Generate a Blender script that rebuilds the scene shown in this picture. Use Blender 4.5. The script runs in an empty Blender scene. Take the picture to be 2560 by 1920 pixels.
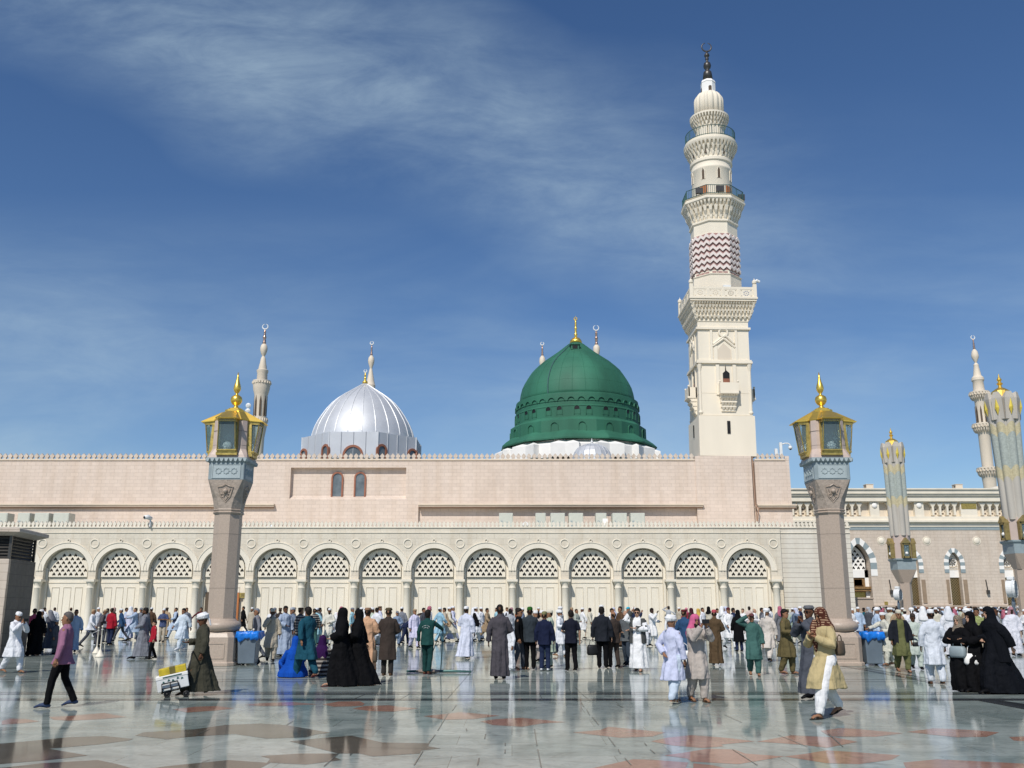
import bpy, math, random
from math import sin, cos, pi, radians as R
from mathutils import Vector, Matrix
random.seed(7)
SC = bpy.context.scene
COL = SC.collection
# ---------------------------------------------------------------- camera model (all measuring is done with it)
FPX, CX, CY, PITCH, CAMH = 2362.0, 1280.0, 960.0, R(13.2), 1.82
cam_d = bpy.data.cameras.new('camera'); cam = bpy.data.objects.new('camera', cam_d); COL.objects.link(cam)
cam.location = (0, 0, CAMH); cam.rotation_euler = (R(90) + PITCH, 0, 0)
cam_d.sensor_width = 36; cam_d.lens = 36 * FPX / 2560; cam_d.clip_end = 6000; cam_d.clip_start = .1
SC.camera = cam
def at(x, y, Y):
    """world point that lies at distance Y and is seen at photo position x, y"""
    u = (x - CX) / FPX; v = -(y - CY) / FPX
    t = Y / (cos(PITCH) - v * sin(PITCH))
    return Vector((u * t, Y, CAMH + (sin(PITCH) + v * cos(PITCH)) * t))
def zat(y, Y): return at(CX, y, Y).z
def mpp(y, Y):
    v = -(y - CY) / FPX
    return Y / (cos(PITCH) - v * sin(PITCH)) / FPX
def gy(y):
    a = math.atan((y - CY) / FPX) - PITCH
    return CAMH / math.tan(max(a, 1e-3))
def ground(x, y):
    Y = gy(y); p = at(x, y, Y); return Vector((p.x, p.y, 0))
# ---------------------------------------------------------------- materials
def newmat(name):
    m = bpy.data.materials.new(name); m.use_nodes = True
    nt = m.node_tree; return m, nt, nt.nodes['Principled BSDF']
def N(nt, t, **kw):
    n = nt.nodes.new(t)
    for k, v in kw.items():
        if k in n.inputs: n.inputs[k].default_value = v
        else: setattr(n, k, v)
    return n
def L(nt, a, b): nt.links.new(a, b)
def ramp(nt, fac, stops):
    r = N(nt, 'ShaderNodeValToRGB'); L(nt, fac, r.inputs[0])
    e = r.color_ramp.elements
    while len(e) < len(stops): e.new(.5)
    for i, (p, c) in enumerate(stops):
        e[i].position = p; e[i].color = (c[0], c[1], c[2], 1) if not isinstance(c, float) else (c, c, c, 1)
    return r.outputs[0]
def mixc(nt, f, a, b, bt='MIX'):
    m = N(nt, 'ShaderNodeMix', data_type='RGBA', blend_type=bt)
    if isinstance(f, float): m.inputs[0].default_value = f
    else: L(nt, f, m.inputs[0])
    for s, i in ((a, 6), (b, 7)):
        if isinstance(s, tuple): m.inputs[i].default_value = (*s[:3], 1)
        else: L(nt, s, m.inputs[i])
    return m.outputs[2]
def mat(name, c, rough=.7, metal=0, var=.12, scale=3., bump=.0, spec=.4, streak=False, coat=0):
    m, nt, b = newmat(name)
    tc = N(nt, 'ShaderNodeTexCoord'); no = N(nt, 'ShaderNodeTexNoise', Scale=scale, Detail=6.)
    src = tc.outputs['Object']
    if streak:
        mp = N(nt, 'ShaderNodeMapping'); mp.inputs['Scale'].default_value = (1, 1, .18); L(nt, src, mp.inputs[0]); src = mp.outputs[0]
    L(nt, src, no.inputs[0])
    col = ramp(nt, no.outputs[0], [(.3, tuple(x * (1 - var) for x in c)), (.7, tuple(min(1, x * (1 + var)) for x in c))])
    L(nt, col, b.inputs['Base Color'])
    b.inputs['Roughness'].default_value = rough; b.inputs['Metallic'].default_value = metal
    b.inputs['Specular IOR Level'].default_value = spec; b.inputs['Coat Weight'].default_value = coat
    if bump:
        bp = N(nt, 'ShaderNodeBump', Strength=bump, Distance=.05); L(nt, no.outputs[0], bp.inputs['Height']); L(nt, bp.outputs[0], b.inputs['Normal'])
    return m
def brick(name, c1, c2, mortar, bw, bh, ms=.02, rough=.65, offset=.5, var=.08, bump=.3):
    m, nt, b = newmat(name)
    tc = N(nt, 'ShaderNodeTexCoord'); sp = N(nt, 'ShaderNodeSeparateXYZ'); L(nt, tc.outputs['Object'], sp.inputs[0])
    ad = N(nt, 'ShaderNodeMath', operation='ADD'); L(nt, sp.outputs[0], ad.inputs[0]); L(nt, sp.outputs[1], ad.inputs[1])
    cb = N(nt, 'ShaderNodeCombineXYZ'); L(nt, ad.outputs[0], cb.inputs[0]); L(nt, sp.outputs[2], cb.inputs[1])
    br = N(nt, 'ShaderNodeTexBrick', Scale=1.0); br.offset = offset
    br.inputs['Brick Width'].default_value = bw; br.inputs['Row Height'].default_value = bh
    br.inputs['Mortar Size'].default_value = ms; br.inputs['Mortar Smooth'].default_value = .3
    br.inputs['Color1'].default_value = (*c1, 1); br.inputs['Color2'].default_value = (*c2, 1); br.inputs['Mortar'].default_value = (*mortar, 1)
    L(nt, cb.outputs[0], br.inputs[0])
    no = N(nt, 'ShaderNodeTexNoise', Scale=.35, Detail=8.); L(nt, tc.outputs['Object'], no.inputs[0])
    n2 = N(nt, 'ShaderNodeTexNoise', Scale=6., Detail=6.); mps = N(nt, 'ShaderNodeMapping'); mps.inputs['Scale'].default_value = (1.3, 1.3, .12); L(nt, tc.outputs['Object'], mps.inputs[0]); n5 = N(nt, 'ShaderNodeTexNoise', Scale=1.2, Detail=7.); L(nt, mps.outputs[0], n5.inputs[0]); L(nt, tc.outputs['Object'], n2.inputs[0])
    k = ramp(nt, no.outputs[0], [(.3, 1 - var * 1.4), (.7, 1.0)]); k2 = ramp(nt, n2.outputs[0], [(.3, 1 - var), (.7, 1.0)])
    c = mixc(nt, 1.0, br.outputs[0], k, 'MULTIPLY'); c = mixc(nt, 1.0, c, ramp(nt, n5.outputs[0], [(.28, (.91, .88, .84)), (.55, (1., 1., 1.))]), 'MULTIPLY'); c = mixc(nt, 1.0, c, k2, 'MULTIPLY')
    L(nt, c, b.inputs['Base Color']); b.inputs['Roughness'].default_value = rough
    if bump:
        bp = N(nt, 'ShaderNodeBump', Strength=bump, Distance=.02); bp.invert = True; L(nt, br.outputs['Fac'], bp.inputs['Height']); L(nt, bp.outputs[0], b.inputs['Normal'])
    return m
def ocmat(name, rough=.85, fold=.65, pattern=None):
    """cloth / skin dyed by the object's own colour"""
    m, nt, b = newmat(name)
    oi = N(nt, 'ShaderNodeObjectInfo'); tc = N(nt, 'ShaderNodeTexCoord')
    no = N(nt, 'ShaderNodeTexNoise', Scale=5., Detail=5.); L(nt, tc.outputs['Object'], no.inputs[0])
    c = oi.outputs['Color']
    if pattern == 'check':
        mp = N(nt, 'ShaderNodeMapping'); L(nt, tc.outputs['Object'], mp.inputs[0]); mp.inputs['Rotation'].default_value = (R(20), R(10), R(40))
        ck = N(nt, 'ShaderNodeTexChecker', Scale=56.); L(nt, mp.outputs[0], ck.inputs[0]); ck.inputs[1].default_value = (1, 1, 1, 1); ck.inputs[2].default_value = (.35, .3, .3, 1)
        c = mixc(nt, 1.0, c, ck.outputs[0], 'MULTIPLY')
    elif pattern == 'net':
        mp = N(nt, 'ShaderNodeMapping'); L(nt, tc.outputs['Object'], mp.inputs[0]); mp.inputs['Rotation'].default_value = (R(8), R(6), R(35))
        s = N(nt, 'ShaderNodeSeparateXYZ'); L(nt, mp.outputs[0], s.inputs[0])
        outs = []
        for i in (0, 2):
            a = N(nt, 'ShaderNodeMath', operation='MULTIPLY'); L(nt, s.outputs[i], a.inputs[0]); a.inputs[1].default_value = 165.
            q = N(nt, 'ShaderNodeMath', operation='SINE'); L(nt, a.outputs[0], q.inputs[0]); outs.append(q)
        mn = N(nt, 'ShaderNodeMath', operation='MINIMUM'); L(nt, outs[0].outputs[0], mn.inputs[0]); L(nt, outs[1].outputs[0], mn.inputs[1])
        f = ramp(nt, mn.outputs[0], [(.05, 0.), (.25, 1.)]); c = mixc(nt, f, c, (.42, .27, .17))
    elif pattern == 'stripe':
        wv = N(nt, 'ShaderNodeTexWave', Scale=3.2, Distortion=1.); wv.bands_direction = 'Z'; L(nt, tc.outputs['Object'], wv.inputs[0])
        f = ramp(nt, wv.outputs[0], [(.55, 0.), (.65, 1.)]); c = mixc(nt, f, c, (.30, .28, .25))
    k = ramp(nt, no.outputs[0], [(.3, .82), (.7, 1.)]); c = mixc(nt, 1.0, c, k, 'MULTIPLY')
    L(nt, c, b.inputs['Base Color']); b.inputs['Roughness'].default_value = rough; b.inputs['Specular IOR Level'].default_value = .12
    if fold:
        mp = N(nt, 'ShaderNodeMapping'); mp.inputs['Scale'].default_value = (1, 1, .28); L(nt, tc.outputs['Object'], mp.inputs[0])
        n3 = N(nt, 'ShaderNodeTexNoise', Scale=11., Detail=3.); n3.inputs['Distortion'].default_value = .6; L(nt, mp.outputs[0], n3.inputs[0])
        bp = N(nt, 'ShaderNodeBump', Strength=fold, Distance=.05); L(nt, n3.outputs[0], bp.inputs['Height']); L(nt, bp.outputs[0], b.inputs['Normal'])
    return m
M = {}
M['cream'] = brick('cream_stone', (.77, .70, .575), (.73, .66, .54), (.59, .53, .42), 1.25, .43, .012, var=.10)
M['creamp'] = mat('cream_stone_plain', (.77, .705, .585), .6, var=.06, scale=1.2, streak=True)
M['creamline'] = brick('cream_coursed', (.74, .69, .595), (.73, .68, .585), (.44, .39, .33), 30., .34, .022, var=.08)
M['pink'] = brick('pink_stone', (.73, .61, .515), (.675, .56, .47), (.56, .46, .38), .66, .292, .014, var=.06)
M['pink2'] = brick('pale_pink_stone', (.70, .60, .50), (.66, .56, .465), (.52, .43, .345), .7, .30, .014, var=.1)
M['trim'] = mat('stone_trim', (.68, .58, .46), .55, var=.06, scale=1.5)
M['trimd'] = mat('brown_trim', (.36, .23, .16), .6, var=.1)
M['minaret'] = mat('minaret_plaster', (.78, .705, .575), .7, var=.06, scale=.5, streak=True)
M['white'] = mat('white_plaster', (.85, .83, .79), .7, var=.05, scale=.6)
M['tan'] = mat('tan_stone', (.68, .59, .47), .65, var=.08, scale=.6, streak=True)
M['gatebr'] = mat('carved_brown', (.24, .14, .055), .5, var=.3, scale=6.)
M['fencebr'] = mat('fence_brown', (.24, .10, .055), .6, var=.2)
M['lanternb'] = mat('lantern_bronze', (.33, .25, .10), .45, .6, var=.25, scale=9.)
M['petal'] = mat('petal_grey', (.20, .18, .15), .7)
M['groove'] = mat('panel_groove', (.62, .56, .45), .8)
M['joint'] = mat('joint', (.40, .36, .28), .8)
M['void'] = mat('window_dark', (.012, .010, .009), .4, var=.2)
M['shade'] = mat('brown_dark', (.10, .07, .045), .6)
M['wood'] = mat('orange_wood', (.45, .16, .05), .45, var=.25, scale=4., streak=True)
M['glassd'] = mat('window_glass', (.13, .15, .16), .12, var=.3, scale=2., spec=.8)
M['gold'] = mat('gold', (.90, .60, .12), .34, .82, var=.10, scale=4.)
M['goldo'] = mat('old_gold', (.50, .37, .11), .42, .7, var=.25, scale=9., bump=.2)
M['copper'] = mat('copper', (.50, .33, .25), .35, .9, var=.15)
M['bronze'] = mat('dark_bronze', (.085, .08, .075), .4, .6, var=.2)
M['silver'] = mat('silver_sheet', (.60, .615, .635), .50, .38, var=.06, scale=.8)
M['silverp'] = mat('silver_panel', (.58, .60, .63), .5, .25, var=.06, scale=.8)
M['green'] = mat('green_lead', (.028, .132, .080), .66, var=.30, scale=.30, streak=True, bump=.1)
M['granite'] = mat('pink_granite', (.43, .345, .275), .42, var=.10, scale=22., bump=.03)
M['granitec'] = mat('carved_granite', (.40, .33, .27), .6, var=.14, scale=10., bump=.5)
M['granited'] = mat('dark_granite', (.25, .20, .165), .4, var=.2, scale=14.)
M['blue'] = mat('blue_grey_stone', (.27, .325, .34), .55, var=.08, scale=6.)
M['bluec'] = mat('blue_relief', (.38, .44, .45), .55, var=.08)
M['lampstone'] = mat('lamp_stone', (.53, .425, .37), .5, var=.05, scale=3.)
M['umb'] = mat('umbrella_cloth', (.47, .435, .38), .8, var=.10, scale=2., streak=True)
M['umbb'] = mat('umbrella_teal', (.36, .395, .36), .8, var=.15, scale=12.)
M['umbg'] = mat('umbrella_yellow', (.50, .44, .28), .7, var=.15, scale=12.)
M['grey'] = mat('grey_plastic', (.13, .165, .20), .45, var=.12)
M['bluebag'] = mat('blue_bag', (.01, .17, .62), .35, var=.3, scale=5., bump=.6)
M['metalw'] = mat('white_metal', (.72, .73, .72), .4, var=.06)
M['acbox'] = mat('cabinet', (.50, .52, .46), .5, var=.05)
M['dkgreen'] = mat('green_rail', (.07, .15, .14), .4, .3)
M['black'] = mat('black', (.012, .012, .013), .5, var=.2)
M['zigw'] = mat('zigzag_white', (.76, .67, .62), .7, var=.05)
M['goldb'] = mat('bright_gilding', (.88, .66, .10), .35, .35, var=.06)
M['refl'] = mat('lantern_back', (.035, .055, .062), .25, var=.4, scale=9.)
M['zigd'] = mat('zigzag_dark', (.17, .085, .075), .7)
M['pinkzig'] = mat('zigzag_pink', (.38, .22, .20), .7, var=.1)
M['joinerybr'] = mat('window_frame_brown', (.30, .12, .07), .45, var=.15)
M['bars'] = None
def glass(name, c, rough=.03):
    m, nt, b = newmat(name)
    b.inputs['Base Color'].default_value = (*c, 1); b.inputs['Roughness'].default_value = rough
    b.inputs['Metallic'].default_value = .0; b.inputs['Transmission Weight'].default_value = .8; b.inputs['Specular IOR Level'].default_value = .8
    b.inputs['IOR'].default_value = 1.3
    return m
M['glass'] = glass('lantern_glass', (.42, .56, .60), .0)
def latticemat():
    m, nt, b = newmat('bronze_lattice')
    tc = N(nt, 'ShaderNodeTexCoord'); mp = N(nt, 'ShaderNodeMapping'); mp.inputs['Rotation'].default_value = (0, R(45), 0); L(nt, tc.outputs['Object'], mp.inputs[0])
    s = N(nt, 'ShaderNodeSeparateXYZ'); L(nt, mp.outputs[0], s.inputs[0]); o = []
    for i in (0, 2):
        a = N(nt, 'ShaderNodeMath', operation='MULTIPLY'); L(nt, s.outputs[i], a.inputs[0]); a.inputs[1].default_value = 34.
        q = N(nt, 'ShaderNodeMath', operation='SINE'); L(nt, a.outputs[0], q.inputs[0]); o.append(q)
    mn = N(nt, 'ShaderNodeMath', operation='MAXIMUM'); L(nt, o[0].outputs[0], mn.inputs[0]); L(nt, o[1].outputs[0], mn.inputs[1])
    L(nt, ramp(nt, mn.outputs[0], [(.45, (.085, .06, .03)), (.62, (.26, .19, .09))]), b.inputs['Base Color']); b.inputs['Roughness'].default_value = .4; b.inputs['Metallic'].default_value = .5
    return m
M['bars'] = latticemat()
M['cloth'] = ocmat('cloth'); M['skin'] = ocmat('skin', .55, 0); M['clothcheck'] = ocmat('cloth_check', pattern='check')
M['clothnet'] = ocmat('cloth_net', pattern='net', fold=.2); M['clothstripe'] = ocmat('cloth_stripe', pattern='stripe')
M['hair'] = ocmat('hair', .6, .0)
# ---------------------------------------------------------------- mesh helpers
class MB:
    def __init__(s): s.v = []; s.f = []; s.m = []; s.mi = 0
    def add(s, vs, fs):
        k = len(s.v); s.v += [tuple(p) for p in vs]; s.f += [tuple(i + k for i in f) for f in fs]; s.m += [s.mi] * len(fs); return s
    def box(s, x0, x1, y0, y1, z0, z1):
        return s.add([(x0, y0, z0), (x1, y0, z0), (x1, y1, z0), (x0, y1, z0), (x0, y0, z1), (x1, y0, z1), (x1, y1, z1), (x0, y1, z1)],
                     [(0, 3, 2, 1), (4, 5, 6, 7), (0, 1, 5, 4), (1, 2, 6, 5), (2, 3, 7, 6), (3, 0, 4, 7)])
    def rings(s, rings, cap0=True, cap1=True):
        n = len(rings[0]); vs = [p for r in rings for p in r]; fs = []
        for i in range(len(rings) - 1):
            for j in range(n):
                a = i * n + j; b = i * n + (j + 1) % n; fs.append((a, b, b + n, a + n))
        if cap0: fs.append(tuple(reversed(range(n))))
        if cap1: k = (len(rings) - 1) * n; fs.append(tuple(range(k, k + n)))
        return s.add(vs, fs)
    def lathe(s, prof, c=(0, 0, 0), n=32, rot=0., rib=0., nr=0, sx=1., sy=1.):
        rs = []
        for r, z in prof:
            ring = []
            for j in range(n):
                a = rot + 2 * pi * j / n; rr = r * (1 + rib * (abs(cos(a * nr / 2)) - .5)) if rib else r
                ring.append((c[0] + rr * cos(a) * sx, c[1] + rr * sin(a) * sy, c[2] + z))
            rs.append(ring)
        return s.rings(rs)
    def prism(s, pts, y0, y1):
        """outline in XZ pulled from y0 to y1"""
        n = len(pts); vs = [(x, y0, z) for x, z in pts] + [(x, y1, z) for x, z in pts]
        return s.add(vs, [tuple(range(n)), tuple(reversed(range(n, 2 * n)))] + [(i, (i + 1) % n + 0, (i + 1) % n + n, i + n)[::-1] for i in range(n)])
    def tube(s, pts, rad, n=8, cap=True):
        pts = [Vector(p) for p in pts]; rs = []; up = Vector((0, 0, 1)); prev = None
        for i, p in enumerate(pts):
            d = (pts[min(i + 1, len(pts) - 1)] - pts[max(i - 1, 0)]).normalized()
            if prev is None:
                a = up if abs(d.z) < .9 else Vector((1, 0, 0)); e1 = d.cross(a).normalized()
            else: e1 = (prev - d * prev.dot(d)).normalized()
            prev = e1; e2 = d.cross(e1); r = rad[i] if isinstance(rad, (list, tuple)) else rad
            rx, ry = r if isinstance(r, tuple) else (r, r)
            rs.append([p + e1 * rx * cos(2 * pi * j / n) + e2 * ry * sin(2 * pi * j / n) for j in range(n)])
        return s.rings(rs, cap, cap)
    def ball(s, c, r, n=12, sq=(1, 1, 1)):
        k = max(6, n // 2); return s.lathe([(r * sin(pi * i / k) + 1e-5, -r * cos(pi * i / k) * sq[2]) for i in range(k + 1)], c, n, sx=sq[0], sy=sq[1])
    def torus(s, c, r, t, n=24, k=8, axis='y', a0=0., a1=2 * pi):
        full = abs(a1 - a0 - 2 * pi) < 1e-4; rs = []
        for i in range(n + (0 if full else 1)):
            a = a0 + (a1 - a0) * i / n; ring = []
            for j in range(k):
                b = 2 * pi * j / k; q = r + t * cos(b)
                if axis == 'y': ring.append((c[0] + q * cos(a), c[1] + t * sin(b), c[2] + q * sin(a)))
                else: ring.append((c[0] + q * cos(a), c[1] + q * sin(a), c[2] + t * sin(b)))
            rs.append(ring)
        if full:
            m = len(rs); vs = [p for r_ in rs for p in r_]
            return s.add(vs, [(i * k + j, i * k + (j + 1) % k, ((i + 1) % m) * k + (j + 1) % k, ((i + 1) % m) * k + j) for i in range(m) for j in range(k)])
        return s.rings(rs)
    def xf(s, mtx, start=0):
        s.v[start:] = [tuple(mtx @ Vector(p)) for p in s.v[start:]]; return s
    def mesh(s, name, mats, smooth=False):
        me = bpy.data.meshes.new(name); me.from_pydata(s.v, [], s.f)
        for m in (mats if isinstance(mats, (list, tuple)) else [mats]): me.materials.append(m)
        if len(me.materials) > 1: me.polygons.foreach_set('material_index', s.m)
        if smooth: me.polygons.foreach_set('use_smooth', [True] * len(me.polygons))
        me.update(); return me
    def build(s, name, mats, parent=None, smooth=False, label=None, bevel=0, auto=None):
        me = s.mesh(name, mats, smooth or auto is not None)
        if auto is not None: me.set_sharp_from_angle(angle=R(auto))
        return link(name, me, parent, label, bevel)
def fixn(me):
    import bmesh
    b = bmesh.new(); b.from_mesh(me); bmesh.ops.recalc_face_normals(b, faces=b.faces); b.to_mesh(me); b.free()
def link(name, me, parent=None, label=None, bevel=0):
    fixn(me) if not me.get('fx') else None
    me['fx'] = 1
    o = bpy.data.objects.new(name, me); COL.objects.link(o)
    if parent is not None:
        o.parent = parent
    if label: o['label'] = label
    if bevel:
        b = o.modifiers.new('b', 'BEVEL'); b.width = bevel; b.segments = 2; b.limit_method = 'ANGLE'
    return o
def T(name, label, cat, loc=(0, 0, 0), rz=0., group=None):
    o = bpy.data.objects.new(name, None); COL.objects.link(o); o.location = loc; o.rotation_euler = (0, 0, rz)
    o['label'] = label; o['category'] = cat
    if group: o['group'] = group
    o.empty_display_size = .2
    return o
def tag(o, label, cat, group=None):
    o['label'] = label; o['category'] = cat
    if group: o['group'] = group
    return o
def struct(name, mb, m, kind='structure', **k):
    o = mb.build(name, m, **k); o['kind'] = kind; return o
def part_copy(o, parent, loc=None):
    c = o.copy(); COL.objects.link(c); c.parent = parent
    if loc is not None: c.location = loc
    return c
def kids(o, _m={}):
    return [c for c in COL.objects if c.parent is o]
def pierced(outer, holes, th):
    """flat panel in XZ with real holes, thickness th in Y (front at y=-th)"""
    cu = bpy.data.curves.new('c', 'CURVE'); cu.dimensions = '2D'; cu.fill_mode = 'BOTH'; cu.extrude = th / 2
    for poly in [outer] + holes:
        sp = cu.splines.new('POLY'); sp.points.add(len(poly) - 1)
        for i, (x, y) in enumerate(poly): sp.points[i].co = (x, y, 0, 1)
        sp.use_cyclic_u = True
    o = bpy.data.objects.new('c', cu); COL.objects.link(o); dg = bpy.context.evaluated_depsgraph_get()
    me = bpy.data.meshes.new_from_object(o.evaluated_get(dg)); bpy.data.objects.remove(o); bpy.data.curves.remove(cu)
    me.transform(Matrix.Translation((0, -th / 2, 0)) @ Matrix.Rotation(R(90), 4, 'X')); me['fx'] = 1
    return me
def arc(cx, cz, r, n=16, a0=0., a1=pi): return [(cx + r * cos(a0 + (a1 - a0) * i / n), cz + r * sin(a0 + (a1 - a0) * i / n)) for i in range(n + 1)]
def arch_curve(cx, hw, spring, top, n=16, point=0.):
    """from right spring to left spring; point>0 gives a pointed crown"""
    P = []
    for i in range(n + 1):
        a = pi * i / n; x = cos(a); z = sin(a) ** (1 + 0 * point)
        if point: z = z * (1 - point) + (1 - abs(x)) * point
        P.append((cx + hw * x, spring + (top - spring) * z))
    return P
def arch_bay(mb, x0, x1, z0, z1, cur, yf, yb):
    """wall front x0..x1, z0..z1 with the opening below curve cur (right to left) down to z0, and its reveal back to yb"""
    xl, xr = cur[-1][0], cur[0][0]; zs = cur[0][1]
    q = lambda a, b, c, d: mb.add([a, b, c, d], [(0, 1, 2, 3)])
    q((x0, yf, z0), (xl, yf, z0), (xl, yf, z1), (x0, yf, z1)); q((xr, yf, z0), (x1, yf, z0), (x1, yf, z1), (xr, yf, z1))
    pts = [(xr, z0)] + list(cur) + [(xl, z0)]
    for (a, b), (c, d) in zip(cur, cur[1:]): q((c, yf, d), (a, yf, b), (a, yf, z1), (c, yf, z1))
    for (a, b), (c, d) in zip(pts, pts[1:]): q((a, yf, b), (c, yf, d), (c, yb, d), (a, yb, b))
def arch_ring(mb, inner, outer, y0, y1):
    for i in range(len(inner) - 1):
        (a, b), (c, d), (e, f), (g, h) = inner[i], inner[i + 1], outer[i + 1], outer[i]
        mb.add([(a, y0, b), (c, y0, d), (e, y0, f), (g, y0, h), (a, y1, b), (c, y1, d), (e, y1, f), (g, y1, h)],
               [(0, 1, 2, 3), (4, 7, 6, 5), (0, 4, 5, 1), (3, 2, 6, 7), (0, 3, 7, 4), (1, 5, 6, 2)])
def merlons(mb, x0, x1, y, th, z0, h, pitch, base=.0):
    """parapet: pointed merlons that narrow at the foot, joined to a continuous rail"""
    mb.box(x0, x1, y, y + th, z0 - base, z0)
    n = max(1, round((x1 - x0) / pitch)); p = (x1 - x0) / n
    for i in range(n):
        c = x0 + (i + .5) * p
        S = [(-.30, 0), (.30, 0), (.22, .12), (.22, .2), (.42, .42), (.42, .55), (0, 1), (-.42, .55), (-.42, .42), (-.22, .2), (-.22, .12)]
        mb.prism([(c + a * p, z0 + b * h) for a, b in S], y, y + th)
def brackets_ring(mb, c, r0, r1, z0, z1, n, fill=.6, rot=0., poly=0):
    """a tier of wedge brackets round an axis, r0 at the foot to r1 at the head"""
    for i in range(n):
        a = rot + 2 * pi * (i + .5) / n
        k = 1.
        if poly:
            s = 2 * pi / poly; aa = ((a - rot) % s) - s / 2; k = cos(s / 2) / cos(aa)
        e = Vector((cos(a), sin(a), 0)); t = Vector((-sin(a), cos(a), 0)); w = 2 * pi * r1 * fill / n / 2; C = Vector(c)
        def P(r, tt, z): return C + e * r * k + t * tt + Vector((0, 0, z))
        zm = z0 + (z1 - z0) * .45
        mb.rings([[P(r0 * .9, -w * .25, z0), P(r0 * 1.0, -w * .25, z0), P(r0 * 1.0, w * .25, z0), P(r0 * .9, w * .25, z0)],
                  [P(r0 * .9, -w * .9, zm), P(r0 + (r1 - r0) * .7, -w * .7, zm), P(r0 + (r1 - r0) * .7, w * .7, zm), P(r0 * .9, w * .9, zm)],
                  [P(r0 * .9, -w, z1), P(r1, -w, z1), P(r1, w, z1), P(r0 * .9, w, z1)]])
def brackets_line(mb, x0, x1, yw, out, z0, z1, n, fill=.6):
    """a tier of wedge brackets along X on the face y=yw, projecting toward -y"""
    p = (x1 - x0) / n
    for i in range(n):
        c = x0 + (i + .5) * p; w = p * fill / 2; zm = z0 + (z1 - z0) * .45
        mb.rings([[(c - w * .25, yw + .05, z0), (c - w * .25, yw - out * .1, z0), (c + w * .25, yw - out * .1, z0), (c + w * .25, yw + .05, z0)],
                  [(c - w * .8, yw + .05, zm), (c - w * .7, yw - out * .7, zm), (c + w * .7, yw - out * .7, zm), (c + w * .8, yw + .05, zm)],
                  [(c - w, yw + .05, z1), (c - w, yw - out, z1), (c + w, yw - out, z1), (c + w, yw + .05, z1)]])
def pxprof(pts, Y): return [(hw * mpp(y, Y), zat(y, Y)) for hw, y in pts]
def crescent(mb, c, r, t):
    """an upright crescent ring, thick at the foot and open at the head"""
    n = 28; k = 6; rs = []
    for i in range(n + 1):
        a = R(-90) + R(165) * (2 * i / n - 1); w = t * (.45 + .75 * (1 - abs(2 * i / n - 1)))
        rs.append([(c[0] + (r + w * cos(2 * pi * j / k)) * cos(a), c[1] + w * .7 * sin(2 * pi * j / k), c[2] + (r + w * cos(2 * pi * j / k)) * sin(a)) for j in range(k)])
    mb.rings(rs)
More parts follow.
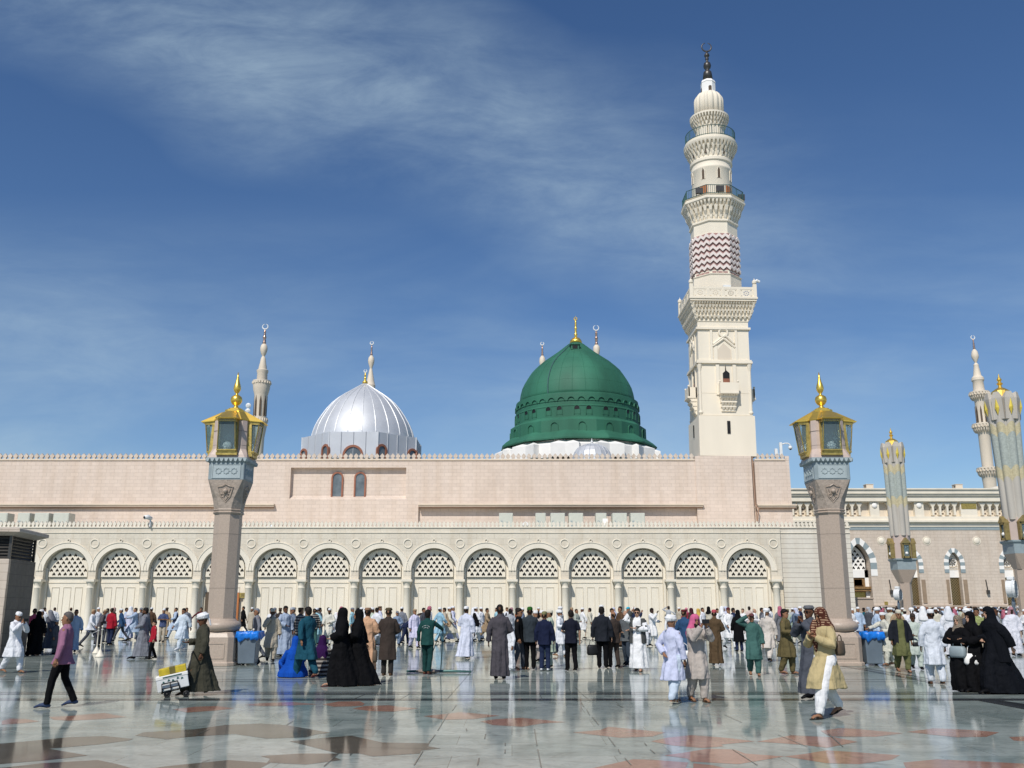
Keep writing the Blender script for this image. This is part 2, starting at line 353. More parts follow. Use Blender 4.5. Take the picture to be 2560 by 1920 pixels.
# ---------------------------------------------------------------- light and sky
SUN_EL, SUN_AZ = R(47), R(22)        # behind the camera, a little to its left
def setup_world():
    w = bpy.data.worlds.new('World'); SC.world = w; w.use_nodes = True; nt = w.node_tree; bg = nt.nodes['Background']
    sky = N(nt, 'ShaderNodeTexSky', sky_type='NISHITA'); sky.sun_disc = False; sky.sun_elevation = SUN_EL; sky.sun_rotation = pi + SUN_AZ
    sky.altitude = 600; sky.air_density = 1.0; sky.dust_density = .5; sky.ozone_density = 3.0
    hs = N(nt, 'ShaderNodeHueSaturation', Hue=.505, Saturation=1.17, Value=1.0); L(nt, sky.outputs[0], hs.inputs['Color'])
    tc = N(nt, 'ShaderNodeTexCoord'); sp = N(nt, 'ShaderNodeSeparateXYZ'); L(nt, tc.outputs['Generated'], sp.inputs[0])
    def m2(op, a, b=None, c=None):
        n = N(nt, 'ShaderNodeMath', operation=op)
        for i, s in enumerate((a, b, c)):
            if s is None: continue
            if isinstance(s, (int, float)): n.inputs[i].default_value = s
            else: L(nt, s, n.inputs[i])
        return n.outputs[0]
    yy = m2('ADD', m2('ABSOLUTE', sp.outputs[1]), .08)
    u = m2('DIVIDE', sp.outputs[0], yy); v = m2('DIVIDE', sp.outputs[2], yy)
    d = m2('ADD', v, m2('MULTIPLY', u, .36)); d = m2('SUBTRACT', d, .47)      # distance off the cirrus band
    cb = N(nt, 'ShaderNodeCombineXYZ'); L(nt, u, cb.inputs[0]); L(nt, v, cb.inputs[1])
    wn = N(nt, 'ShaderNodeTexNoise', Scale=2.2, Detail=3.); L(nt, cb.outputs[0], wn.inputs[0])
    d2 = m2('ADD', d, m2('MULTIPLY', m2('SUBTRACT', wn.outputs[0], .5), .30))
    band = m2('MULTIPLY', ramp(nt, m2('ADD', m2('MULTIPLY', d2, 1.), .5), [(.36, 0.), (.48, 1.)]), ramp(nt, m2('ADD', m2('MULTIPLY', d2, 1.), .5), [(.50, 1.), (.70, .0)]))
    mp = N(nt, 'ShaderNodeMapping'); mp.inputs['Rotation'].default_value = (0, 0, R(28)); mp.inputs['Scale'].default_value = (1.5, 3.1, 1); mp.inputs['Location'].default_value = (.7, 2.3, 0); L(nt, cb.outputs[0], mp.inputs[0])
    n1 = N(nt, 'ShaderNodeTexNoise', Scale=1.7, Detail=9.); n1.inputs['Roughness'].default_value = .64; n1.inputs['Distortion'].default_value = .35; L(nt, mp.outputs[0], n1.inputs[0])
    f1 = m2('MULTIPLY', m2('MULTIPLY', band, ramp(nt, n1.outputs[0], [(.30, .12), (.66, 1.)])), ramp(nt, m2('ADD', u, .5), [(.55, 1.), (.85, .2)]))
    mpb = N(nt, 'ShaderNodeMapping'); mpb.inputs['Rotation'].default_value = (0, 0, R(8)); mpb.inputs['Scale'].default_value = (1.2, 4.5, 1); mpb.inputs['Location'].default_value = (3.1, 1.7, 0); L(nt, cb.outputs[0], mpb.inputs[0])
    n2 = N(nt, 'ShaderNodeTexNoise', Scale=1.5, Detail=7.); n2.inputs['Distortion'].default_value = .5; L(nt, mpb.outputs[0], n2.inputs[0])
    low = ramp(nt, v, [(.02, .85), (.28, .55), (.42, .0)])
    f2 = m2('MULTIPLY', low, ramp(nt, n2.outputs[0], [(.40, 0.), (.72, .8)]))
    mpc = N(nt, 'ShaderNodeMapping'); mpc.inputs['Rotation'].default_value = (0, 0, R(38)); mpc.inputs['Scale'].default_value = (3.2, 11., 1); L(nt, cb.outputs[0], mpc.inputs[0])
    n9 = N(nt, 'ShaderNodeTexNoise', Scale=2.2, Detail=8.); n9.inputs['Roughness'].default_value = .66; n9.inputs['Distortion'].default_value = .5; L(nt, mpc.outputs[0], n9.inputs[0])
    f1 = m2('MULTIPLY', f1, ramp(nt, n9.outputs[0], [(.30, .55), (.68, 1.35)])); f2 = m2('MULTIPLY', f2, ramp(nt, n9.outputs[0], [(.30, .6), (.68, 1.3)]))
    fac = m2('MINIMUM', m2('ADD', m2('MULTIPLY', f1, .50), m2('MULTIPLY', f2, .85)), .8)
    c = mixc(nt, fac, hs.outputs[0], (5.0, 6.5, 7.5))
    L(nt, c, bg.inputs[0]); bg.inputs[1].default_value = .097
setup_world()
sl = bpy.data.lights.new('sun', 'SUN'); so = bpy.data.objects.new('sun', sl); COL.objects.link(so)
sl.energy = 3.9; sl.angle = R(.5); sl.color = (1., .95, .875)
so.rotation_euler = Vector((sin(SUN_AZ) * cos(SUN_EL), cos(SUN_AZ) * cos(SUN_EL), -sin(SUN_EL))).to_track_quat('-Z', 'Y').to_euler()
so.location = (-20, -40, 60)
SC.view_settings.view_transform = 'Standard'; SC.view_settings.look = 'None'; SC.view_settings.exposure = 0
SC.cycles.max_bounces = 6; SC.cycles.glossy_bounces = 3; SC.cycles.transmission_bounces = 6; SC.cycles.transparent_max_bounces = 6
SC.cycles.use_denoising = True
# ---------------------------------------------------------------- ground: polished marble
def marble(name, c1, c2, slab=1.55, joints=True, rough=.07):
    m, nt, b = newmat(name); tc = N(nt, 'ShaderNodeTexCoord')
    n1 = N(nt, 'ShaderNodeTexNoise', Scale=.9, Detail=9.); n1.inputs['Distortion'].default_value = 1.4; L(nt, tc.outputs['Object'], n1.inputs[0])
    col = ramp(nt, n1.outputs[0], [(.32, c1), (.62, c2)])
    if joints:
        br = N(nt, 'ShaderNodeTexBrick', Scale=1.); br.offset = .37; br.inputs['Brick Width'].default_value = slab * 1.3; br.inputs['Row Height'].default_value = slab * .62
        br.inputs['Mortar Size'].default_value = .006; br.inputs['Color1'].default_value = (1, 1, 1, 1); br.inputs['Color2'].default_value = (.74, .78, .78, 1); br.inputs['Mortar'].default_value = (.50, .50, .48, 1)
        L(nt, tc.outputs['Object'], br.inputs[0]); col = mixc(nt, 1., col, br.outputs[0], 'MULTIPLY')
    vn = N(nt, 'ShaderNodeTexNoise', Scale=2.3, Detail=12.); vn.inputs['Distortion'].default_value = 2.5; L(nt, tc.outputs['Object'], vn.inputs[0])
    col = mixc(nt, 1., col, ramp(nt, vn.outputs[0], [(.30, .70), (.5, 1.), (.62, .88)]), 'MULTIPLY')
    L(nt, col, b.inputs['Base Color'])
    n3 = N(nt, 'ShaderNodeTexNoise', Scale=.5, Detail=5.); L(nt, tc.outputs['Object'], n3.inputs[0])
    L(nt, ramp(nt, n3.outputs[0], [(.3, rough * .7), (.7, rough * 1.8)]), b.inputs['Roughness'])
    n4 = N(nt, 'ShaderNodeTexNoise', Scale=1.1, Detail=2.); L(nt, tc.outputs['Object'], n4.inputs[0])
    bp = N(nt, 'ShaderNodeBump', Strength=.045, Distance=.02); L(nt, n4.outputs[0], bp.inputs['Height']); L(nt, bp.outputs[0], b.inputs['Normal'])
    b.inputs['IOR'].default_value = 1.15; b.inputs['Specular IOR Level'].default_value = .5
    return m
M['marble'] = marble('grey_marble', (.235, .28, .26), (.385, .43, .395))
M['marblel'] = marble('light_marble', (.40, .43, .41), (.52, .54, .51), joints=False)
M['marbleb'] = marble('brown_marble', (.075, .066, .052), (.12, .107, .085), joints=False)
M['marblep'] = marble('pink_marble', (.29, .15, .11), (.36, .205, .15), joints=False)
M['marblek'] = marble('black_marble', (.035, .04, .042), (.06, .065, .07), joints=False)
M['jointf'] = marble('floor_joint', (.10, .11, .10), (.15, .16, .15), joints=False)
g = MB(); S = 2600.
g.add([(-S, -S / 2, 0), (S, -S / 2, 0), (S, S, 0), (-S, S, 0)], [(0, 1, 2, 3)]); struct('ground', g, M['marble'])
def flat(name, polys, m, z=.0018):
    mb = MB()
    for p in polys: mb.add([(q.x, q.y, z) for q in p], [tuple(range(len(p)))])
    return struct(name, mb, m)
K = 2.4578
def PA(s, x0):  # measured on three strips of the photo's foreground
    v = [float(t) for t in s.replace(',', ' ').split()]
    return [ground(x0 + v[i] / K, 1640 + v[i + 1] / K) for i in range(0, len(v), 2)]
pinks = [PA('10,400 60,385 160,388 245,402 130,415 10,422', 0), PA('300,375 440,368 640,350 700,362 780,375 560,392 420,398 330,392', 0),
         PA('1060,328 1130,320 1200,312 1330,308 1440,322 1330,335 1150,348', 0), PA('1500,300 1600,290 1800,283 1950,297 1760,306 1600,308', 0),
         PA('1980,298 2080,280 2212,278 2240,292 2230,305 2150,310 2050,312', 0), PA('75,325 150,308 300,303 360,312 480,322 330,342 200,340', 850),
         PA('510,370 660,355 740,345 980,367 820,388 640,392', 850), PA('860,402 960,388 1120,380 1390,407 1240,415 1120,435 940,425', 850),
         PA('1430,470 1600,455 1650,435 2000,470 1920,495 1720,503', 850), PA('-81,525 30,500 170,487 400,505 560,525 350,545 370,555 240,566 50,550', 1660),
         PA('0,612 150,590 270,570 430,575 500,600 740,618 460,665 170,650 140,630', 1660), PA('570,527 780,488 1050,500 1190,528 1000,565 840,545', 1660),
         PA('960,460 1080,443 1200,450 1470,475 1300,497 1020,495', 1660), PA('1490,467 1660,445 1900,455 2060,470 1980,497 1800,500', 1660),
         PA('2120,498 2212,495 2400,505 2300,530 2150,520', 1660), PA('740,618 880,600 1000,580 1450,610 1400,638 1200,665 1000,660', 1660),
         PA('1470,655 1680,635 2212,662 2400,690 2300,720 1500,720', 1660), PA('1500,700 1560,688 1800,635 1900,637 2140,655 2120,700', 850),
         PA('180,660 300,672 420,700 180,720', 1660)]
browns = [PA('-60,540 0,540 420,500 640,492 820,510 790,520 600,545 300,570 540,612 300,640 0,665 -60,665', 0),
          PA('830,490 880,470 1200,450 1380,425 1600,415 1760,425 2030,472 1940,483 1880,500 1640,508 1440,480 1200,495 1020,512', 0),
          PA('1780,525 1900,512 2030,500 2160,490 2350,532 2640,537 2630,555 2709,568 2590,580 2580,600 2290,618 2210,600 2080,600 1960,570 1840,540', 0),
          PA('1600,615 1840,600 2080,600 2050,620 2100,640 1880,668 1640,655 1660,632', 0), PA('-30,720 0,690 250,660 600,640 720,665 880,710', 0),
          PA('860,700 1050,675 1400,640 1660,658 1580,700', 0)]
# stars go on beyond the frame so the floor is not bare from the side
def star(cx, cy, r, rot=0.):
    return [Vector((cx + (r if i % 2 == 0 else r * .62) * cos(rot + pi * i / 8), cy + (r if i % 2 == 0 else r * .62) * sin(rot + pi * i / 8), 0)) for i in range(16)]
for i in range(5): browns.append(star(-8 + 4.2 * i, 7.5, .9)); pinks.append(star(-6 + 4.2 * i, 4.6, .9)); 
flat('pink_paving', pinks, M['marblep']); flat('brown_paving', browns, M['marbleb'])
lines = []
for y, w in ((1671, .05), (1699, .05), (1704, .06), (1730.5, .09), (1735, .16), (1749, .22), (1629, .12), (1642, .1), (1613, .3), (1600, .4)):
    Y = gy(y); lines.append([Vector((-60, Y - w, 0)), Vector((60, Y - w, 0)), Vector((60, Y + w, 0)), Vector((-60, Y + w, 0))])
flat('dark_paving_bands', lines, M['marblek'], .0018)
sl_ = [PA('1860,262 1990,262 2400,322 2400,338 2212,328', 1660), PA('1085,62 1100,60 1640,150 1700,160 1690,168 1600,158', 1660), PA('1180,70 1210,70 1660,140 1640,142', 1660)]
flat('dark_paving_stripes', sl_, M['marblek'], .0036)
def seam(x0, y0, x1, y1, o=850, w=.008):
    a, b = PA('%f,%f %f,%f' % (x0, y0, x1, y1), o); n = (b - a).normalized().cross(Vector((0, 0, 1))) * w
    return [a - n, b - n, b + n, a + n]
seams = [seam(*q) for q in ((820, 80, 650, 272), (715, 300, 690, 335), (665, 350, 600, 460), (585, 485, 545, 535), (510, 585, 455, 672), (1195, 450, 1210, 552), (1215, 575, 1237, 690), (1225, 220, 1242, 275),
        (1440, 190, 1535, 275), (1480, 283, 1500, 315), (1515, 330, 1535, 365), (1550, 375, 1590, 425), (1650, 500, 1690, 555), (1710, 575, 1722, 600), (1750, 628, 1790, 672), (895, 480, 888, 510), (1015, 535, 1015, 552),
        (1015, 577, 1013, 600), (855, 628, 845, 672), (1870, 535, 1885, 552), (1905, 575, 1935, 600), (160, 235, 60, 275), (430, 230, 365, 270), (775, 447, 780, 462), (1700, 300, 1740, 318))]
seams += [seam(*q, 1660) for q in ((420, 575, 575, 672), (700, 485, 880, 560), (370, 360, 480, 410), (1010, 480, 1100, 560))]
seams += [seam(*q, 0) for q in ((1290, 640, 1240, 655), (2160, 600, 2150, 610), (2080, 600, 1990, 680), (1290, 450, 1200, 490), (560, 280, 500, 300), (1760, 425, 1800, 400))]
seams += [seam(*q, 850, .004) for q in ((0, 560, 800, 570), (620, 455, 1200, 452), (900, 545, 1200, 535), (860, 628, 1230, 640), (1200, 556, 1720, 575), (1240, 640, 1600, 660), (500, 640, 850, 610), (1010, 598, 1210, 590), (1650, 510, 2000, 540), (1720, 600, 2000, 612), (0, 640, 120, 632))]
flat('paving_joints', seams, M['jointf'], .006)
# ---------------------------------------------------------------- cream arcade
YA = 68.
arc_root = T('arcade_building', 'long low cream stone arcade with fourteen round arches across the square', 'arcade', (0, YA, 0))
def AX(d, y=1200): return at(d * 1.15732, y * 1.15732, YA).x
X0 = AX(142) + .12; PIT = (AX(1612) - AX(142)) / 13; ZTOP = 7.22
rA = 1.58; ZS = 5.80 - rA; DEP = .54
lo = lambda v: v      # children are written relative to the root, whose base is at y = YA
wall = MB(); XR = X0 + 13.5 * PIT + .52
for i in range(-3, 14):
    cx = X0 + i * PIT
    arch_bay(wall, cx - PIT / 2, cx + PIT / 2, 3.62, ZTOP, arch_curve(cx, rA, ZS, ZS + rA, 24), 0, DEP)
wall.add([(X0 + 13.5 * PIT, 0, 3.62), (XR, 0, 3.62), (XR, 0, ZTOP), (X0 + 13.5 * PIT, 0, ZTOP)], [(0, 1, 2, 3)])
wall.add([(XR, 0, 0), (XR, DEP + .3, 0), (XR, DEP + .3, ZTOP), (XR, 0, ZTOP)], [(0, 1, 2, 3)])
xl = X0 - 3.5 * PIT
bwl = MB(); bwl.box(xl, XR, DEP, DEP + .3, 0, ZTOP - .02); bwl.build('recess_wall', M['creamp'], arc_root); wall.box(xl, XR, 0.01, DEP, ZTOP - .02, ZTOP); wall.box(XR - .55, XR, .12, DEP, 0, 3.62)
wall.build('wall', M['cream'], arc_root)
XE = at(1842 * 1.1573, 1389, YA).x
w2 = MB(); w2.box(XR + .02, XE, .22, DEP + .3, 0, ZTOP); w2.build('end_wall', M['creamline'], arc_root)
s = MB(); s.box(xl, XR, -.05, .1, 6.86, 6.90); s.box(XR + .02, XE + .03, .17, .3, 6.86, 6.90); s.box(xl, XR, -.07, .6, ZTOP, ZTOP + .08); s.box(XR + .02, XE + .05, .15, .8, ZTOP, ZTOP + .08)
s.build('string_course', M['creamp'], arc_root)
s = MB(); merlons(s, xl, XR, -.03, .16, ZTOP + .08, .40, .29); merlons(s, XR + .1, XE, .2, .16, ZTOP + .08, .40, .29); s.build('parapet', M['creamp'], arc_root)
# pierced arch screen: spade-shaped openings in staggered rows
def spade(cx, cz, w, h): return [(cx + a * w, cz + b * h) for a, b in ((0, .52), (.16, .28), (.46, -.06), (.47, -.26), (.30, -.46), (.10, -.38), (0, -.22), (-.10, -.38), (-.30, -.46), (-.47, -.26), (-.46, -.06), (-.16, .28))]
def inarch(x, z, hw, zs, top, m): return abs(x) < hw - m and (z < zs or (x / (hw - m)) ** 2 + ((z - zs) / (top - zs - m)) ** 2 < 1)
def screen(hw, z0, zs, top, pitch=.402, point=0.):
    cur = arch_curve(0, hw, zs, top, 24, point); outer = [(hw, z0)] + cur + [(-hw, z0)]; holes = []
    r = 0; z = z0 + .20
    while z < top:
        n = int(hw / pitch) + 2
        for i in range(-n, n + 1):
            x = (i + (.5 if r % 2 == 0 else 0)) * pitch
            if inarch(x, z, hw, zs, top, .12) and not (point and z > zs and abs(x) > hw * (1 - ((z - zs) / (top - zs)) ** 1.25) - .1): holes.append(spade(x, z, pitch * .64, pitch * .70))
        z += pitch * .66; r += 1
    return pierced(outer, holes, .09)
GR = 1.36; gm = screen(GR, 3.80, 4.36, 5.70); gm.materials.append(M['creamp'])
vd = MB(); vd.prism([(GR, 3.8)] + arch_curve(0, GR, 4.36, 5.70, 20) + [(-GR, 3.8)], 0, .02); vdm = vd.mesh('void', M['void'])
arcv = MB(); arch_ring(arcv, arch_curve(0, rA + .01, ZS, ZS + rA, 28), arch_curve(0, rA + .36, ZS, ZS + rA + .36, 28), -.05, .05)
arch_ring(arcv, arch_curve(0, rA + .36, ZS, ZS + rA + .36, 28), arch_curve(0, rA + .41, ZS, ZS + rA + .41, 28), -.09, .04)
arcm = arcv.mesh('archivolt', M['creamp'])
clm = MB(); clm.lathe([(.30, 0), (.30, .12), (.27, .2), (.245, .3), (.235, 1.5), (.225, 3.0), (.255, 3.04), (.225, 3.1), (.225, 3.22), (.27, 3.34), (.33, 3.46)], n=20); clm.box(-.37, .37, -.36, .4, 3.46, 3.62); colm = clm.mesh('column', M['creamp'], True); colm.set_sharp_from_angle(angle=R(40))
rnd = MB(); rnd.torus((0, 0, 0), .29, .045, 24, 6); rndm = rnd.mesh('roundel', M['creamp'])
knb = MB(); knb.torus((0, 0, 0), .10, .035, 12, 5); knbm = knb.mesh('keystone', M['creamp'])
pan = MB()
for x0_, x1_, z0_, z1_ in ((-1.40, -1.38, 0, 3.8), (1.38, 1.40, 0, 3.8), (-1.40, 1.40, 3.68, 3.71), (-1.38, 1.38, 3.38, 3.41)): pan.box(x0_, x1_, -.02, .02, z0_, z1_)
for k in (-1, 0, 1):
    c_ = k * .82; pan.box(c_ - .27, c_ + .27, -.015, .01, 3.06, 3.09)
    for e in (-.27, .25): pan.box(c_ + e, c_ + e + .018, -.012, .01, .4, 3.06)
panm = pan.mesh('panel_frame', M['groove'])
jam = MB(); jam.box(-.08, .08, -.14, .02, 0, 4.4); jamm = jam.mesh('jamb', M['creamp'])
for i in range(-3, 14):
    cx = X0 + i * PIT
    for nm, me, lc in (('arch_moulding', arcm, (cx, 0, 0)), ('arch_screen', gm, (cx, DEP - .06, 0)), ('dark_opening', vdm, (cx, DEP - .035, 0)), ('column', colm, (cx - PIT / 2, -.02, 0)), ('roundel', rndm, (cx - PIT / 2, -.02, 6.12)),
                       ('arch_knot', knbm, (cx, -.05, ZS + rA + .52)), ('wall_panel', panm, (cx, DEP - .02, 0)), ('jamb', jamm, (cx - rA + .07, DEP, 0)), ('jamb', jamm, (cx + rA - .07, DEP, 0))):
        link(nm, me, arc_root).location = lc
link('column', colm, arc_root).location = (X0 + 13.5 * PIT, -.02, 0); link('roundel', rndm, arc_root).location = (X0 + 13.5 * PIT, -.02, 6.12)
dr = MB(); xa = X0 + 3 * PIT; dr.box(xa - 1.12, xa + 1.12, DEP - .12, DEP, 0, 2.72); dw = dr.build('door', M['void'], arc_root)
dr = MB(); dr.box(xa - 1.26, xa - 1.02, DEP - .2, DEP - .1, 0, 2.75); dr.build('door_leaf', M['shade'], arc_root)
dr = MB(); dr.box(xa + .86, xa + 1.14, DEP - .3, DEP - .1, 0, 2.72); dr.build('door_leaf', M['wood'], arc_root)
sg = MB(); sg.box(0, .56, 0, .04, 0, .34); sgo = sg.build('sign', M['goldo'], None); sgo.location = (xa + 1.16, YA + DEP - .24, 2.36)
for z_, k_ in ((.24, .4), (.16, .3), (.08, .36)):
    t_ = MB()
tag(sgo, 'small yellow sign plate beside the orange door in the arcade', 'sign')
sgl = MB()
for z_, k_ in ((.25, .40), (.17, .28), (.09, .36)): sgl.box(.28 - k_ / 2, .28 + k_ / 2, -.006, 0, z_, z_ + .035)
sgl.build('lettering', M['shade'], sgo)
# roof slab of the terrace between the arcade and the pink wall
YP = 78.
t = MB(); t.box(xl, XE, DEP + .31, YP - YA - .7, ZTOP - .5, ZTOP - .06); t.build('terrace', M['creamp'], arc_root)
# ---------------------------------------------------------------- pink upper wall
D2 = 1.15732
def PX(d, y=1040): return at(d * D2, y * D2, YP).x
def PZ(d): return zat(d * D2, YP)
pk = T('pink_wall_building', 'tall pale pink block wall with toothed parapet behind the arcade', 'building', (0, YP, 0))
zt = PZ(994); zr0, zr1 = PZ(1077), PZ(1010); zc = PZ(1093)
xL = PX(-400); xrec0, xrec1 = PX(627), PX(877); xc0, xc1 = PX(905), PX(1503); xm0, xm1 = PX(1503), PX(1624.5); xe0, xe1 = PX(1632), PX(1707.5)
w = MB(); w.box(xL, xrec0, 0, 1, 0, zt); w.box(xrec1, xc0, 0, 1, 0, zt); w.box(xrec0, xrec1, 0, 1, 0, zr0 - .05); w.box(xrec0, xrec1, 0, 1, zr1, zt); w.box(xrec0, xrec1, .42, 1, zr0 - .05, zr1)
w.add([(xrec0, 0, zr0 - .05), (xrec1, 0, zr0 - .05), (xrec1, .42, zr0 + .25), (xrec0, .42, zr0 + .25)], [(0, 1, 2, 3)])
w.box(xc0, xm0, 0, 1, zc, zt); w.box(xc0, xm0, .30, 1, 0, zc)
w.build('wall', M['pink'], pk)
w = MB(); w.box(xm0, xm1, -.12, 1.2, 0, PZ(985.5)); w.build('tower_base', M['pink'], pk)
w = MB(); w.box(xm1, xe0, .3, 1.3, 0, PZ(985.5)); w.build('recess_wall', M['pink'], pk)
w = MB(); w.box(xe0, xe1, 0, 14, 0, zt); w.box(xe1 - .35, xe1, -.02, .16, zt, PZ(985)); w.build('end_wall', M['pink'], pk)
s = MB()
s.box(xL, xm0 - .02, -.08, .05, zt - .02, zt + .1); s.box(xe0, xe1 - .36, -.08, .05, zt - .02, zt + .1)
s.build('string_course', M['trim'], pk)
s = MB(); merlons(s, xL, xm0 - .05, -.02, .18, zt + .1, .48, .437); s.build('parapet', M['pink2'], pk)
s = MB(); merlons(s, xe0 + .1, xe1 - .36, -.02, .18, zt + .1, .48, .437); s.build('parapet', M['pink2'], pk)
def cornice(x0_, x1_, z_, root):
    c_ = MB(); c_.box(x0_, x1_, -.42, .02, z_ + .02, z_ + .12); c_.box(x0_ + .04, x1_ - .04, -.32, .02, z_ - .12, z_ + .02); c_.build('cornice', M['trim'], root)
    c_ = MB(); c_.box(x0_ + .06, x1_ - .06, -.22, .02, z_ - .22, z_ - .12); c_.build('cornice_foot', M['trimd'], root)
cornice(xL, PX(597), zc + .03, pk); cornice(xc0, xm0 + .5, zc + .03, pk); cornice(xe0, xe1 + .3, zc - .02, pk)
for d in (727, 776.5):
    cx = PX(d); z0, z1 = PZ(1075.5), PZ(1018); f = MB(); hw = PX(740) - PX(727)
    out = arch_curve(cx, hw, z1 - hw, z1, 16); inn = arch_curve(cx, hw - .13, z1 - hw, z1 - .13, 16)
    arch_ring(f, inn, out, .30, .5); f.box(cx - hw, cx - hw + .13, .30, .5, z0, z1 - hw); f.box(cx + hw - .13, cx + hw, .30, .5, z0, z1 - hw); f.box(cx - hw + .131, cx + hw - .131, .30, .5, z0, z0 + .13)
    fo = f.build('window', M['joinerybr'], pk); p = MB(); p.prism([(cx + hw - .13, z0 + .1)] + inn + [(cx - hw + .13, z0 + .1)], .38, .41); p.build('pane', M['glassd'], fo)
# conduits on the tower base edge
q = MB(); q.tube([(xm1 + .10, -.1, PZ(988)), (xm1 + .12, -.1, PZ(1092)), (xm1 + .28, -.5, PZ(1100)), (xm1 + .2, -.3, PZ(1126))], .05, 6); q.tube([(xm1 + .22, .1, PZ(1000)), (xm1 + .25, .1, PZ(1126))], .03, 6); q.build('conduit', M['trimd'], pk)
# cabinets on the terrace
YC = 75.
cabs = [(1093, 30), (1168, 22), (1205, 31), (1244.5, 31), (1299, 23), (1339, 31.5), (1378, 31), (50, 26), (89, 31), (131, 34), (6, 18)]
an = ['leftmost pale cabinet of the middle row, standing apart', 'narrow pale cabinet right of the small roof vent', 'second pale cabinet right of the small roof vent', 'third pale cabinet right of the small roof vent',
      'narrow pale cabinet with a white notice on its door', 'pale cabinet between the white notice cabinet and the last one', 'rightmost pale cabinet of the terrace row',
      'first pale cabinet above the dark louvres at far left', 'wide middle cabinet of the far left terrace group', 'last cabinet on the right of the far left group', 'pale cabinet cut by the left photo edge']
for (d, wd), lb in zip(cabs, an):
    c = at(d * D2, 1125 * D2, YC); wf = wd * D2 * mpp(1300, YC) / 2; b = T('electrical_cabinet', lb, 'cabinet', (c.x, YC, ZTOP - .06), group='pale metal cabinets on the arcade terrace')
    h = zat(1108 * D2, YC) - ZTOP + .06
    m = MB(); m.box(-wf, wf, 0, 1.1, 0, h); m.build('housing', M['acbox'], b, bevel=.03)
    m = MB(); m.box(-wf + .06, wf - .06, -.02, 0, .08, h - .08); dd = m.build('door', M['acbox'], b)
    m = MB(); m.box(-.03, .0, -.05, -.02, h * .45, h * .62); m.box(.12, .15, -.05, -.02, h * .45, h * .62); m.box(-wf + .12, -wf + .28, -.03, -.02, h * .6, h * .66); m.box(-wf + .12, -wf + .28, -.03, -.02, h * .42, h * .47); m.build('handle', M['blue'], dd)
    if 'notice' in lb and 'narrow' in lb:
        m = MB(); m.box(.1, .5, -.03, -.02, h * .45, h * .75); m.build('notice', M['white'], b)
v_ = T('roof_vent', 'small white roof vent with pyramid cap between the terrace cabinets', 'vent', at(1135 * D2, 1300, 73.)); v_.location.z = ZTOP - .06
m = MB(); m.lathe([(.22, 0), (.22, .62)], n=10); m.build('shaft', M['metalw'], v_); m = MB(); m.lathe([(.5, .62), (.5, .68), (.02, .95)], n=4, rot=pi / 4); m.build('cap', M['metalw'], v_)
v_ = T('roof_vent', 'white roof vent with pyramid cap right of the left lamp post', 'vent', at(679, 1300, 73.)); v_.location.z = ZTOP - .06
m = MB(); m.lathe([(.22, 0), (.22, .42)], n=10); m.build('shaft', M['metalw'], v_); m = MB(); m.lathe([(.5, .42), (.5, .48), (.02, .75)], n=4, rot=pi / 4); m.build('cap', M['metalw'], v_)
# ceiling-type security cameras
def pole_cam(x, y, Y, zb, label, flip=1):
    p = at(x, y, Y); r = T('security_camera', label, 'camera', (p.x, Y, zb))
    m = MB(); m.box(-.11, .11, -.1, .1, 0, 1.15); m.build('post', M['metalw'], r, bevel=.02)
    m = MB(); m.tube([(0, 0, .95), (.35 * flip, 0, 1.08), (.62 * flip, 0, 1.08), (.78 * flip, 0, .98), (.80 * flip, 0, .86)], .055, 8); m.build('arm', M['metalw'], r, smooth=True)
    m = MB(); m.ball((.80 * flip, 0, .72), .17, 14); m.build('dome_housing', M['metalw'], r, smooth=True)
    m = MB(); m.ball((.80 * flip, -.02, .63), .12, 10); m.build('lens', M['black'], r, smooth=True)
    m = MB(); m.box(-.42 * flip - .11, -.42 * flip + .12, -.1, .1, .1, .62); m.box(-.3, -.1, -.03, .03, .15, .2); m.build('junction_box', M['metalw'], r, bevel=.02)
pole_cam(1660 + 1058 / 3.606, 1100 + 150 / 3.606, YP + .2, PZ(985) + .02, 'white dome camera on a bent arm at the pink wall corner')
p = at(369, 1310, 67.6); r = T('security_camera', 'white box camera on a bracket above the third arch', 'camera', (p.x, 67.8, ZTOP + .08))
m = MB(); m.tube([(.1, 0, 0), (.1, 0, .5), (0, 0, .62)], .06, 8); m.build('bracket', M['metalw'], r); m = MB(); m.tube([(.12, .1, .55), (-.05, -.15, .66), (-.2, -.35, .62)], [.14, .17, .15], 10); m.build('housing', M['metalw'], r, smooth=True); m = MB(); m.ball((-.2, -.37, .62), .09, 10); m.build('lens', M['black'], r, smooth=True)
# ---------------------------------------------------------------- main minaret
def cm1(y): return 60 + y / 3.77
def cm2(y): return 440 + y / 4.608
def cm3(y): return 740 + y / 4.046
YM = 80.3; YF = 78.; ctr = at(1800, 1086, YM); MXX = ctr.x - .10
mn = T('minaret', 'tall cream minaret with square base, zigzag band and round upper galleries', 'minaret', (MXX, YM, 0)); mn.rotation_euler = (0, R(.74), 0)
zc3 = lambda y: zat(cm3(y), YF + .1); h0 = 2.32
sq = lambda mb, h, z0, z1: mb.box(-h, h, -h, h, z0, z1)
b = MB(); sq(b, h0 + .04, PZ(985.5) + .01, zc3(1213)); sq(b, h0 - .14, zc3(1213), zc3(250)); b.build('square_shaft', M['minaret'], mn)
b = MB()
for a_, b_, e in ((320, 340, .02), (648, 662, .0), (664, 684, .06), (980, 983, -.12), (1200, 1207, -.10)):
    b = MB(); sq(b, h0 + e, zc3(b_), zc3(a_)); b.build('ledge', M['minaret'], mn)
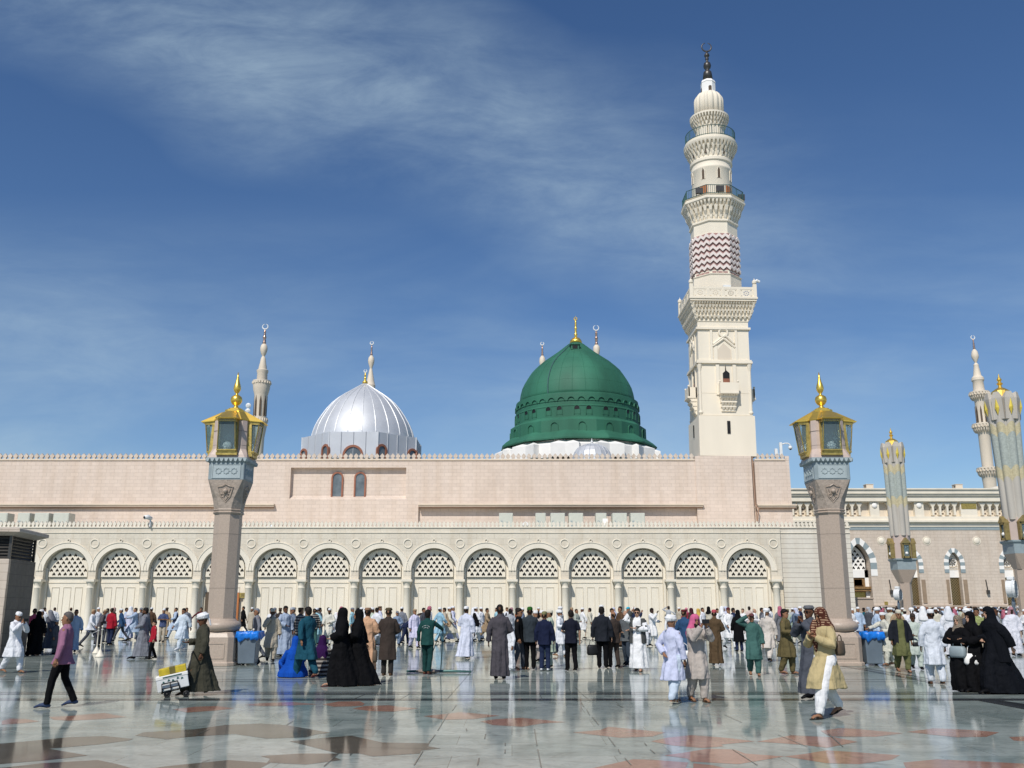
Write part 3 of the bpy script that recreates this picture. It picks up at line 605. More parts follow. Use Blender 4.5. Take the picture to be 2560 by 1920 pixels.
for sx in (-1, 1):
    for sy in (-1, 1):
        b = MB(); b.lathe([(.14, zc3(1195)), (.20, zc3(1180)), (.13, zc3(1160)), (.13, zc3(760)), (.16, zc3(740)), (.25, zc3(690))], (sx * (h0 - .2), sy * (h0 - .2), 0), 12); b.build('corner_colonnette', M['minaret'], mn)
s_ = 1 / 4.046 * mpp(900, YF)      # metres per crop pixel on the shaft face
def face_relief(rot):
    X = lambda x: (x - 575) * s_; yf = -h0 + .14; m = MB(); m2 = MB()
    fr = lambda x0, x1, y0, y1, d=.10: m.box(X(x0), X(x1), yf - d, yf + .02, zc3(y1), zc3(y0))
    fr(438, 462, 335, 650); fr(690, 714, 335, 650); fr(462, 690, 335, 350)
    for (p, q) in (((465, 510), (580, 430)), ((580, 430), (690, 520)), ((470, 490), (600, 390)), ((600, 400), (680, 480))):
        m.tube([(X(p[0]), yf - .05, zc3(p[1])), (X(q[0]), yf - .05, zc3(q[1]))], .10, 6)
    m.torus((X(575), yf - .05, zc3(370)), .36, .10, 18, 6)
    m.box(X(470), X(510), yf - .06, yf + .02, zc3(650), zc3(505)); m.box(X(650), X(690), yf - .06, yf + .02, zc3(650), zc3(515))
    m2.prism([(X(512), zc3(640)), (X(648), zc3(640)), (X(648), zc3(545)), (X(575), zc3(475)), (X(512), zc3(545))], yf - .012, yf)
    # lower window, its colonnettes, balcony panel and brackets
    fr(485, 520, 690, 1000); fr(655, 690, 690, 1000)
    m.prism([(X(505), zc3(985)), (X(690), zc3(985)), (X(690), zc3(893)), (X(505), zc3(893))], yf - .75, yf - .60); m.box(X(505), X(690), yf - .8, yf, zc3(1003), zc3(985))
    for xx in (505, 682): m.box(X(xx), X(xx + 8), yf - .72, yf, zc3(985), zc3(893)); m.ball((X(xx + 4), yf - .68, zc3(880)), .10, 8)
    for t, (a_, c_) in enumerate(((1003, 1035), (1040, 1080), (1085, 1125), (1130, 1165))):
        brackets_line(m, X(512 + t * 5), X(686 - t * 5), yf, .75 - t * .16, zc3(c_), zc3(a_), 7 - t, .8)
        m.box(X(514 + t * 5), X(684 - t * 5), yf - .5 + t * .13, yf, zc3(c_ + 3), zc3(a_))
    g = Matrix.Rotation(rot, 4, 'Z'); m.xf(g); m2.xf(g)
    m.build('relief_panel', M['minaret'], mn)
    m2.build('niche', M['tan'], mn)
    w = MB(); w.prism([(X(556), zc3(890)), (X(624), zc3(890)), (X(624), zc3(780)), (X(590), zc3(750)), (X(556), zc3(780))], yf - .03, yf + .1); w.tube([(X(585), yf - .03, zc3(755)), (X(585), yf - .03, zc3(705))], [.05, .02], 6)
    w.xf(g); wo = w.build('window', M['void'], mn)
    w = MB(); w.box(X(558), X(622), yf - .05, yf, zc3(888), zc3(835)); w.xf(g); w.build('shutter', M['joinerybr'], wo)
    w = MB(); w.box(X(575), X(606), -h0 - .10, -h0 + .05, zc3(1395), zc3(1268)); w.xf(g); w.build('slit_window', M['void'], mn)
for k in range(4): face_relief(k * pi / 2)
# square gallery
b = MB(); tiers = ((250, 205, .02, .22, 13), (205, 150, .20, .38, 17), (150, 105, .34, .50, 19), (105, 78, .46, .60, 25)); hb = h0 - .10
for rot in range(4):
    k0 = len(b.v)
    for (y1, y0, o0, o1, n) in tiers:
        brackets_line(b, -hb - o1, hb + o1, -hb - o0 * .8, o1 - o0 * .8 + .05, zc3(y1), zc3(y0), n, .62)
    b.xf(Matrix.Rotation(rot * pi / 2, 4, 'Z'), k0)
for (y1, y0, o0, o1, n) in tiers: sq(b, hb + o0 * .85, zc3(y1 + 8), zc3(y0 - 8))
b.build('gallery_brackets', M['minaret'], mn)
b = MB(); hg = hb + .64; sq(b, hg, zc3(70), zc3(50)); sq(b, hg + .08, zc3(50), zc3(33)); b.build('gallery_floor', M['minaret'], mn)
zg0 = zc3(33); zg1 = zat(cm2(1255), YF - 1)
def rosette_panel(w, h):
    hs = []
    for k in range(8):
        a = pi / 8 + k * pi / 4; cx, cz = w / 2 + .20 * cos(a), h / 2 + .20 * sin(a); hs.append([(cx + .07 * cos(t + a) * (1 if True else 0), cz + .045 * sin(t + a)) for t in [i * pi / 3 for i in range(6)]])
    hs.append([(w / 2 + .05 * cos(t), h / 2 + .05 * sin(t)) for t in [i * pi / 3 for i in range(6)]])
    for (a, c) in ((.08, .08), (w - .2, .08), (.08, h - .16), (w - .2, h - .16)): hs.append([(a, c), (a + .12, c), (a + .12, c + .07), (a, c + .07)])
    return pierced([(0, 0), (w, 0), (w, h), (0, h)], hs, .08)
hh = zg1 - zg0; wp = (2 * hg - .4) / 4 - .22; rp = rosette_panel(wp, hh - .2); rp.materials.append(M['minaret'])
for rot in range(4):
    G = Matrix.Rotation(rot * pi / 2, 4, 'Z')
    b = MB(); b.box(-hg + .2, hg - .2, -hg + .02, -hg + .16, zg1 - .2, zg1); 
    for i in range(5): x = -hg + .2 + i * (2 * hg - .4) / 4; b.box(x - .11, x + .11, -hg + .01, -hg + .17, zg0, zg1 - .2)
    b.xf(G); b.build('balustrade', M['minaret'], mn)
    for i in range(4):
        o = link('pierced_panel', rp, mn); o.matrix_local = G @ Matrix.Translation((-hg + .2 + i * (2 * hg - .4) / 4 + .11, -hg + .12, zg0))
    b = MB(); b.box(-hg - .03, -hg + .27, -hg - .03, -hg + .27, zg0, zg1 + .25); b.lathe([(.10, 0), (.19, .12), (.19, .3), (.03, .48), (.01, .6)], (-hg + .12, -hg + .12, zg1 + .25), 12); b.xf(G); b.build('corner_post', M['minaret'], mn)
# octagon with zigzag
Yc = YM - 1.; z2 = lambda y: zat(cm2(y), Yc); m2r = lambda hw, y: hw / 4.608 * mpp(cm2(y), YM); A8 = pi / 8
ro = m2r(262, 640) * 1.04
b = MB(); b.lathe([(ro * 1.06, zc3(33)), (ro * 1.06, z2(1190)), (ro * 1.10, z2(1175)), (ro * 1.05, z2(1165)), (ro, z2(1160)), (ro, z2(700)), (ro * .98, z2(700)), (ro * .98, z2(575)), (ro * 1.04, z2(565)), (ro * 1.04, z2(545)), (ro, z2(540))], n=8, rot=A8); b.build('octagonal_shaft', M['minaret'], mn)
dk = MB()
for k in range(8):
    k0 = len(dk.v); fw = ro * cos(A8) ; fhw = ro * sin(A8)
    for i in range(3): x = (i - 1) * fhw * .62; dk.box(x - fhw * .2, x + fhw * .2, -fw - .02, -fw + .02, z2(1158), z2(1140))
    for i in range(2): x = (i - .5) * fhw * .62; dk.box(x - .05, x + .05, -fw - .02, -fw + .02, z2(1156), z2(1142))
    dk.xf(Matrix.Rotation(k * pi / 4, 4, 'Z'), k0)
dk.build('dotted_band', M['pinkzig'], mn)
zz = MB(); zp = MB(); zd = MB(); ztop_, zbot_ = z2(705), z2(1125); nr = 6; ph = (ztop_ - zbot_) / nr
for k in range(8):
    ks = (len(zz.v), len(zp.v), len(zd.v)); fw = ro * cos(A8); fhw = ro * sin(A8) * 1.03; amp = ph * .46
    zp.box(-fhw, fhw, -fw - .02, -fw + .01, zbot_, ztop_)
    xs = [-fhw + 2 * fhw * j / 6 for j in range(7)]
    for r in range(nr):
        zb = zbot_ + r * ph
        for j in range(6):
            za, zc_ = (zb, zb + amp) if j % 2 else (zb + amp, zb)
            if j % 2 == 0: za, zc_ = zb, zb + amp
            else: za, zc_ = zb + amp, zb
            x0_, x1_ = xs[j], xs[j + 1]
            hgt = ph * .52; zz.add([(x0_, -fw - .14, za), (x1_, -fw - .14, zc_), (x1_, -fw - .14, zc_ + hgt), (x0_, -fw - .14, za + hgt), (x0_, -fw, za), (x1_, -fw, zc_), (x1_, -fw, zc_ + hgt), (x0_, -fw, za + hgt)], [(0, 1, 2, 3), (0, 4, 5, 1), (3, 2, 6, 7), (0, 3, 7, 4), (1, 5, 6, 2)])
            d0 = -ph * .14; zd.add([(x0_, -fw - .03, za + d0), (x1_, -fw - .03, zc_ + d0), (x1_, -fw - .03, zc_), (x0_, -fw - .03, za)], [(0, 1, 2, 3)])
    for mb_, st in zip((zz, zp, zd), ks): mb_.xf(Matrix.Rotation(k * pi / 4, 4, 'Z'), st)
zo = zp.build('zigzag_band', M['pinkzig'], mn); zz.build('zigzag_relief', M['zigw'], zo); zd.build('zigzag_shadow_line', M['zigd'], zo)
# octagonal gallery, round shaft, upper gallery
b = MB(); R8 = m2r(365, 340)
for (y1, y0, f0, f1, n) in ((560, 480, .74, .80, 32), (500, 400, .79, .91, 32), (410, 320, .89, 1.0, 48)):
    brackets_ring(b, (0, 0, 0), R8 * f0, R8 * f1, z2(y1), z2(y0), n, .62, A8, 8); b.lathe([(R8 * f0 * .96, z2(y1)), (R8 * (f0 + .02), z2(y0 - 5)), (R8 * .5, z2(y0 - 6))], n=8, rot=A8)
b.lathe([(R8 * .98, z2(345)), (R8 * 1.01, z2(335)), (R8 * 1.01, z2(315)), (R8 * .97, z2(312)), (R8 * .97, z2(295)), (R8 * 1., z2(290)), (R8 * .9, z2(285)), (.1, z2(285))], n=8, rot=A8)
b.build('octagonal_gallery', M['minaret'], mn)
def railing(r, z0, z1, n, poly, name='railing'):
    b = MB(); k = poly if poly else 32
    for zz_ in (z0 + .12, z1):
        ps = [(r * cos(A8 + 2 * pi * i / k), r * sin(A8 + 2 * pi * i / k), zz_) for i in range(k + 1)]
        for p_, q_ in zip(ps, ps[1:]): b.tube([p_, q_], .035, 5)
    for i in range(n):
        a = 2 * pi * i / n + A8; kk = 1.
        if poly: s = 2 * pi / poly; aa = ((a - A8) % s) - s / 2; kk = cos(s / 2) / cos(aa)
        b.tube([(r * kk * cos(a), r * kk * sin(a), z0), (r * kk * cos(a), r * kk * sin(a), z1)], .018 if i % 6 else .04, 4)
    b.build(name, M['dkgreen'], mn)
railing(R8 * .95, z2(290), z2(185), 96, 8)
Y1 = YM - 1.2; z1_ = lambda y: zat(cm1(y), Y1); m1r = lambda hw, y: hw / 3.77 * mpp(cm1(y), YM)
rc = m1r(186, 1500)
b = MB(); b.lathe([(rc, z2(290)), (rc, z1_(1375)), (rc * 1.03, z1_(1368)), (rc * 1.03, z1_(1352)), (rc, z1_(1345)), (rc, z1_(1310)), (rc * 1.06, z1_(1300)), (rc * 1.06, z1_(1275)), (rc * 1.0, z1_(1265)), (rc, z1_(1180))], n=40); b.build('round_shaft', M['minaret'], mn, auto=40)
for k in range(8):
    a = -pi / 2 + .16 + k * pi / 4; G = Matrix.Rotation(a + pi / 2, 4, 'Z')
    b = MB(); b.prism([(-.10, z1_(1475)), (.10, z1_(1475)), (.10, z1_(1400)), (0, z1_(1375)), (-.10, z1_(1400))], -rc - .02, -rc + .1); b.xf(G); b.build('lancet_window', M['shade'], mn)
    b = MB(); b.tube([(-.16, -rc - .02, z1_(1475)), (-.16, -rc - .03, z1_(1400)), (0, -rc - .03, z1_(1362)), (.16, -rc - .03, z1_(1400)), (.16, -rc - .02, z1_(1475))], .04, 5); b.xf(G); b.build('window_moulding', M['minaret'], mn)
for a in (-.62, .72, 2.4, 3.9):
    b = MB(); b.box(-.34, .34, -rc - .05, -rc + .2, z2(280), z2(140)); b.xf(Matrix.Rotation(a, 4, 'Z')); b.build('door', M['wood'], mn)
Ru = m1r(248, 1130); b = MB()
for (y1, y0, f0, f1, n) in ((1262, 1205, .77, .82, 28), (1225, 1165, .81, .92, 32), (1180, 1130, .9, 1.0, 40)):
    brackets_ring(b, (0, 0, 0), Ru * f0, Ru * f1, z1_(y1), z1_(y0), n, .6); b.lathe([(Ru * f0 * .96, z1_(y1)), (Ru * (f0 + .02), z1_(y0)), (Ru * .5, z1_(y0) + .01)], n=32)
b.lathe([(Ru * .97, z1_(1140)), (Ru, z1_(1130)), (Ru, z1_(1112)), (Ru * .96, z1_(1108)), (Ru * .96, z1_(1090)), (Ru * .92, z1_(1085)), (.1, z1_(1085))], n=40)
b.build('round_gallery', M['minaret'], mn, auto=40)
railing(Ru * .92, z1_(1090), z1_(1000), 72, 0)
for k in range(8):
    b = MB(); a = A8 + k * pi / 4; G = Matrix.Rotation(a, 4, 'Z')
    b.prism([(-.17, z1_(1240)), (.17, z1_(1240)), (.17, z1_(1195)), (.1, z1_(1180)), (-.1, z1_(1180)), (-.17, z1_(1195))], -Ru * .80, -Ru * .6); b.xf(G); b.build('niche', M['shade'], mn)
# kiosk of eight piers, cornice, ribbed cupola, lantern, finial
rk = m1r(128, 1000); b = MB(); b.lathe([(rk * .62, z1_(1085)), (rk * .62, z1_(900))], n=16); b.build('kiosk_core', M['tan'], mn)
b = MB()
for k in range(8):
    k0 = len(b.v); b.box(-.45, .45, -rk, -rk + .4, z1_(1090), z1_(925)); b.xf(Matrix.Rotation(k * pi / 4 + .05, 4, 'Z'), k0)
b.lathe([(rk * .9, z1_(940)), (rk * 1.0, z1_(930)), (rk * 1.0, z1_(890))], n=24); b.build('kiosk_piers', M['minaret'], mn)
Rt = m1r(182, 850); b = MB()
for (y1, y0, f0, f1, n) in ((965, 915, .72, .82, 24), (930, 885, .79, .91, 32), (895, 850, .89, 1.0, 40)):
    brackets_ring(b, (0, 0, 0), Rt * f0, Rt * f1, z1_(y1), z1_(y0), n, .55); b.lathe([(Rt * f0 * .95, z1_(y1 - 15)), (Rt * (f0 + .0), z1_(y0)), (Rt * .5, z1_(y0) + .01)], n=32)
b.lathe([(Rt, z1_(850)), (Rt, z1_(835)), (Rt * .9, z1_(832)), (.1, z1_(832))], n=40); b.build('crown_cornice', M['minaret'], mn)
rd = m1r(131, 750); prof = [(rd, z1_(835)), (rd, z1_(680)), (rd * .96, z1_(655)), (rd * .85, z1_(630)), (rd * .7, z1_(608)), (rd * .5, z1_(598)), (.1, z1_(596))]
b = MB(); b.lathe(prof, n=96, rib=.12, nr=16); b.build('ribbed_cupola', M['minaret'], mn, smooth=True)
rl = m1r(68, 540); b = MB(); b.lathe([(rl, z1_(600)), (rl, z1_(505)), (rl * 1.06, z1_(500)), (rl, z1_(490)), (rl * .9, z1_(478)), (rl * .6, z1_(466)), (.1, z1_(462))], n=8, rot=A8); b.build('lantern_kiosk', M['white'], mn)
for k in range(4):
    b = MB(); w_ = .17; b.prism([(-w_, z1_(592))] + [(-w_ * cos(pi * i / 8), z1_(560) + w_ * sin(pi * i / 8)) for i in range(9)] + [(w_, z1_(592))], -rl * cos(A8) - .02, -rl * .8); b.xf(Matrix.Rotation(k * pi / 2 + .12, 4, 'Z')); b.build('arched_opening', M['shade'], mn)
sm = 1 / 3.77 * mpp(cm1(350), YM); b = MB(); Z = lambda y: zat(cm1(y), YM)
b.lathe([(.02 + hw * sm, Z(y)) for hw, y in ((44, 520), (38, 470), (34, 455), (18, 440), (14, 432), (30, 415), (34, 395), (28, 372), (12, 360), (8, 345), (17, 332), (14, 324), (8, 318), (20, 308), (24, 298), (18, 284), (8, 276), (6, 258))], n=18)
f_ = b.build('finial', M['bronze'], mn, smooth=True); b = MB(); crescent(b, (0, 0, Z(218)), 45 * sm, .075); b.build('crescent', M['bronze'], f_, smooth=True)
for x, yy, w_ in ((.15, -R8 * .93, .35), (-1.6, -R8 * .75, .3), (R8 * .85, -.9, .3)):
    b = MB(); b.box(x - w_, x + w_, yy, yy + .25, z2(262), z2(200)); b.build('floodlight', M['bronze'], mn)
b = MB(); b.box(.1, .75, -hg + .3, -hg + .7, zg1 - .1, zg1 + .28); b.build('floodlight', M['metalw'], mn)
b = MB(); b.tube([(hg - .1, -hg + .1, zg1 + .5), (hg + .1, -hg + .1, zg1 + .62), (hg + .35, -hg + .1, zg1 + .5)], [.1, .14, .12], 8); b.build('floodlight', M['metalw'], mn)
# ---------------------------------------------------------------- silver dome
YS = 96.
sd = T('silver_domed_hall', 'ribbed silver metal dome on a faceted silver drum with brown arched windows', 'dome', (at(784 * D2, 1100, YS).x, YS, 0))
SX = lambda y: 780 + y / 4.148
ms = lambda hw, y: hw / 4.148 * mpp(SX(y), YS); zs_ = lambda y: zat(SX(y), YS)
pr = [(0, 738), (25, 752), (70, 780), (130, 818), (200, 862), (270, 912), (330, 966), (385, 1030), (430, 1095), (470, 1160), (498, 1220), (515, 1270), (528, 1320), (530, 1400)][::-1]
b = MB(); b.lathe([(ms(h, y) + .02, zs_(y)) for h, y in pr], n=24, rot=pi / 24); b.build('dome', M['silver'], sd, auto=20)
b = MB()
for k in range(24):
    a = 2 * pi * k / 24 + pi / 24; b.tube([((ms(h, y) + .04) * cos(a), (ms(h, y) + .04) * sin(a), zs_(y)) for h, y in pr], .045, 5)
b.build('seam_ribs', M['silver'], sd)
rdm = ms(590, 1400) ; n8 = 8; b = MB(); b.lathe([(rdm * 1.06, zs_(1600)), (rdm * 1.06, zs_(1345)), (rdm * .8, zs_(1330))], n=8, rot=A8); b.build('drum', M['silverp'], sd)
b = MB()
for k in range(8):
    a = 2 * pi * k / 8 + A8; b.tube([(rdm * 1.06 * cos(a), rdm * 1.06 * sin(a), zs_(1600)), (rdm * 1.06 * cos(a), rdm * 1.06 * sin(a), zs_(1343))], .08, 5)
    a2 = a + 2 * pi / 8; P_ = Vector((cos(a), sin(a), 0)) * rdm * 1.065; Q_ = Vector((cos(a2), sin(a2), 0)) * rdm * 1.065
    for t in (.25, .5, .75): q = P_.lerp(Q_, t); b.tube([(q.x, q.y, zs_(1600)), (q.x, q.y, zs_(1346))], .04, 4)
b.build('drum_seams', M['silver'], sd)
ap = rdm * 1.06 * cos(A8); zw = zs_(1500) + .6
for k in range(8):
    for dx, r_ in (((0, 1.0),) if k % 4 == 0 else ((-1.9, .62), (1.9, .62))):
        G = Matrix.Rotation(k * pi / 4, 4, 'Z'); hw = r_; cz = zat(SX(1378 if k % 4 == 0 else 1392), YS - ap * (1 if k == 0 else .72)) - r_
        m = MB(); inn, out = arc(dx, cz, hw - .22, 14), arc(dx, cz, hw, 14); arch_ring(m, inn, out, -ap - .12, -ap + .1); m.box(dx - hw, dx - hw + .22, -ap - .12, -ap + .1, cz - 2.5, cz); m.box(dx + hw - .22, dx + hw, -ap - .12, -ap + .1, cz - 2.5, cz); m.xf(G)
        fo = m.build('window', M['joinerybr'], sd); m = MB(); m.prism([(dx + hw - .2, cz - 2.5)] + arc(dx, cz, hw - .21, 14) + [(dx - hw + .2, cz - 2.5)], -ap - .03, -ap + .02); m.xf(G); m.build('pane', M['glassd'], fo)
b = MB(); b.lathe([(ms(h, y) + .01, zs_(y)) for h, y in ((28, 742), (25, 722), (12, 712), (8, 700), (14, 690), (8, 680), (6, 668), (12, 658), (6, 646), (5, 635), (4, 630))], n=14); f_ = b.build('finial', M['gold'], sd, smooth=True)
b = MB(); crescent(b, (0, 0, zs_(612)), ms(15, 612), .06); b.build('crescent', M['metalw'], f_)
# ---------------------------------------------------------------- green dome
YG = 112.; GX = lambda y: 760 + y / 3.95; mg = lambda hw, y: hw / 3.95 * mpp(GX(y), YG); zg_ = lambda y: zat(GX(y), YG)
gd = T('green_domed_hall', 'great green lead dome on banded green drum, white base, gilded finial', 'dome', (at(1220 + 877 / 3.95, 1000, YG).x, YG, 0))
pr = [(50, 387), (80, 405), (130, 445), (190, 492), (265, 545), (330, 590), (394, 645), (440, 690), (478, 745), (512, 800), (537, 850), (553, 905), (563, 960), (566, 1005)][::-1]
b = MB(); b.lathe([(mg(h, y), zg_(y)) for h, y in pr], n=72); b.build('dome', M['green'], gd, smooth=True)
b = MB(); b.lathe([(mg(h, y), zg_(y)) for h, y in ((612, 1235), (612, 1130), (615, 1128), (615, 1120), (603, 1112), (602, 1020), (600, 1000), (575, 990), (560, 985))], n=64); b.build('upper_drum', M['green'], gd, auto=30)
b = MB(); b.lathe([(mg(h, y), zg_(y)) for h, y in ((690, 1385), (676, 1380), (672, 1262), (640, 1240), (622, 1228), (600, 1225))], n=16, rot=pi / 16); b.build('lower_drum', M['green'], gd)
b = MB(); b.lathe([(mg(h, y), zg_(y)) for h, y in ((740, 1450), (778, 1452), (778, 1440), (740, 1405), (675, 1360))], n=12, rot=pi / 12 + .05); b.build('eave', M['green'], gd)
rr = mg(610, 1150) 
for k in range(14):
    for s_2 in (-.09, .09):
        a = 2 * pi * k / 14 + s_2 + .02; G = Matrix.Rotation(a, 4, 'Z'); w_ = mg(24, 1150); m = MB(); m.prism([(w_, zg_(1205))] + arc(0, zg_(1150), w_, 8) + [(-w_, zg_(1205))], -rr - .03, -rr + .2); m.xf(G); wo = m.build('drum_window', M['green'], gd)
        m = MB(); m.prism([(w_ * .95, zg_(1158))] + arc(0, zg_(1150), w_ * .95, 8) + [(-w_ * .95, zg_(1162))], -rr - .05, -rr); m.xf(G); m.build('dark_opening', M['void'], wo)
        m = MB(); arch_ring(m, arc(0, zg_(1150), w_, 8), arc(0, zg_(1150), w_ * 1.22, 8), -rr - .10, -rr); m.box(-w_ * 1.22, -w_, -rr - .10, -rr, zg_(1205), zg_(1150)); m.box(w_, w_ * 1.22, -rr - .10, -rr, zg_(1205), zg_(1150)); m.xf(G); m.build('hood', M['green'], wo)
r2 = mg(604, 1050)
b = MB()
for k in range(40):
    k0 = len(b.v); w_ = 2 * pi * r2 / 40 / 2 * .8; arch_ring(b, arc(0, zg_(1075), w_ * .85, 8), arc(0, zg_(1075), w_, 8), -r2 - .10, -r2 + .1); b.xf(Matrix.Rotation(2 * pi * k / 40, 4, 'Z'), k0)
b.torus((0, 0, zg_(1075)), r2 + .0, .05, 80, 5, 'z'); b.build('blind_arcade', M['green'], gd)
r3 = mg(672, 1320) * cos(pi / 16)
for k in range(16):
    G = Matrix.Rotation(2 * pi * k / 16, 4, 'Z'); w_ = mg(38, 1320); m = MB(); arch_ring(m, arc(0, zg_(1318), w_ * .86, 10), arc(0, zg_(1318), w_, 10), -r3 - .12, -r3 + .05)
    m.box(-w_, -w_ * .86, -r3 - .12, -r3 + .05, zg_(1385), zg_(1318)); m.box(w_ * .86, w_, -r3 - .12, -r3 + .05, zg_(1385), zg_(1318)); m.xf(G); m.build('blind_arch', M['green'], gd)
b = MB(); b.lathe([(mg(h, y), zg_(y)) for h, y in ((665, 1600), (665, 1462), (720, 1446), (720, 1436), (650, 1405))], n=12, rot=pi / 12); b.build('white_base', M['white'], gd)
for k in range(12):
    a = 2 * pi * k / 12 + .05; G = Matrix.Rotation(a, 4, 'Z'); rb = mg(690, 1500)
    m = MB(); m.rings([[(-4.1, -rb - .8, zg_(1620)), (4.1, -rb - .8, zg_(1620)), (3.6, -rb + 1.5, zg_(1620)), (-3.6, -rb + 1.5, zg_(1620))], [(-4.1, -rb - .8, zg_(1500)), (4.1, -rb - .8, zg_(1500)), (3.6, -rb + 1.5, zg_(1500)), (-3.6, -rb + 1.5, zg_(1500))], [(-2.2, -rb + .5, zg_(1440)), (2.2, -rb + .5, zg_(1440)), (2.2, -rb + 1.5, zg_(1440)), (-2.2, -rb + 1.5, zg_(1440))]]); m.xf(G); m.build('buttress', M['white'], gd)
b = MB(); b.lathe([(mg(h, y) * .98, zg_(y)) for h, y in ((58, 388), (54, 365), (40, 345), (24, 334), (12, 330))], n=48, rib=.14, nr=16); fb = b.build('finial_base', M['gold'], gd, smooth=True)
b = MB(); b.lathe([(mg(h, y) + .02, zg_(y)) for h, y in ((14, 332), (10, 322), (15, 310), (15, 298), (7, 285), (12, 270), (7, 258), (13, 245), (12, 235), (6, 222), (11, 210), (6, 198), (10, 185), (5, 172), (4, 160))], n=16); f_ = b.build('finial', M['gold'], gd, smooth=True)
b = MB(); crescent(b, (0, 0, zg_(145)), mg(14, 145), .08); b.tube([(0, 0, zg_(140)), (0, 0, zg_(118))], .03, 5); b.build('crescent', M['gold'], f_)
def on_dome(y, a, e=.04):
    for (h0_, y0_), (h1_, y1_) in zip(pr, pr[1:]):
        if y1_ <= y <= y0_: t = (y - y0_) / (y1_ - y0_); r_ = mg(h0_, y0_) * (1 - t) + mg(h1_, y1_) * t + e; return Vector((r_ * sin(a), -r_ * cos(a), zg_(y)))
b = MB()
for k in range(28):
    a = 2 * pi * k / 28 + .08; b.tube([((mg(h, y) + .0) * cos(a), (mg(h, y) + .0) * sin(a), zg_(y)) for h, y in pr], .022, 4)
for y_ in (620, 735, 860): h_ = on_dome(y_, 0); b.torus((0, 0, h_.z), -h_.y - .055, .025, 72, 4, 'z')
b.build('lead_seams', M['green'], gd)
b = MB(); b.tube([on_dome(1000 - 600 * i / 24, -.56 - .10 * i / 24) for i in range(25)] , .07, 6); b.build('cable', M['dkgreen'], gd)
a_ = -.14; h_ = on_dome(470, a_); m = MB(); m.box(h_.x - .5, h_.x + .5, h_.y - .5, h_.y + .6, h_.z - .4, h_.z + .2); m.box(h_.x - .62, h_.x + .62, h_.y - .62, h_.y + .5, h_.z + .2, h_.z + .3); m.build('dormer', M['green'], gd); m = MB(); m.box(h_.x - .3, h_.x + .3, h_.y - .53, h_.y - .5, h_.z - .3, h_.z + .1); m.build('dormer_opening', M['void'], gd)
# small silver dome before it
YS2 = 94.; p = at(1220 + 1028 / 3.95, 1140, YS2); k2 = lambda hw, y: hw / 3.95 * mpp(GX(y), YS2); z_2 = lambda y: zat(GX(y), YS2)
s2 = T('small_silver_dome', 'small ribbed silver dome in front of the green dome base', 'dome', (p.x, YS2, 0))
b = MB(); q_ = ((195, 1560), (190, 1510), (172, 1465), (140, 1425), (95, 1400), (45, 1386), (8, 1382)); b.lathe([(k2(h, y), z_2(y)) for h, y in q_], n=20, rot=.1); b.build('dome', M['silver'], s2, auto=15)
b = MB(); [b.tube([(k2(h, y) * 1.01 * cos(a), k2(h, y) * 1.01 * sin(a), z_2(y)) for h, y in q_], .035, 4) for a in [.1 + 2 * pi * k / 20 for k in range(20)]]; b.build('seam_ribs', M['silver'], s2)
b = MB(); b.lathe([(k2(195, 1560), z_2(1700)), (k2(195, 1560), z_2(1555))], n=20); b.build('drum', M['silverp'], s2)
b = MB(); b.lathe([(.14, z_2(1384)), (.10, z_2(1372)), (.16, z_2(1362)), (.06, z_2(1350)), (.03, z_2(1328))], n=10); b.build('finial', M['metalw'], s2)
# ---------------------------------------------------------------- far minarets
def far_minaret(prof, cxx, yc, Y, label, fx, fy, fin, cres, gals=(), wins=None, mt='tan'):
    c = at(cxx, yc, Y); r = T('minaret', label, 'minaret', (c.x, Y, 0), group='slender cream minarets of the far prayer hall')
    b = MB(); b.lathe([(fx(h, y), fy(y)) for h, y in prof], n=20); b.build('shaft', M[mt], r, auto=35)
    b = MB(); b.lathe([(fx(h, y) + .02, fy(y)) for h, y in fin], n=12); f = b.build('finial', M['copper'], r, smooth=True)
    b = MB(); crescent(b, (0, 0, fy(cres[1])), fx(cres[0], cres[1]), .11); b.build('crescent', M['metalw'], f)
    for h, y0, y1 in gals:
        R_ = fx(h, y0); m = MB(); zb, zt_ = fy(y1), fy(y0)
        m.lathe([(R_, zt_ - .25), (R_ * 1.02, zt_ - .22), (R_ * 1.02, zt_), (R_ * .94, zt_), (R_ * .94, zt_ - .25)], n=24); m.lathe([(R_ * .8, zb), (R_, zb + .1), (R_, zb + .2), (R_ * .8, zb + .22)], n=24)
        for i in range(20): a = 2 * pi * i / 20; m.box(R_ * .97 * cos(a) - .16, R_ * .97 * cos(a) + .16, R_ * .97 * sin(a) - .12, R_ * .97 * sin(a) + .12, zb + .2, zt_ - .22)
        m.build('gallery_balustrade', M[mt], r)
        m = MB(); brackets_ring(m, (0, 0, 0), R_ * .8, R_ * .98, zb - (zt_ - zb) * .8, zb, 24, .6); m.build('gallery_brackets', M[mt], r)
    if wins:
        h, y0, y1, n = wins; R_ = fx(h, (y0 + y1) / 2)
        for i in range(n):
            m = MB(); w_ = R_ * .16; m.prism([(-w_, fy(y1)), (w_, fy(y1)), (w_, fy(y0 + (y1 - y0) * .3)), (0, fy(y0)), (-w_, fy(y0 + (y1 - y0) * .3))], -R_ - .06, -R_ * .9); m.xf(Matrix.Rotation(2 * pi * i / n + .25, 4, 'Z')); m.build('lancet_opening', M['shade'], r)
    return r
Yl = 150.; F1 = lambda y: zat(SX(y), Yl); G1 = lambda h, y: h / 4.148 * mpp(SX(y), Yl)
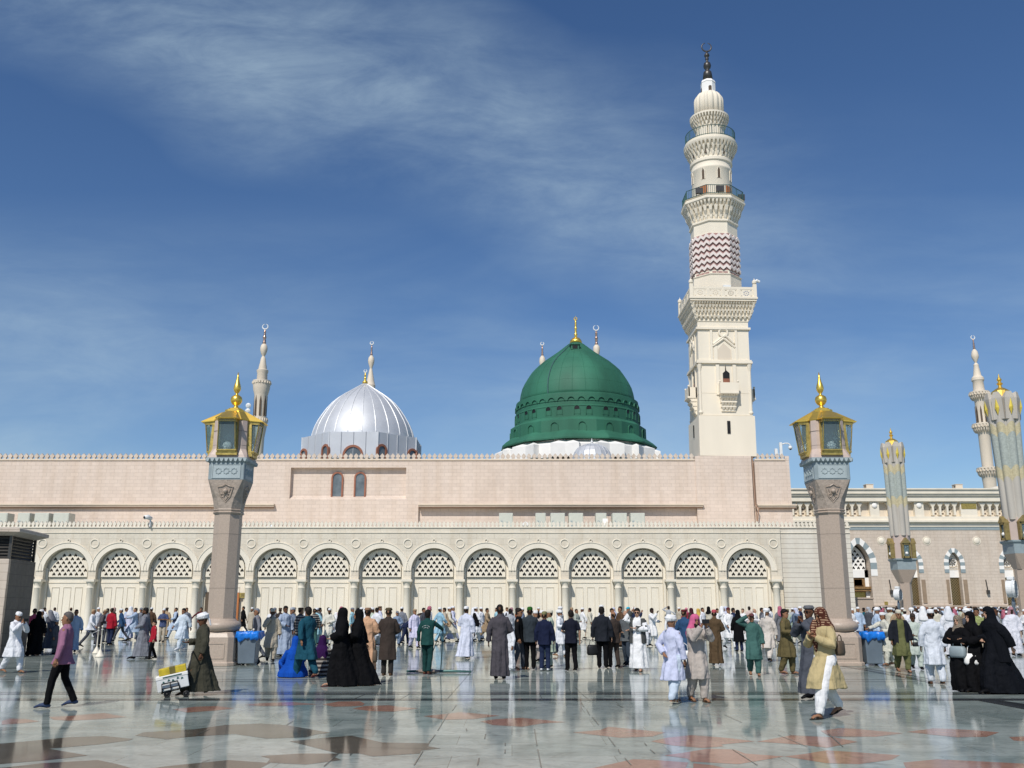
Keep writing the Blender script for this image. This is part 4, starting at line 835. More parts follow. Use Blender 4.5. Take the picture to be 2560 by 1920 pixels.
r_ = far_minaret([(55, 1700), (60, 1300), (78, 1180), (80, 1150), (86, 1145), (86, 1130), (58, 1125), (66, 870), (72, 850), (84, 800), (88, 760), (88, 752), (55, 745), (52, 640), (58, 625), (60, 605), (42, 595), (42, 580), (30, 520), (24, 480), (14, 462), (16, 452), (24, 440), (36, 400), (37, 375), (30, 345), (16, 332)],
                 600 + 222 / 4.148, SX(800), Yl, 'far cream minaret with copper beads beside the left lamp head', G1, F1, ((14, 332), (20, 318), (12, 308), (16, 296), (10, 285), (17, 272), (17, 258), (10, 248), (10, 238), (12, 230), (7, 222), (12, 212), (10, 200), (5, 190), (4, 182)), (28, 152), ((90, 715, 760), (78, 1095, 1150)), (64, 870, 1080, 8))
for y_, x_ in ((1000, -82), (1055, -84)):
    m = MB(); m.lathe([(.02, 0), (.42, .08), (.42, .2), (.2, .3)], n=20); m.xf(Matrix.Translation((G1(x_, y_), -2.2, F1(y_))) @ Matrix.Rotation(R(100), 4, 'X')); m.build('antenna_dish', M['metalw'], r_)
Y2_ = 170.; F2 = lambda y: zat(SX(y), Y2_); G2 = lambda h, y: h / 4.148 * mpp(SX(y), Y2_)
far_minaret([(50, 1500), (50, 800), (52, 760), (48, 755), (40, 720), (38, 712), (20, 620), (16, 600), (12, 588), (14, 580), (30, 530), (33, 505), (28, 475), (12, 452)], 600 + 1356 / 4.148, SX(650), Y2_,
            'far cream minaret tip rising right of the silver dome finial', G2, F2, ((9, 452), (13, 440), (8, 430), (10, 418), (6, 408), (9, 395), (5, 384), (9, 375), (4, 362), (4, 345)), (17, 322))
Yg2 = 175.; F3 = lambda y: zat(GX(y), Yg2); G3 = lambda h, y: h / 3.95 * mpp(GX(y), Yg2)
far_minaret([(40, 1200), (34, 640), (20, 620), (24, 605), (31, 575), (27, 535), (12, 512)], 1220 + 537 / 3.95, GX(560), Yg2, 'far minaret tip behind the left shoulder of the green dome', G3, F3,
            ((8, 514), (12, 502), (7, 490), (10, 478), (6, 466), (9, 450), (5, 436), (6, 412)), (16, 392))
far_minaret([(40, 1200), (38, 560), (20, 520), (26, 500), (34, 450), (30, 420), (14, 403)], 1220 + 1072 / 3.95, GX(450), Yg2, 'far minaret tip behind the right shoulder of the green dome', G3, F3,
            ((14, 405), (15, 388), (8, 376), (14, 366), (10, 352), (15, 345), (14, 332), (8, 318), (12, 308), (9, 292), (12, 286), (6, 270)), (26, 236))
YR = 165.; RX = lambda y: 820 + y / 4.15; F4 = lambda y: zat(RX(y), YR); G4 = lambda h, y: h / 4.15 * mpp(RX(y), YR)
r_ = far_minaret([(50, 1900), (66, 1600), (70, 1550), (100, 1490), (104, 1470), (60, 1460), (56, 1430), (58, 1100), (66, 1080), (96, 1040), (100, 1010), (60, 1000), (54, 980), (56, 760), (64, 740), (92, 700), (94, 685), (60, 660), (55, 640), (52, 560), (62, 545), (60, 520), (42, 500), (38, 490), (24, 395), (26, 385), (10, 362), (14, 350), (34, 310), (36, 285), (28, 245), (12, 222)],
                 2360 + 392 / 4.15, RX(900), YR, 'far grey cream minaret behind the large folded umbrella', G4, F4, ((9, 224), (12, 212), (7, 200), (11, 190), (6, 178), (9, 165), (5, 150), (6, 130), (4, 112)), (20, 98), ((96, 665, 710), (102, 995, 1045), (106, 1450, 1500)), (56, 810, 980, 8))
dm = T('hall_dome', 'low cream dome on the far prayer hall roof behind the large umbrella', 'dome', (at(2360 + 430 / 4.15, 1200, 150).x + 3, 150, 0))
zz0 = zat(1235, 150.); R0 = 170 / 4.15 * mpp(1210, 150.) * 1.25; b = MB(); b.lathe([(R0, -10 + zz0), (R0, zz0)] + [(R0 * cos(t), zz0 + R0 * .42 * sin(t)) for t in [R(12 * i) for i in range(1, 8)]], n=32); b.build('dome', M['creamp'], dm, smooth=True)
# ---------------------------------------------------------------- lamp posts with four lanterns
def lamp_post(name, label):
    """built at the size of the left post: base at z=0, square faces look along the axes"""
    r = T(name, label, 'lamp post', group='stone lamp posts with gilded lanterns')
    Y = 30.9; y3 = lambda y: zat(900 + y / 4.146, Y)
    oc = lambda h, c: [(h, -h + c), (h, h - c), (h - c, h), (-h + c, h), (-h, h - c), (-h, -h + c), (-h + c, -h), (h - c, -h)]
    def loft(mb, rows): mb.rings([[(x, y, z) for x, y in oc(h, c)] for h, c, z in rows])
    m = MB(); loft(m, [(.60, .16, 0), (.60, .16, .10), (.56, .15, .12), (.56, .15, .86), (.50, .14, .98), (.46, .15, 1.02)]); pl = m.build('plinth', M['granite'], r, bevel=.015)
    for k in range(4):
        m = MB()
        for x0, x1, z0, z1 in ((-.32, .32, .66, .69), (-.32, .32, .22, .25), (-.32, -.29, .25, .66), (.29, .32, .25, .66)): m.box(x0, x1, -.575, -.55, z0, z1)
        m.xf(Matrix.Rotation(k * pi / 2, 4, 'Z')); m.build('plinth_frame', M['granite'], pl)
    m = MB(); m.lathe([(.46, 1.02), (.53, 1.05), (.60, 1.12), (.62, 1.2), (.60, 1.28), (.52, 1.34), (.47, 1.36), (.46, 1.42)], n=32); m.build('torus', M['granite'], r, smooth=True)
    zn = y3(1605); a = .405; c = a * (2 - math.sqrt(2)) * 1.0
    m = MB(); loft(m, [(a, c, 1.36), (a, c, zn)]); m.build('shaft', M['granite'], r)
    m = MB(); 
    for z in (2.35, 4.05): loft(m, [(a + .002, c, z), (a + .002, c, z + .014)])
    m.build('shaft_joint', M['granited'], r)
    z1 = y3(1555); m = MB(); loft(m, [(a + .02, c, zn), (a + .05, c, zn + .05), (a + .02, c, zn + .08), (a + .045, c, zn + .14), (a + .045, c, z1 - .03), (a + .03, c, z1)]); m.build('neck_ring', M['granite'], r)
    z2 = y3(1285); z3 = y3(1262); m = MB(); loft(m, [(a + .02, c, z1), (.47, .20, z1 + (z2 - z1) * .4), (.56, .045, z2), (.57, .03, z3)]); cp = m.build('capital', M['granitec'], r)
    for k in range(4):      # carved medallion
        G = Matrix.Rotation(k * pi / 2, 4, 'Z') @ Matrix.Translation((0, -.515, (z1 + z2) / 2 + .06)) @ Matrix.Rotation(R(12), 4, 'X')
        m = MB(); m.ball((0, -.01, .08), .075, 12); m.tube([(0, 0, .30), (.10, 0, .24), (.25, 0, .22), (.20, 0, .05), (.16, 0, -.10), (0, 0, -.30), (-.16, 0, -.10), (-.20, 0, .05), (-.25, 0, .22), (-.10, 0, .24), (0, 0, .30)], .013, 5)
        for s in (-1, 1): m.torus((s * .09, 0, -.06), .055, .012, 12, 5); m.tube([(0, 0, -.22), (s * .07, 0, -.12), (s * .02, 0, .0)], .012, 5); m.tube([(s * .16, 0, .16), (s * .10, 0, .02), (s * .05, 0, -.16)], .010, 5)
        m.xf(G); m.build('carved_medallion', M['granite'], cp)
    z4 = y3(1088); m = MB(); loft(m, [(.575, .02, z3), (.575, .02, z4)]); fz = m.build('blue_frieze', M['blue'], r)
    zc, hh = (z3 + z4) / 2, (z4 - z3)
    for k in range(4):
        G = Matrix.Rotation(k * pi / 2, 4, 'Z'); m = MB()
        for x0, x1, q0, q1 in ((-.46, .46, -.42, -.39), (-.46, .46, .37, .40), (-.46, -.435, -.39, .37), (.435, .46, -.39, .37)): m.box(x0, x1, -.595, -.57, zc + q0 * hh, zc + q1 * hh)
        m.box(-.434, .434, -.579, -.574, zc - .389 * hh, zc + .369 * hh)
        for i in (-1, 0, 1):       # interlaced eight pointed stars
            for s in (0, pi / 4):
                P = [(i * .25 + .105 * cos(s + pi / 2 * j), -.587, zc + .105 * sin(s + pi / 2 * j)) for j in range(5)]
                for p_, q_ in zip(P, P[1:]): m.tube([p_, q_], .011, 4)
        for s in (-1, 1): m.box(s * .125 - .03, s * .125 + .03, -.59, -.58, zc - .008, zc + .008)
        m.xf(G); m.build('star_panel', M['bluec'], fz)
    z5 = y3(1040); m = MB(); loft(m, [(.58, .02, z4), (.62, .03, z4 + (z5 - z4) * .3), (.66, .03, z5 - .03), (.66, .03, z5)]); m.build('cornice', M['blue'], r)
    m = MB()
    for k in range(4):
        k0 = len(m.v)
        for i in range(9): x = -.60 + i * .15; m.prism([(x - .06, z5 - .025), (x + .06, z5 - .025), (x + .035, z4 + .05), (x, z4 + .02), (x - .035, z4 + .05)], -.675, -.60)
        m.xf(Matrix.Rotation(k * pi / 2, 4, 'Z'), k0)
    m.build('cornice_teeth', M['bluec'], r)
    z6 = y3(655); m = MB(); loft(m, [(.64, .06, z5), (.62, .09, z5 + .10), (.565, .13, z5 + .26), (.55, .13, z5 + .3), (.53, .12, z6 + .02)]); bd = m.build('lantern_body', M['lampstone'], r)
    m = MB()
    for q in (y3(765), y3(912)): loft(m, [(.549, .128, q), (.549, .128, q + .012)])
    m.build('body_joint', M['granited'], bd)
    # roof
    zr = y3(545); m = MB(); loft(m, [(.56, .18, z6), (.58, .20, z6 + .03), (.36, .14, zr - .03), (.30, .12, zr), (.30, .12, zr + .06), (.21, .085, zr + .07), (.21, .085, zr + .12), (.1, .04, zr + .13)]); m.build('roof', M['gold'], r)
    for k in range(4):
        G = Matrix.Rotation(k * pi / 2, 4, 'Z'); zt, zb = y3(640), y3(1005)
        # sloped hood
        m = MB(); m.rings([[(-.34, -1.0, z6 - .03), (.34, -1.0, z6 - .03), (.34, -.4, z6 + .02), (-.34, -.4, z6 + .02)], [(-.34, -1.02, z6), (.34, -1.02, z6), (.34, -.4, z6 + .06), (-.34, -.4, z6 + .06)], [(-.14, -.42, zr - .02), (.14, -.42, zr - .02), (.14, -.3, zr), (-.14, -.3, zr)]]); m.xf(G); m.build('hood', M['gold'], r)
        m = MB(); w0, w1 = .27, .29; yo, yi = -.90, -.54     # tapering frame: wide at the head
        def bar(p, q, t=.028): m.tube([p, q], t, 4)
        for s in (-1, 1):
            m.rings([[(s * w1 - .03, yi - .16, zb), (s * w1 + .03, yi - .16, zb), (s * w1 + .03, yi, zb), (s * w1 - .03, yi, zb)], [(s * w0 - .03, yi - .10, zt), (s * w0 + .03, yi - .10, zt), (s * w0 + .03, yi, zt), (s * w0 - .03, yi, zt)]])
            bar((s * w1, yi - .22, zb + .14), (s * w0 * .97, yo + .02, zt - .15), .018)
        m.box(-w0 - .02, w0 + .02, yo, yi, zt - .15, zt); m.box(-w1 - .03, w1 + .03, yi - .24, yi, zb + .10, zb + .14); m.box(-w1 - .05, w1 + .05, yi - .18, yi, zb - .04, zb + .06); m.box(-w1, w1, yi - .21, yi - .02, zb + .06, zb + .10)
        m.xf(G); la = m.build('lantern', M['goldo'], r)
        m = MB()
        for i in range(7): x = -.21 + i * .07; m.tube([(x - .035, yo - .012, zt - .13), (x, yo - .012, zt - .03), (x + .035, yo - .012, zt - .13)], .010, 4)
        m.xf(G); m.build('scroll_band', M['bluec'], la)
        m = MB(); m.rings([[(-w1 + .01, yi - .21, zb + .142), (w1 - .01, yi - .21, zb + .142), (w1 - .01, yi - .02, zb + .142), (-w1 + .01, yi - .02, zb + .142)], [(-w0 + .02, yo + .03, zt - .152), (w0 - .02, yo + .03, zt - .152), (w0 - .02, yi - .02, zt - .152), (-w0 + .02, yi - .02, zt - .152)]]); m.xf(G); m.build('pane', M['glass'], la)
        m = MB(); m.rings([[(-.26, yi - .012, zb + .15), (.26, yi - .012, zb + .15), (.26, yi - .002, zb + .15), (-.26, yi - .002, zb + .15)], [(-.24, yi - .012, zt - .16), (.24, yi - .012, zt - .16), (.24, yi - .002, zt - .16), (-.24, yi - .002, zt - .16)]]); m.xf(G); m.build('reflector', M['refl'], la)
        m = MB(); m.ball((0, yi - .10, zb + .27), .12, 12, (1.3, .8, 1.2)); m.xf(G); m.build('bulb', M['white'], la, smooth=True)
    s = 1 / 4.146 * mpp(1000, Y); m = MB(); m.lathe([(max(.004, h * s), y3(y)) for h, y in ((62, 545), (62, 530), (52, 525), (48, 512), (36, 505), (36, 495), (22, 488), (20, 475), (40, 460), (56, 435), (60, 412), (52, 385), (30, 368), (15, 362), (13, 348), (22, 338), (36, 312), (38, 290), (32, 262), (20, 225), (11, 180), (4, 130))], n=28); m.build('finial', M['gold'], r, smooth=True)
    return r
YL = 30.9; lp = lamp_post('lamp_post', 'left stone lamp post with gilded lanterns, standing beside the wheeled cart man')
def place_lamp(r, x): c = at(x, 1340, YL); r.location = (c.x, YL, 0)
place_lamp(lp, 568.)
def copy_tree(o, parent=None):
    c = o.copy(); COL.objects.link(c); c.parent = parent
    for ch in list(o.children): copy_tree(ch, c)
    return c
l2 = copy_tree(lp); l2['label'] = 'right stone lamp post with gilded lanterns, behind the man in checked brown scarf'; place_lamp(l2, 2078.)
# ---------------------------------------------------------------- folded umbrellas
def umbrella(label, xt, yt, xb, Y, ybody0, ybody1, wtop, wbot, ylan, loc_group='folded giant umbrellas on stone columns'):
    c0 = at(xb, ylan, Y); r = T('folded_umbrella', label, 'umbrella', (c0.x, Y, 0), group=loc_group)
    Zt, Z0, Z1, ZL = zat(yt, Y), zat(ybody0, Y), zat(ybody1, Y), zat(ylan, Y); rt, rb = wtop / 2 * mpp(ybody0, Y), wbot / 2 * mpp(ybody1, Y); H = Z0 - Z1
    n = 96
    def ring(f, z, dip=0.):
        q = []
        for j in range(n):
            a = 2 * pi * j / n; w = abs(cos(a * 4)); rr = (rb + (rt - rb) * f) * (.80 + .20 * w); q.append((rr * cos(a), rr * sin(a), z + dip * (w - 1)))
        return q
    def band(name, f0, f1, mt, k=5, zig=0.):
        m = MB(); m.rings([ring(f0 + (f1 - f0) * i / k, Z1 + H * (f0 + (f1 - f0) * i / k), zig if i in (0, k) else zig) for i in range(k + 1)], False, False); return m.build(name, M[mt], cv, smooth=True)
    m = MB(); m.rings([ring(0, Z1)] + [ring(.96, Z1 + H * .96)], True, True); m.xf(Matrix.Scale(.93, 4, (1, 0, 0)) @ Matrix.Scale(.93, 4, (0, 1, 0))); cv = m.build('canopy', M['umb'], r, smooth=True)
    band('cloth_band', 0, .33, 'umb'); band('yellow_band', .33, .42, 'umbg', 3, .25); band('teal_band', .42, .68, 'umbb', 4, .25); band('yellow_band', .68, .76, 'umbg', 3, .25); band('cloth_band', .76, .84, 'umb', 2, .25)
    for k in range(8):       # stiff pointed arms at the head
        a = 2 * pi * k / 8 + pi / 8 * 0; G = Matrix.Rotation(a, 4, 'Z'); m = MB(); w = rt * .33
        m.rings([[(-w, -rt * .92, Z1 + H * .78), (w, -rt * .92, Z1 + H * .78), (w, -rt * .6, Z1 + H * .78), (-w, -rt * .6, Z1 + H * .78)], [(-w * .95, -rt * 1.0, Z1 + H * .95), (w * .95, -rt * 1.0, Z1 + H * .95), (w, -rt * .6, Z1 + H * .95), (-w, -rt * .6, Z1 + H * .95)], [(-w * .5, -rt * .95, Z0), (w * .5, -rt * .95, Z0), (w * .5, -rt * .6, Z0 - .1), (-w * .5, -rt * .6, Z0 - .1)]]); m.xf(G); ar = m.build('arm', M['umb'], r)
        m = MB(); zc = Z1 + H * .87; m.add([(0, -rt * 1.12, zc + H * .075), (w * .42, -rt * 1.06, zc), (0, -rt * 1.16, zc), (-w * .42, -rt * 1.06, zc), (0, -rt * 1.0, zc - H * .06)], [(0, 2, 1), (0, 3, 2), (4, 1, 2), (4, 2, 3)]); m.xf(G); m.build('gilt_tip', M['goldb'], ar)
    m = MB(); m.lathe([(rt * .7, Z0 - H * .06), (rt * .55, Z0 + (Zt - Z0) * .12), (rt * .3, Z0 + (Zt - Z0) * .25), (rt * .12, Z0 + (Zt - Z0) * .32), (rt * .10, Z0 + (Zt - Z0) * .42), (rt * .2, Z0 + (Zt - Z0) * .5), (rt * .08, Z0 + (Zt - Z0) * .6), (rt * .16, Z0 + (Zt - Z0) * .7), (rt * .05, Z0 + (Zt - Z0) * .85), (.01, Zt)], n=16); m.build('finial', M['gold'], r)
    # column: neck, lantern drum, blue frieze, flared capital, shaft
    s = rb; q = lambda h, z: [(h, -h, z), (h, h, z), (-h, h, z), (-h, -h, z)]
    zf1 = ZL - s * 1.9; zf0 = zf1 - s * .95; zk = zf0 - s * 1.25
    m = MB(); m.lathe([(s * .9, zf1), (s * .9, Z1 + .1)], n=8, rot=A8); m.build('neck', M['lampstone'], r)
    m = MB(); m.rings([q(s * .92, zf0), q(s * .92, zf1 - .1), q(s * 1.06, zf1), q(s * 1.06, zf1 + .08)]); m.build('blue_frieze', M['blue'], r)
    m = MB(); m.rings([[(x * s * .55, y * s * .55, zk) for x, y in ((1, -.6), (1, .6), (.6, 1), (-.6, 1), (-1, .6), (-1, -.6), (-.6, -1), (.6, -1))], [(x * s * .92, y * s * .92, zf0) for x, y in ((1, -.96), (1, .96), (.96, 1), (-.96, 1), (-1, .96), (-1, -.96), (-.96, -1), (.96, -1))]]); m.build('capital', M['granite'], r)
    m = MB(); m.lathe([(s * .60, 0), (s * .60, zk)], n=8, rot=A8); m.build('shaft', M['granite'], r)
    m = MB(); m.lathe([(s * 1.1, 0), (s * 1.1, 1.1), (s * .85, 1.3), (s * .7, 1.5)], n=8, rot=A8); m.build('plinth', M['granite'], r)
    for k in range(4):
        G = Matrix.Rotation(k * pi / 2, 4, 'Z'); w = s * .34; zb, zt = zf1 + .1, ZL - s * .3; yo = -s * 1.25; yi = -s * .85
        m = MB(); m.prism([(-w * 1.25, zt), (w * 1.25, zt), (0, zt + s * .55)], yo - .06, yi + s * .1)
        for sx in (-1, 1): m.box(sx * w - .05, sx * w + .05, yo, yi, zb, zt)
        m.box(-w, w, yo, yi, zb, zb + .12); m.box(-w, w, yo, yi, zt - .1, zt); m.xf(G); la = m.build('lantern', M['lanternb'], r)
        m = MB(); m.box(-w + .05, w - .05, yo + .05, yo + .07, zb + .12, zt - .1); m.xf(G); m.build('pane', M['glass'], la); m = MB(); m.box(-w + .05, w - .05, yi - .05, yi - .02, zb + .12, zt - .1); m.xf(G); m.build('reflector', M['blue'], la)
        m = MB(); m.ball((0, yi - .2, zb + .3), .10, 8); m.xf(G); m.build('bulb', M['white'], la)
    return r, s
u1, s1 = umbrella('smaller folded umbrella right of the right lamp post', 2220, 1070, 2227 + 25, 62., 1108, 1340, 54, 50, 1352)
u2, s2_ = umbrella('large folded umbrella at the right photo edge', 2482, 935, 2540, 48., 985, 1300, 77, 60, 1298)
def fan(x, y, Y, r, rz, label):
    c = at(x, y, Y); o = T('outdoor_fan', label, 'fan', c, rz=rz, group='white drum fans on the umbrella columns')
    m = MB(); m.torus((0, 0, 0), r, r * .10, 28, 8); m.rings([[(r * .98 * cos(a), y_, r * .98 * sin(a)) for a in [2 * pi * j / 28 for j in range(28)]] for y_ in (-.1, .55 * r * 1.3)], False, True); m.build('drum', M['metalw'], o, smooth=False)
    m = MB(); m.torus((0, -.08, 0), r * .45, .02, 20, 5); m.torus((0, -.08, 0), r * .75, .02, 24, 5)
    for k in range(6): a = pi * k / 6; m.tube([(-r * cos(a), -.08, -r * sin(a)), (r * cos(a), -.08, r * sin(a))], .015, 4)
    m.build('grille', M['grey'], o); m = MB(); m.ball((0, 0, 0), r * .25, 10)
    for k in range(4): a = pi / 2 * k; m.tube([(0, .05, 0), (r * .8 * cos(a), .1, r * .8 * sin(a))], (r * .18, .02), 6)
    m.build('blades', M['grey'], o); m = MB(); m.box(-r * .4, r * .4, -.05, r * .6, r * 1.02, r * 1.4); m.build('water_box', M['metalw'], o, bevel=.03)
    m = MB(); m.tube([(0, .1, -r), (.02, .1, -r * 1.6), (.05 + r * .1, .15, -c.z * .5), (.05 + r * .1, .15, -c.z + .02)], [.05, .09, .07, .07], 6); m.build('mast', M['grey'], o)
cf = lambda x, y: (2120 + x / 4.366, 1180 + y / 4.366)
fan(*cf(560, 1338), 61.2, .36, R(50), 'white drum fan left of the small umbrella column'); fan(*cf(683, 1338), 62.6, .34, R(70), 'white drum fan right of the small umbrella column, seen edge on'); fan(*cf(1812, 1275), 47.2, .42, R(52), 'larger white drum fan beside the large umbrella column')
# ---------------------------------------------------------------- far prayer hall on the right
YB = 95.; BX = lambda x: at(2120 + x / 4.366, 1300, YB).x; BZ = lambda y: zat(1180 + y / 4.366, YB)
hb_ = T('prayer_hall', 'long pink stone prayer hall with arched windows and carved cream frieze', 'building', (0, YB, 0))
xA, xZ = BX(-760), BX(3200)
w = MB(); wx = [(532 + 170 * 0, None)]
wins = [(660, 80), (1110, 80), (1703, 80), (2296, 80)]; gate = (80, 150)
# wall with openings, piece by piece
edges = [xA]; ops = []
gx = BX(85); ops.append((gx, (BX(235) - BX(-65)) / 2 * .78, BZ(990), BZ(775), True))
for cx_, hw_ in wins: ops.append((BX(cx_), (BX(cx_ + 62) - BX(cx_ - 62)) / 2, BZ(985), BZ(870), False))
bounds = [xA] + [(ops[i][0] + ops[i + 1][0]) / 2 for i in range(len(ops) - 1)] + [xZ]
for (cx_, hw_, zs2, zt2, gt), xa_, xb_ in zip(ops, bounds, bounds[1:]): arch_bay(w, xa_, xb_, 0, BZ(560), arch_curve(cx_, hw_, zs2, zt2, 16, .35), 0, 1.3)
w.box(xA, xZ, 1.3, 2.5, 0, BZ(560)); w.build('wall', M['pink2'], hb_)
s = MB(); s.box(xA, xZ, -.04, .02, BZ(633), BZ(598)); s.build('blue_band', M['blue'], hb_)
s = MB()
for a_, c_, o_ in ((560, 598, .10), (548, 561, .25), (530, 549, .40), (486, 531, .15), (322, 330, .10), (264, 322, .28), (243, 264, .45), (200, 243, .6), (186, 200, .75)): s.box(xA, xZ, -o_, 1.5, BZ(c_), BZ(a_) - .003)
s.build('cornice', M['creamp'], hb_)
s = MB(); s.box(xA, xZ, .45, 1.5, BZ(486), BZ(330)); s.build('frieze_back', M['tan'], hb_)
per = BX(850) - BX(362); cxs = [BX(300) + k * per for k in (-1, 0, 1)] + [BX(1330), BX(1330) + 1.02 * (BX(1330) - BX(795)), BX(2400)]
for cx_ in cxs:
    hw_ = (BX(350) - BX(250)) / 2 if abs(cx_ - BX(1330)) > .1 and cx_ < BX(1800) else (BX(1420) - BX(1240)) / 2
    m = MB(); m.box(cx_ - hw_, cx_ + hw_, -.02, .5, BZ(486), BZ(325)); po = m.build('frieze_block', M['creamp'], hb_)
    m = MB()
    if abs(cx_ - BX(1330)) < .1 or cx_ > BX(1800): m.box(BX(1250) - BX(1330) + cx_, BX(1415) - BX(1330) + cx_, -.06, -.02, BZ(403), BZ(342)); m.build('plaque', M['goldo'], po)
    else: m.ball((cx_, -.05, BZ(365)), .28, 14, (1, .45, 1)); m.build('boss', M['white'], po, smooth=True)
cs_ = sorted(cxs)
for a_, c_ in zip([xA] + cs_, cs_ + [xZ]):
    x0_ = a_ + 1.25; x1_ = c_ - 1.25; pit = BX(400 + 79) - BX(400); n_ = int((x1_ - x0_) / pit)
    if n_ < 1: continue
    mm = MB(); m3 = MB()
    for i in range(n_ + 1):
        x = (x0_ + x1_) / 2 - n_ * pit / 2 + i * pit
        mm.box(x - .10, x + .10, .0, .45, BZ(472), BZ(378)); mm.rings([[(x - .12, 0, BZ(378)), (x + .12, 0, BZ(378)), (x + .12, .45, BZ(378)), (x - .12, .45, BZ(378))], [(x - .36, -.05, BZ(335)), (x + .36, -.05, BZ(335)), (x + .36, .45, BZ(335)), (x - .36, .45, BZ(335))]])
        if i < n_:
            for yy_ in (405, 450): m3.box(x + pit / 2 - .12, x + pit / 2 + .12, .40, .46, BZ(yy_ + 6), BZ(yy_ - 6))
            for yy_ in (392, 428, 466):
                for dx in (-.28, .28): m3.box(x + pit / 2 + dx - .06, x + pit / 2 + dx + .06, .41, .46, BZ(yy_ + 4), BZ(yy_ - 4))
    mm.build('frieze_colonnade', M['creamp'], hb_); m3.build('frieze_openings', M['shade'], hb_)
M['tand'] = mat('brown_jamb', (.30, .22, .15), .6)
# voussoirs, screens, panels, lattice windows
def vous(cx_, hw_, zs2, zt2, thick, n, pt=.35, legs=3):
    cur = arch_curve(cx_, hw_, zs2, zt2, n, pt); out = arch_curve(cx_, hw_ + thick, zs2, zt2 + thick, n, pt); m = MB()
    lh = (zt2 - zs2) * .33
    for k in range(legs):
        for s in (-1, 1):
            xa_, xb_ = (cx_ + hw_, cx_ + hw_ + thick) if s > 0 else (cx_ - hw_ - thick, cx_ - hw_); m.mi = k % 2; m.box(xa_, xb_, -.05, .03, zs2 - lh * (k + 1), zs2 - lh * k)
    for i in range(n): m.mi = (i + 1) % 2; arch_ring(m, cur[i:i + 2], out[i:i + 2], -.05, .03)
    m.build('striped_arch', [M['blue'], M['white']], hb_)
m_s = None
for (cx_, hw_, zs2, zt2, gt) in ops:
    if gt:
        vous(cx_, hw_, zs2, zt2, (BX(325) - BX(255)), 11, .35, 2)
        sc_ = screen(hw_ - .15, BZ(1065), zs2 + .1, zt2 - .3, .50, .35); sc_.materials.append(M['white']); o = link('arch_screen', sc_, hb_); o.location = (cx_, 1.1, 0)
        v = MB(); v.box(cx_ - hw_, cx_ + hw_, 1.2, 1.29, 0, BZ(760)); v.build('dark_opening', M['void'], hb_)
        v = MB(); v.box(cx_ - hw_, cx_ + hw_, .8, 1.15, BZ(1150), BZ(1066)); v.box(cx_ - hw_, cx_ - hw_ + .35, .8, 1.15, 0, BZ(1066)); v.box(cx_ + hw_ - .35, cx_ + hw_, .8, 1.15, 0, BZ(1066)); v.build('gate_surround', M['white'], hb_)
        v = MB(); v.box(cx_ - hw_ + .36, cx_ + hw_ - .36, .9, 1.1, BZ(1310), BZ(1152))
        for i in range(9): x = cx_ - hw_ + .7 + i * (2 * hw_ - 1.4) / 8; v.box(x - .12, x + .12, .75, .9, BZ(1235), BZ(1170))
        v.box(cx_ - hw_ + .36, cx_ + hw_ + .5, .3, .9, BZ(1275), BZ(1250)); v.box(cx_ - hw_ + .36, cx_ + hw_ + .4, .4, .9, BZ(1300), BZ(1275)); v.build('gate_canopy', M['gatebr'], hb_)
        v = MB(); v.box(cx_ - hw_ + .36, cx_ + hw_ - .36, .95, 1.1, BZ(1400), BZ(1310)); v.build('gate', M['goldo'], hb_)
    else:
        vous(cx_, hw_, zs2, zt2, (BX(1215) - BX(1165)), 9, .35, 3)
        v = MB(); v.prism([(cx_ + hw_, BZ(1150))] + arch_curve(cx_, hw_, zs2, zt2 - .1, 14, .35) + [(cx_ - hw_, BZ(1150))], .5, .7); po = v.build('tympanum', M['white'], hb_)
        v = MB(); v.torus((cx_, .48, BZ(980)), .52, .05, 24, 6); v.build('ring', M['tan'], po); v = MB(); v.ball((cx_, .48, BZ(980)), .10, 8)
        for k in range(8): a = pi / 4 * k; v.tube([(cx_ + .16 * cos(a), .48, BZ(980) + .16 * sin(a)), (cx_ + .36 * cos(a), .48, BZ(980) + .36 * sin(a))], .075, 6)
        v.build('rose', M['petal'], po)
        v = MB()
        for rr_ in range(3):
            zq = BZ(1035 + 16 * rr_)
            for i in range(8): x = cx_ - hw_ + (i + .5) * hw_ / 4; v.prism([(x - .14, zq), (x, zq + .10), (x + .14, zq), (x, zq + .03)], .47, .5)
        v.build('pattern_rows', M['tan'], po)
        v = MB(); v.box(cx_ - hw_, cx_ + hw_, .6, .8, 0, BZ(1150)); v.build('lattice_window', M['bars'], hb_)
        v = MB()
        v.box(cx_ + hw_ + .14, cx_ + hw_ + .50, -.09, .0, BZ(1430), BZ(1175)); v.build('window_jamb', M['tand'], hb_); v = MB(); v.box(cx_ - hw_ - .40, cx_ - hw_ - .14, -.09, .0, BZ(1430), BZ(1175)); v.build('window_jamb', M['tand'], hb_)
s = MB(); s.box(xA, BX(300), -.25, .0, 0, BZ(1475)); s.box(BX(300), xZ, -.25, .0, 0, BZ(1475)); s.box(xA, xZ, -.35, .0, BZ(1475), BZ(1455)); s.build('base_course', M['granite'], hb_)
for x_ in (342, 836, 1378, 1900): m = MB(); m.ball((BX(x_), -.02, BZ(752)), .33, 16, (1, .4, 1)); m.torus((BX(x_), 0, BZ(752)), .38, .05, 20, 5); m.build('roundel', M['creamp'], hb_, smooth=True)
for x_ in (398, 1435): m = MB(); m.tube([(BX(x_ - 10), -.1, BZ(1175)), (BX(x_), -.1, BZ(1290))], .05, 6); m.box(BX(x_) - .12, BX(x_) + .12, -.3, 0, BZ(1330), BZ(1290)); m.build('wall_light', M['bronze'], hb_)
m = MB(); m.box(BX(318), BX(355), -.05, 0, BZ(1450), BZ(1415)); m.build('small_plate', M['goldo'], hb_)
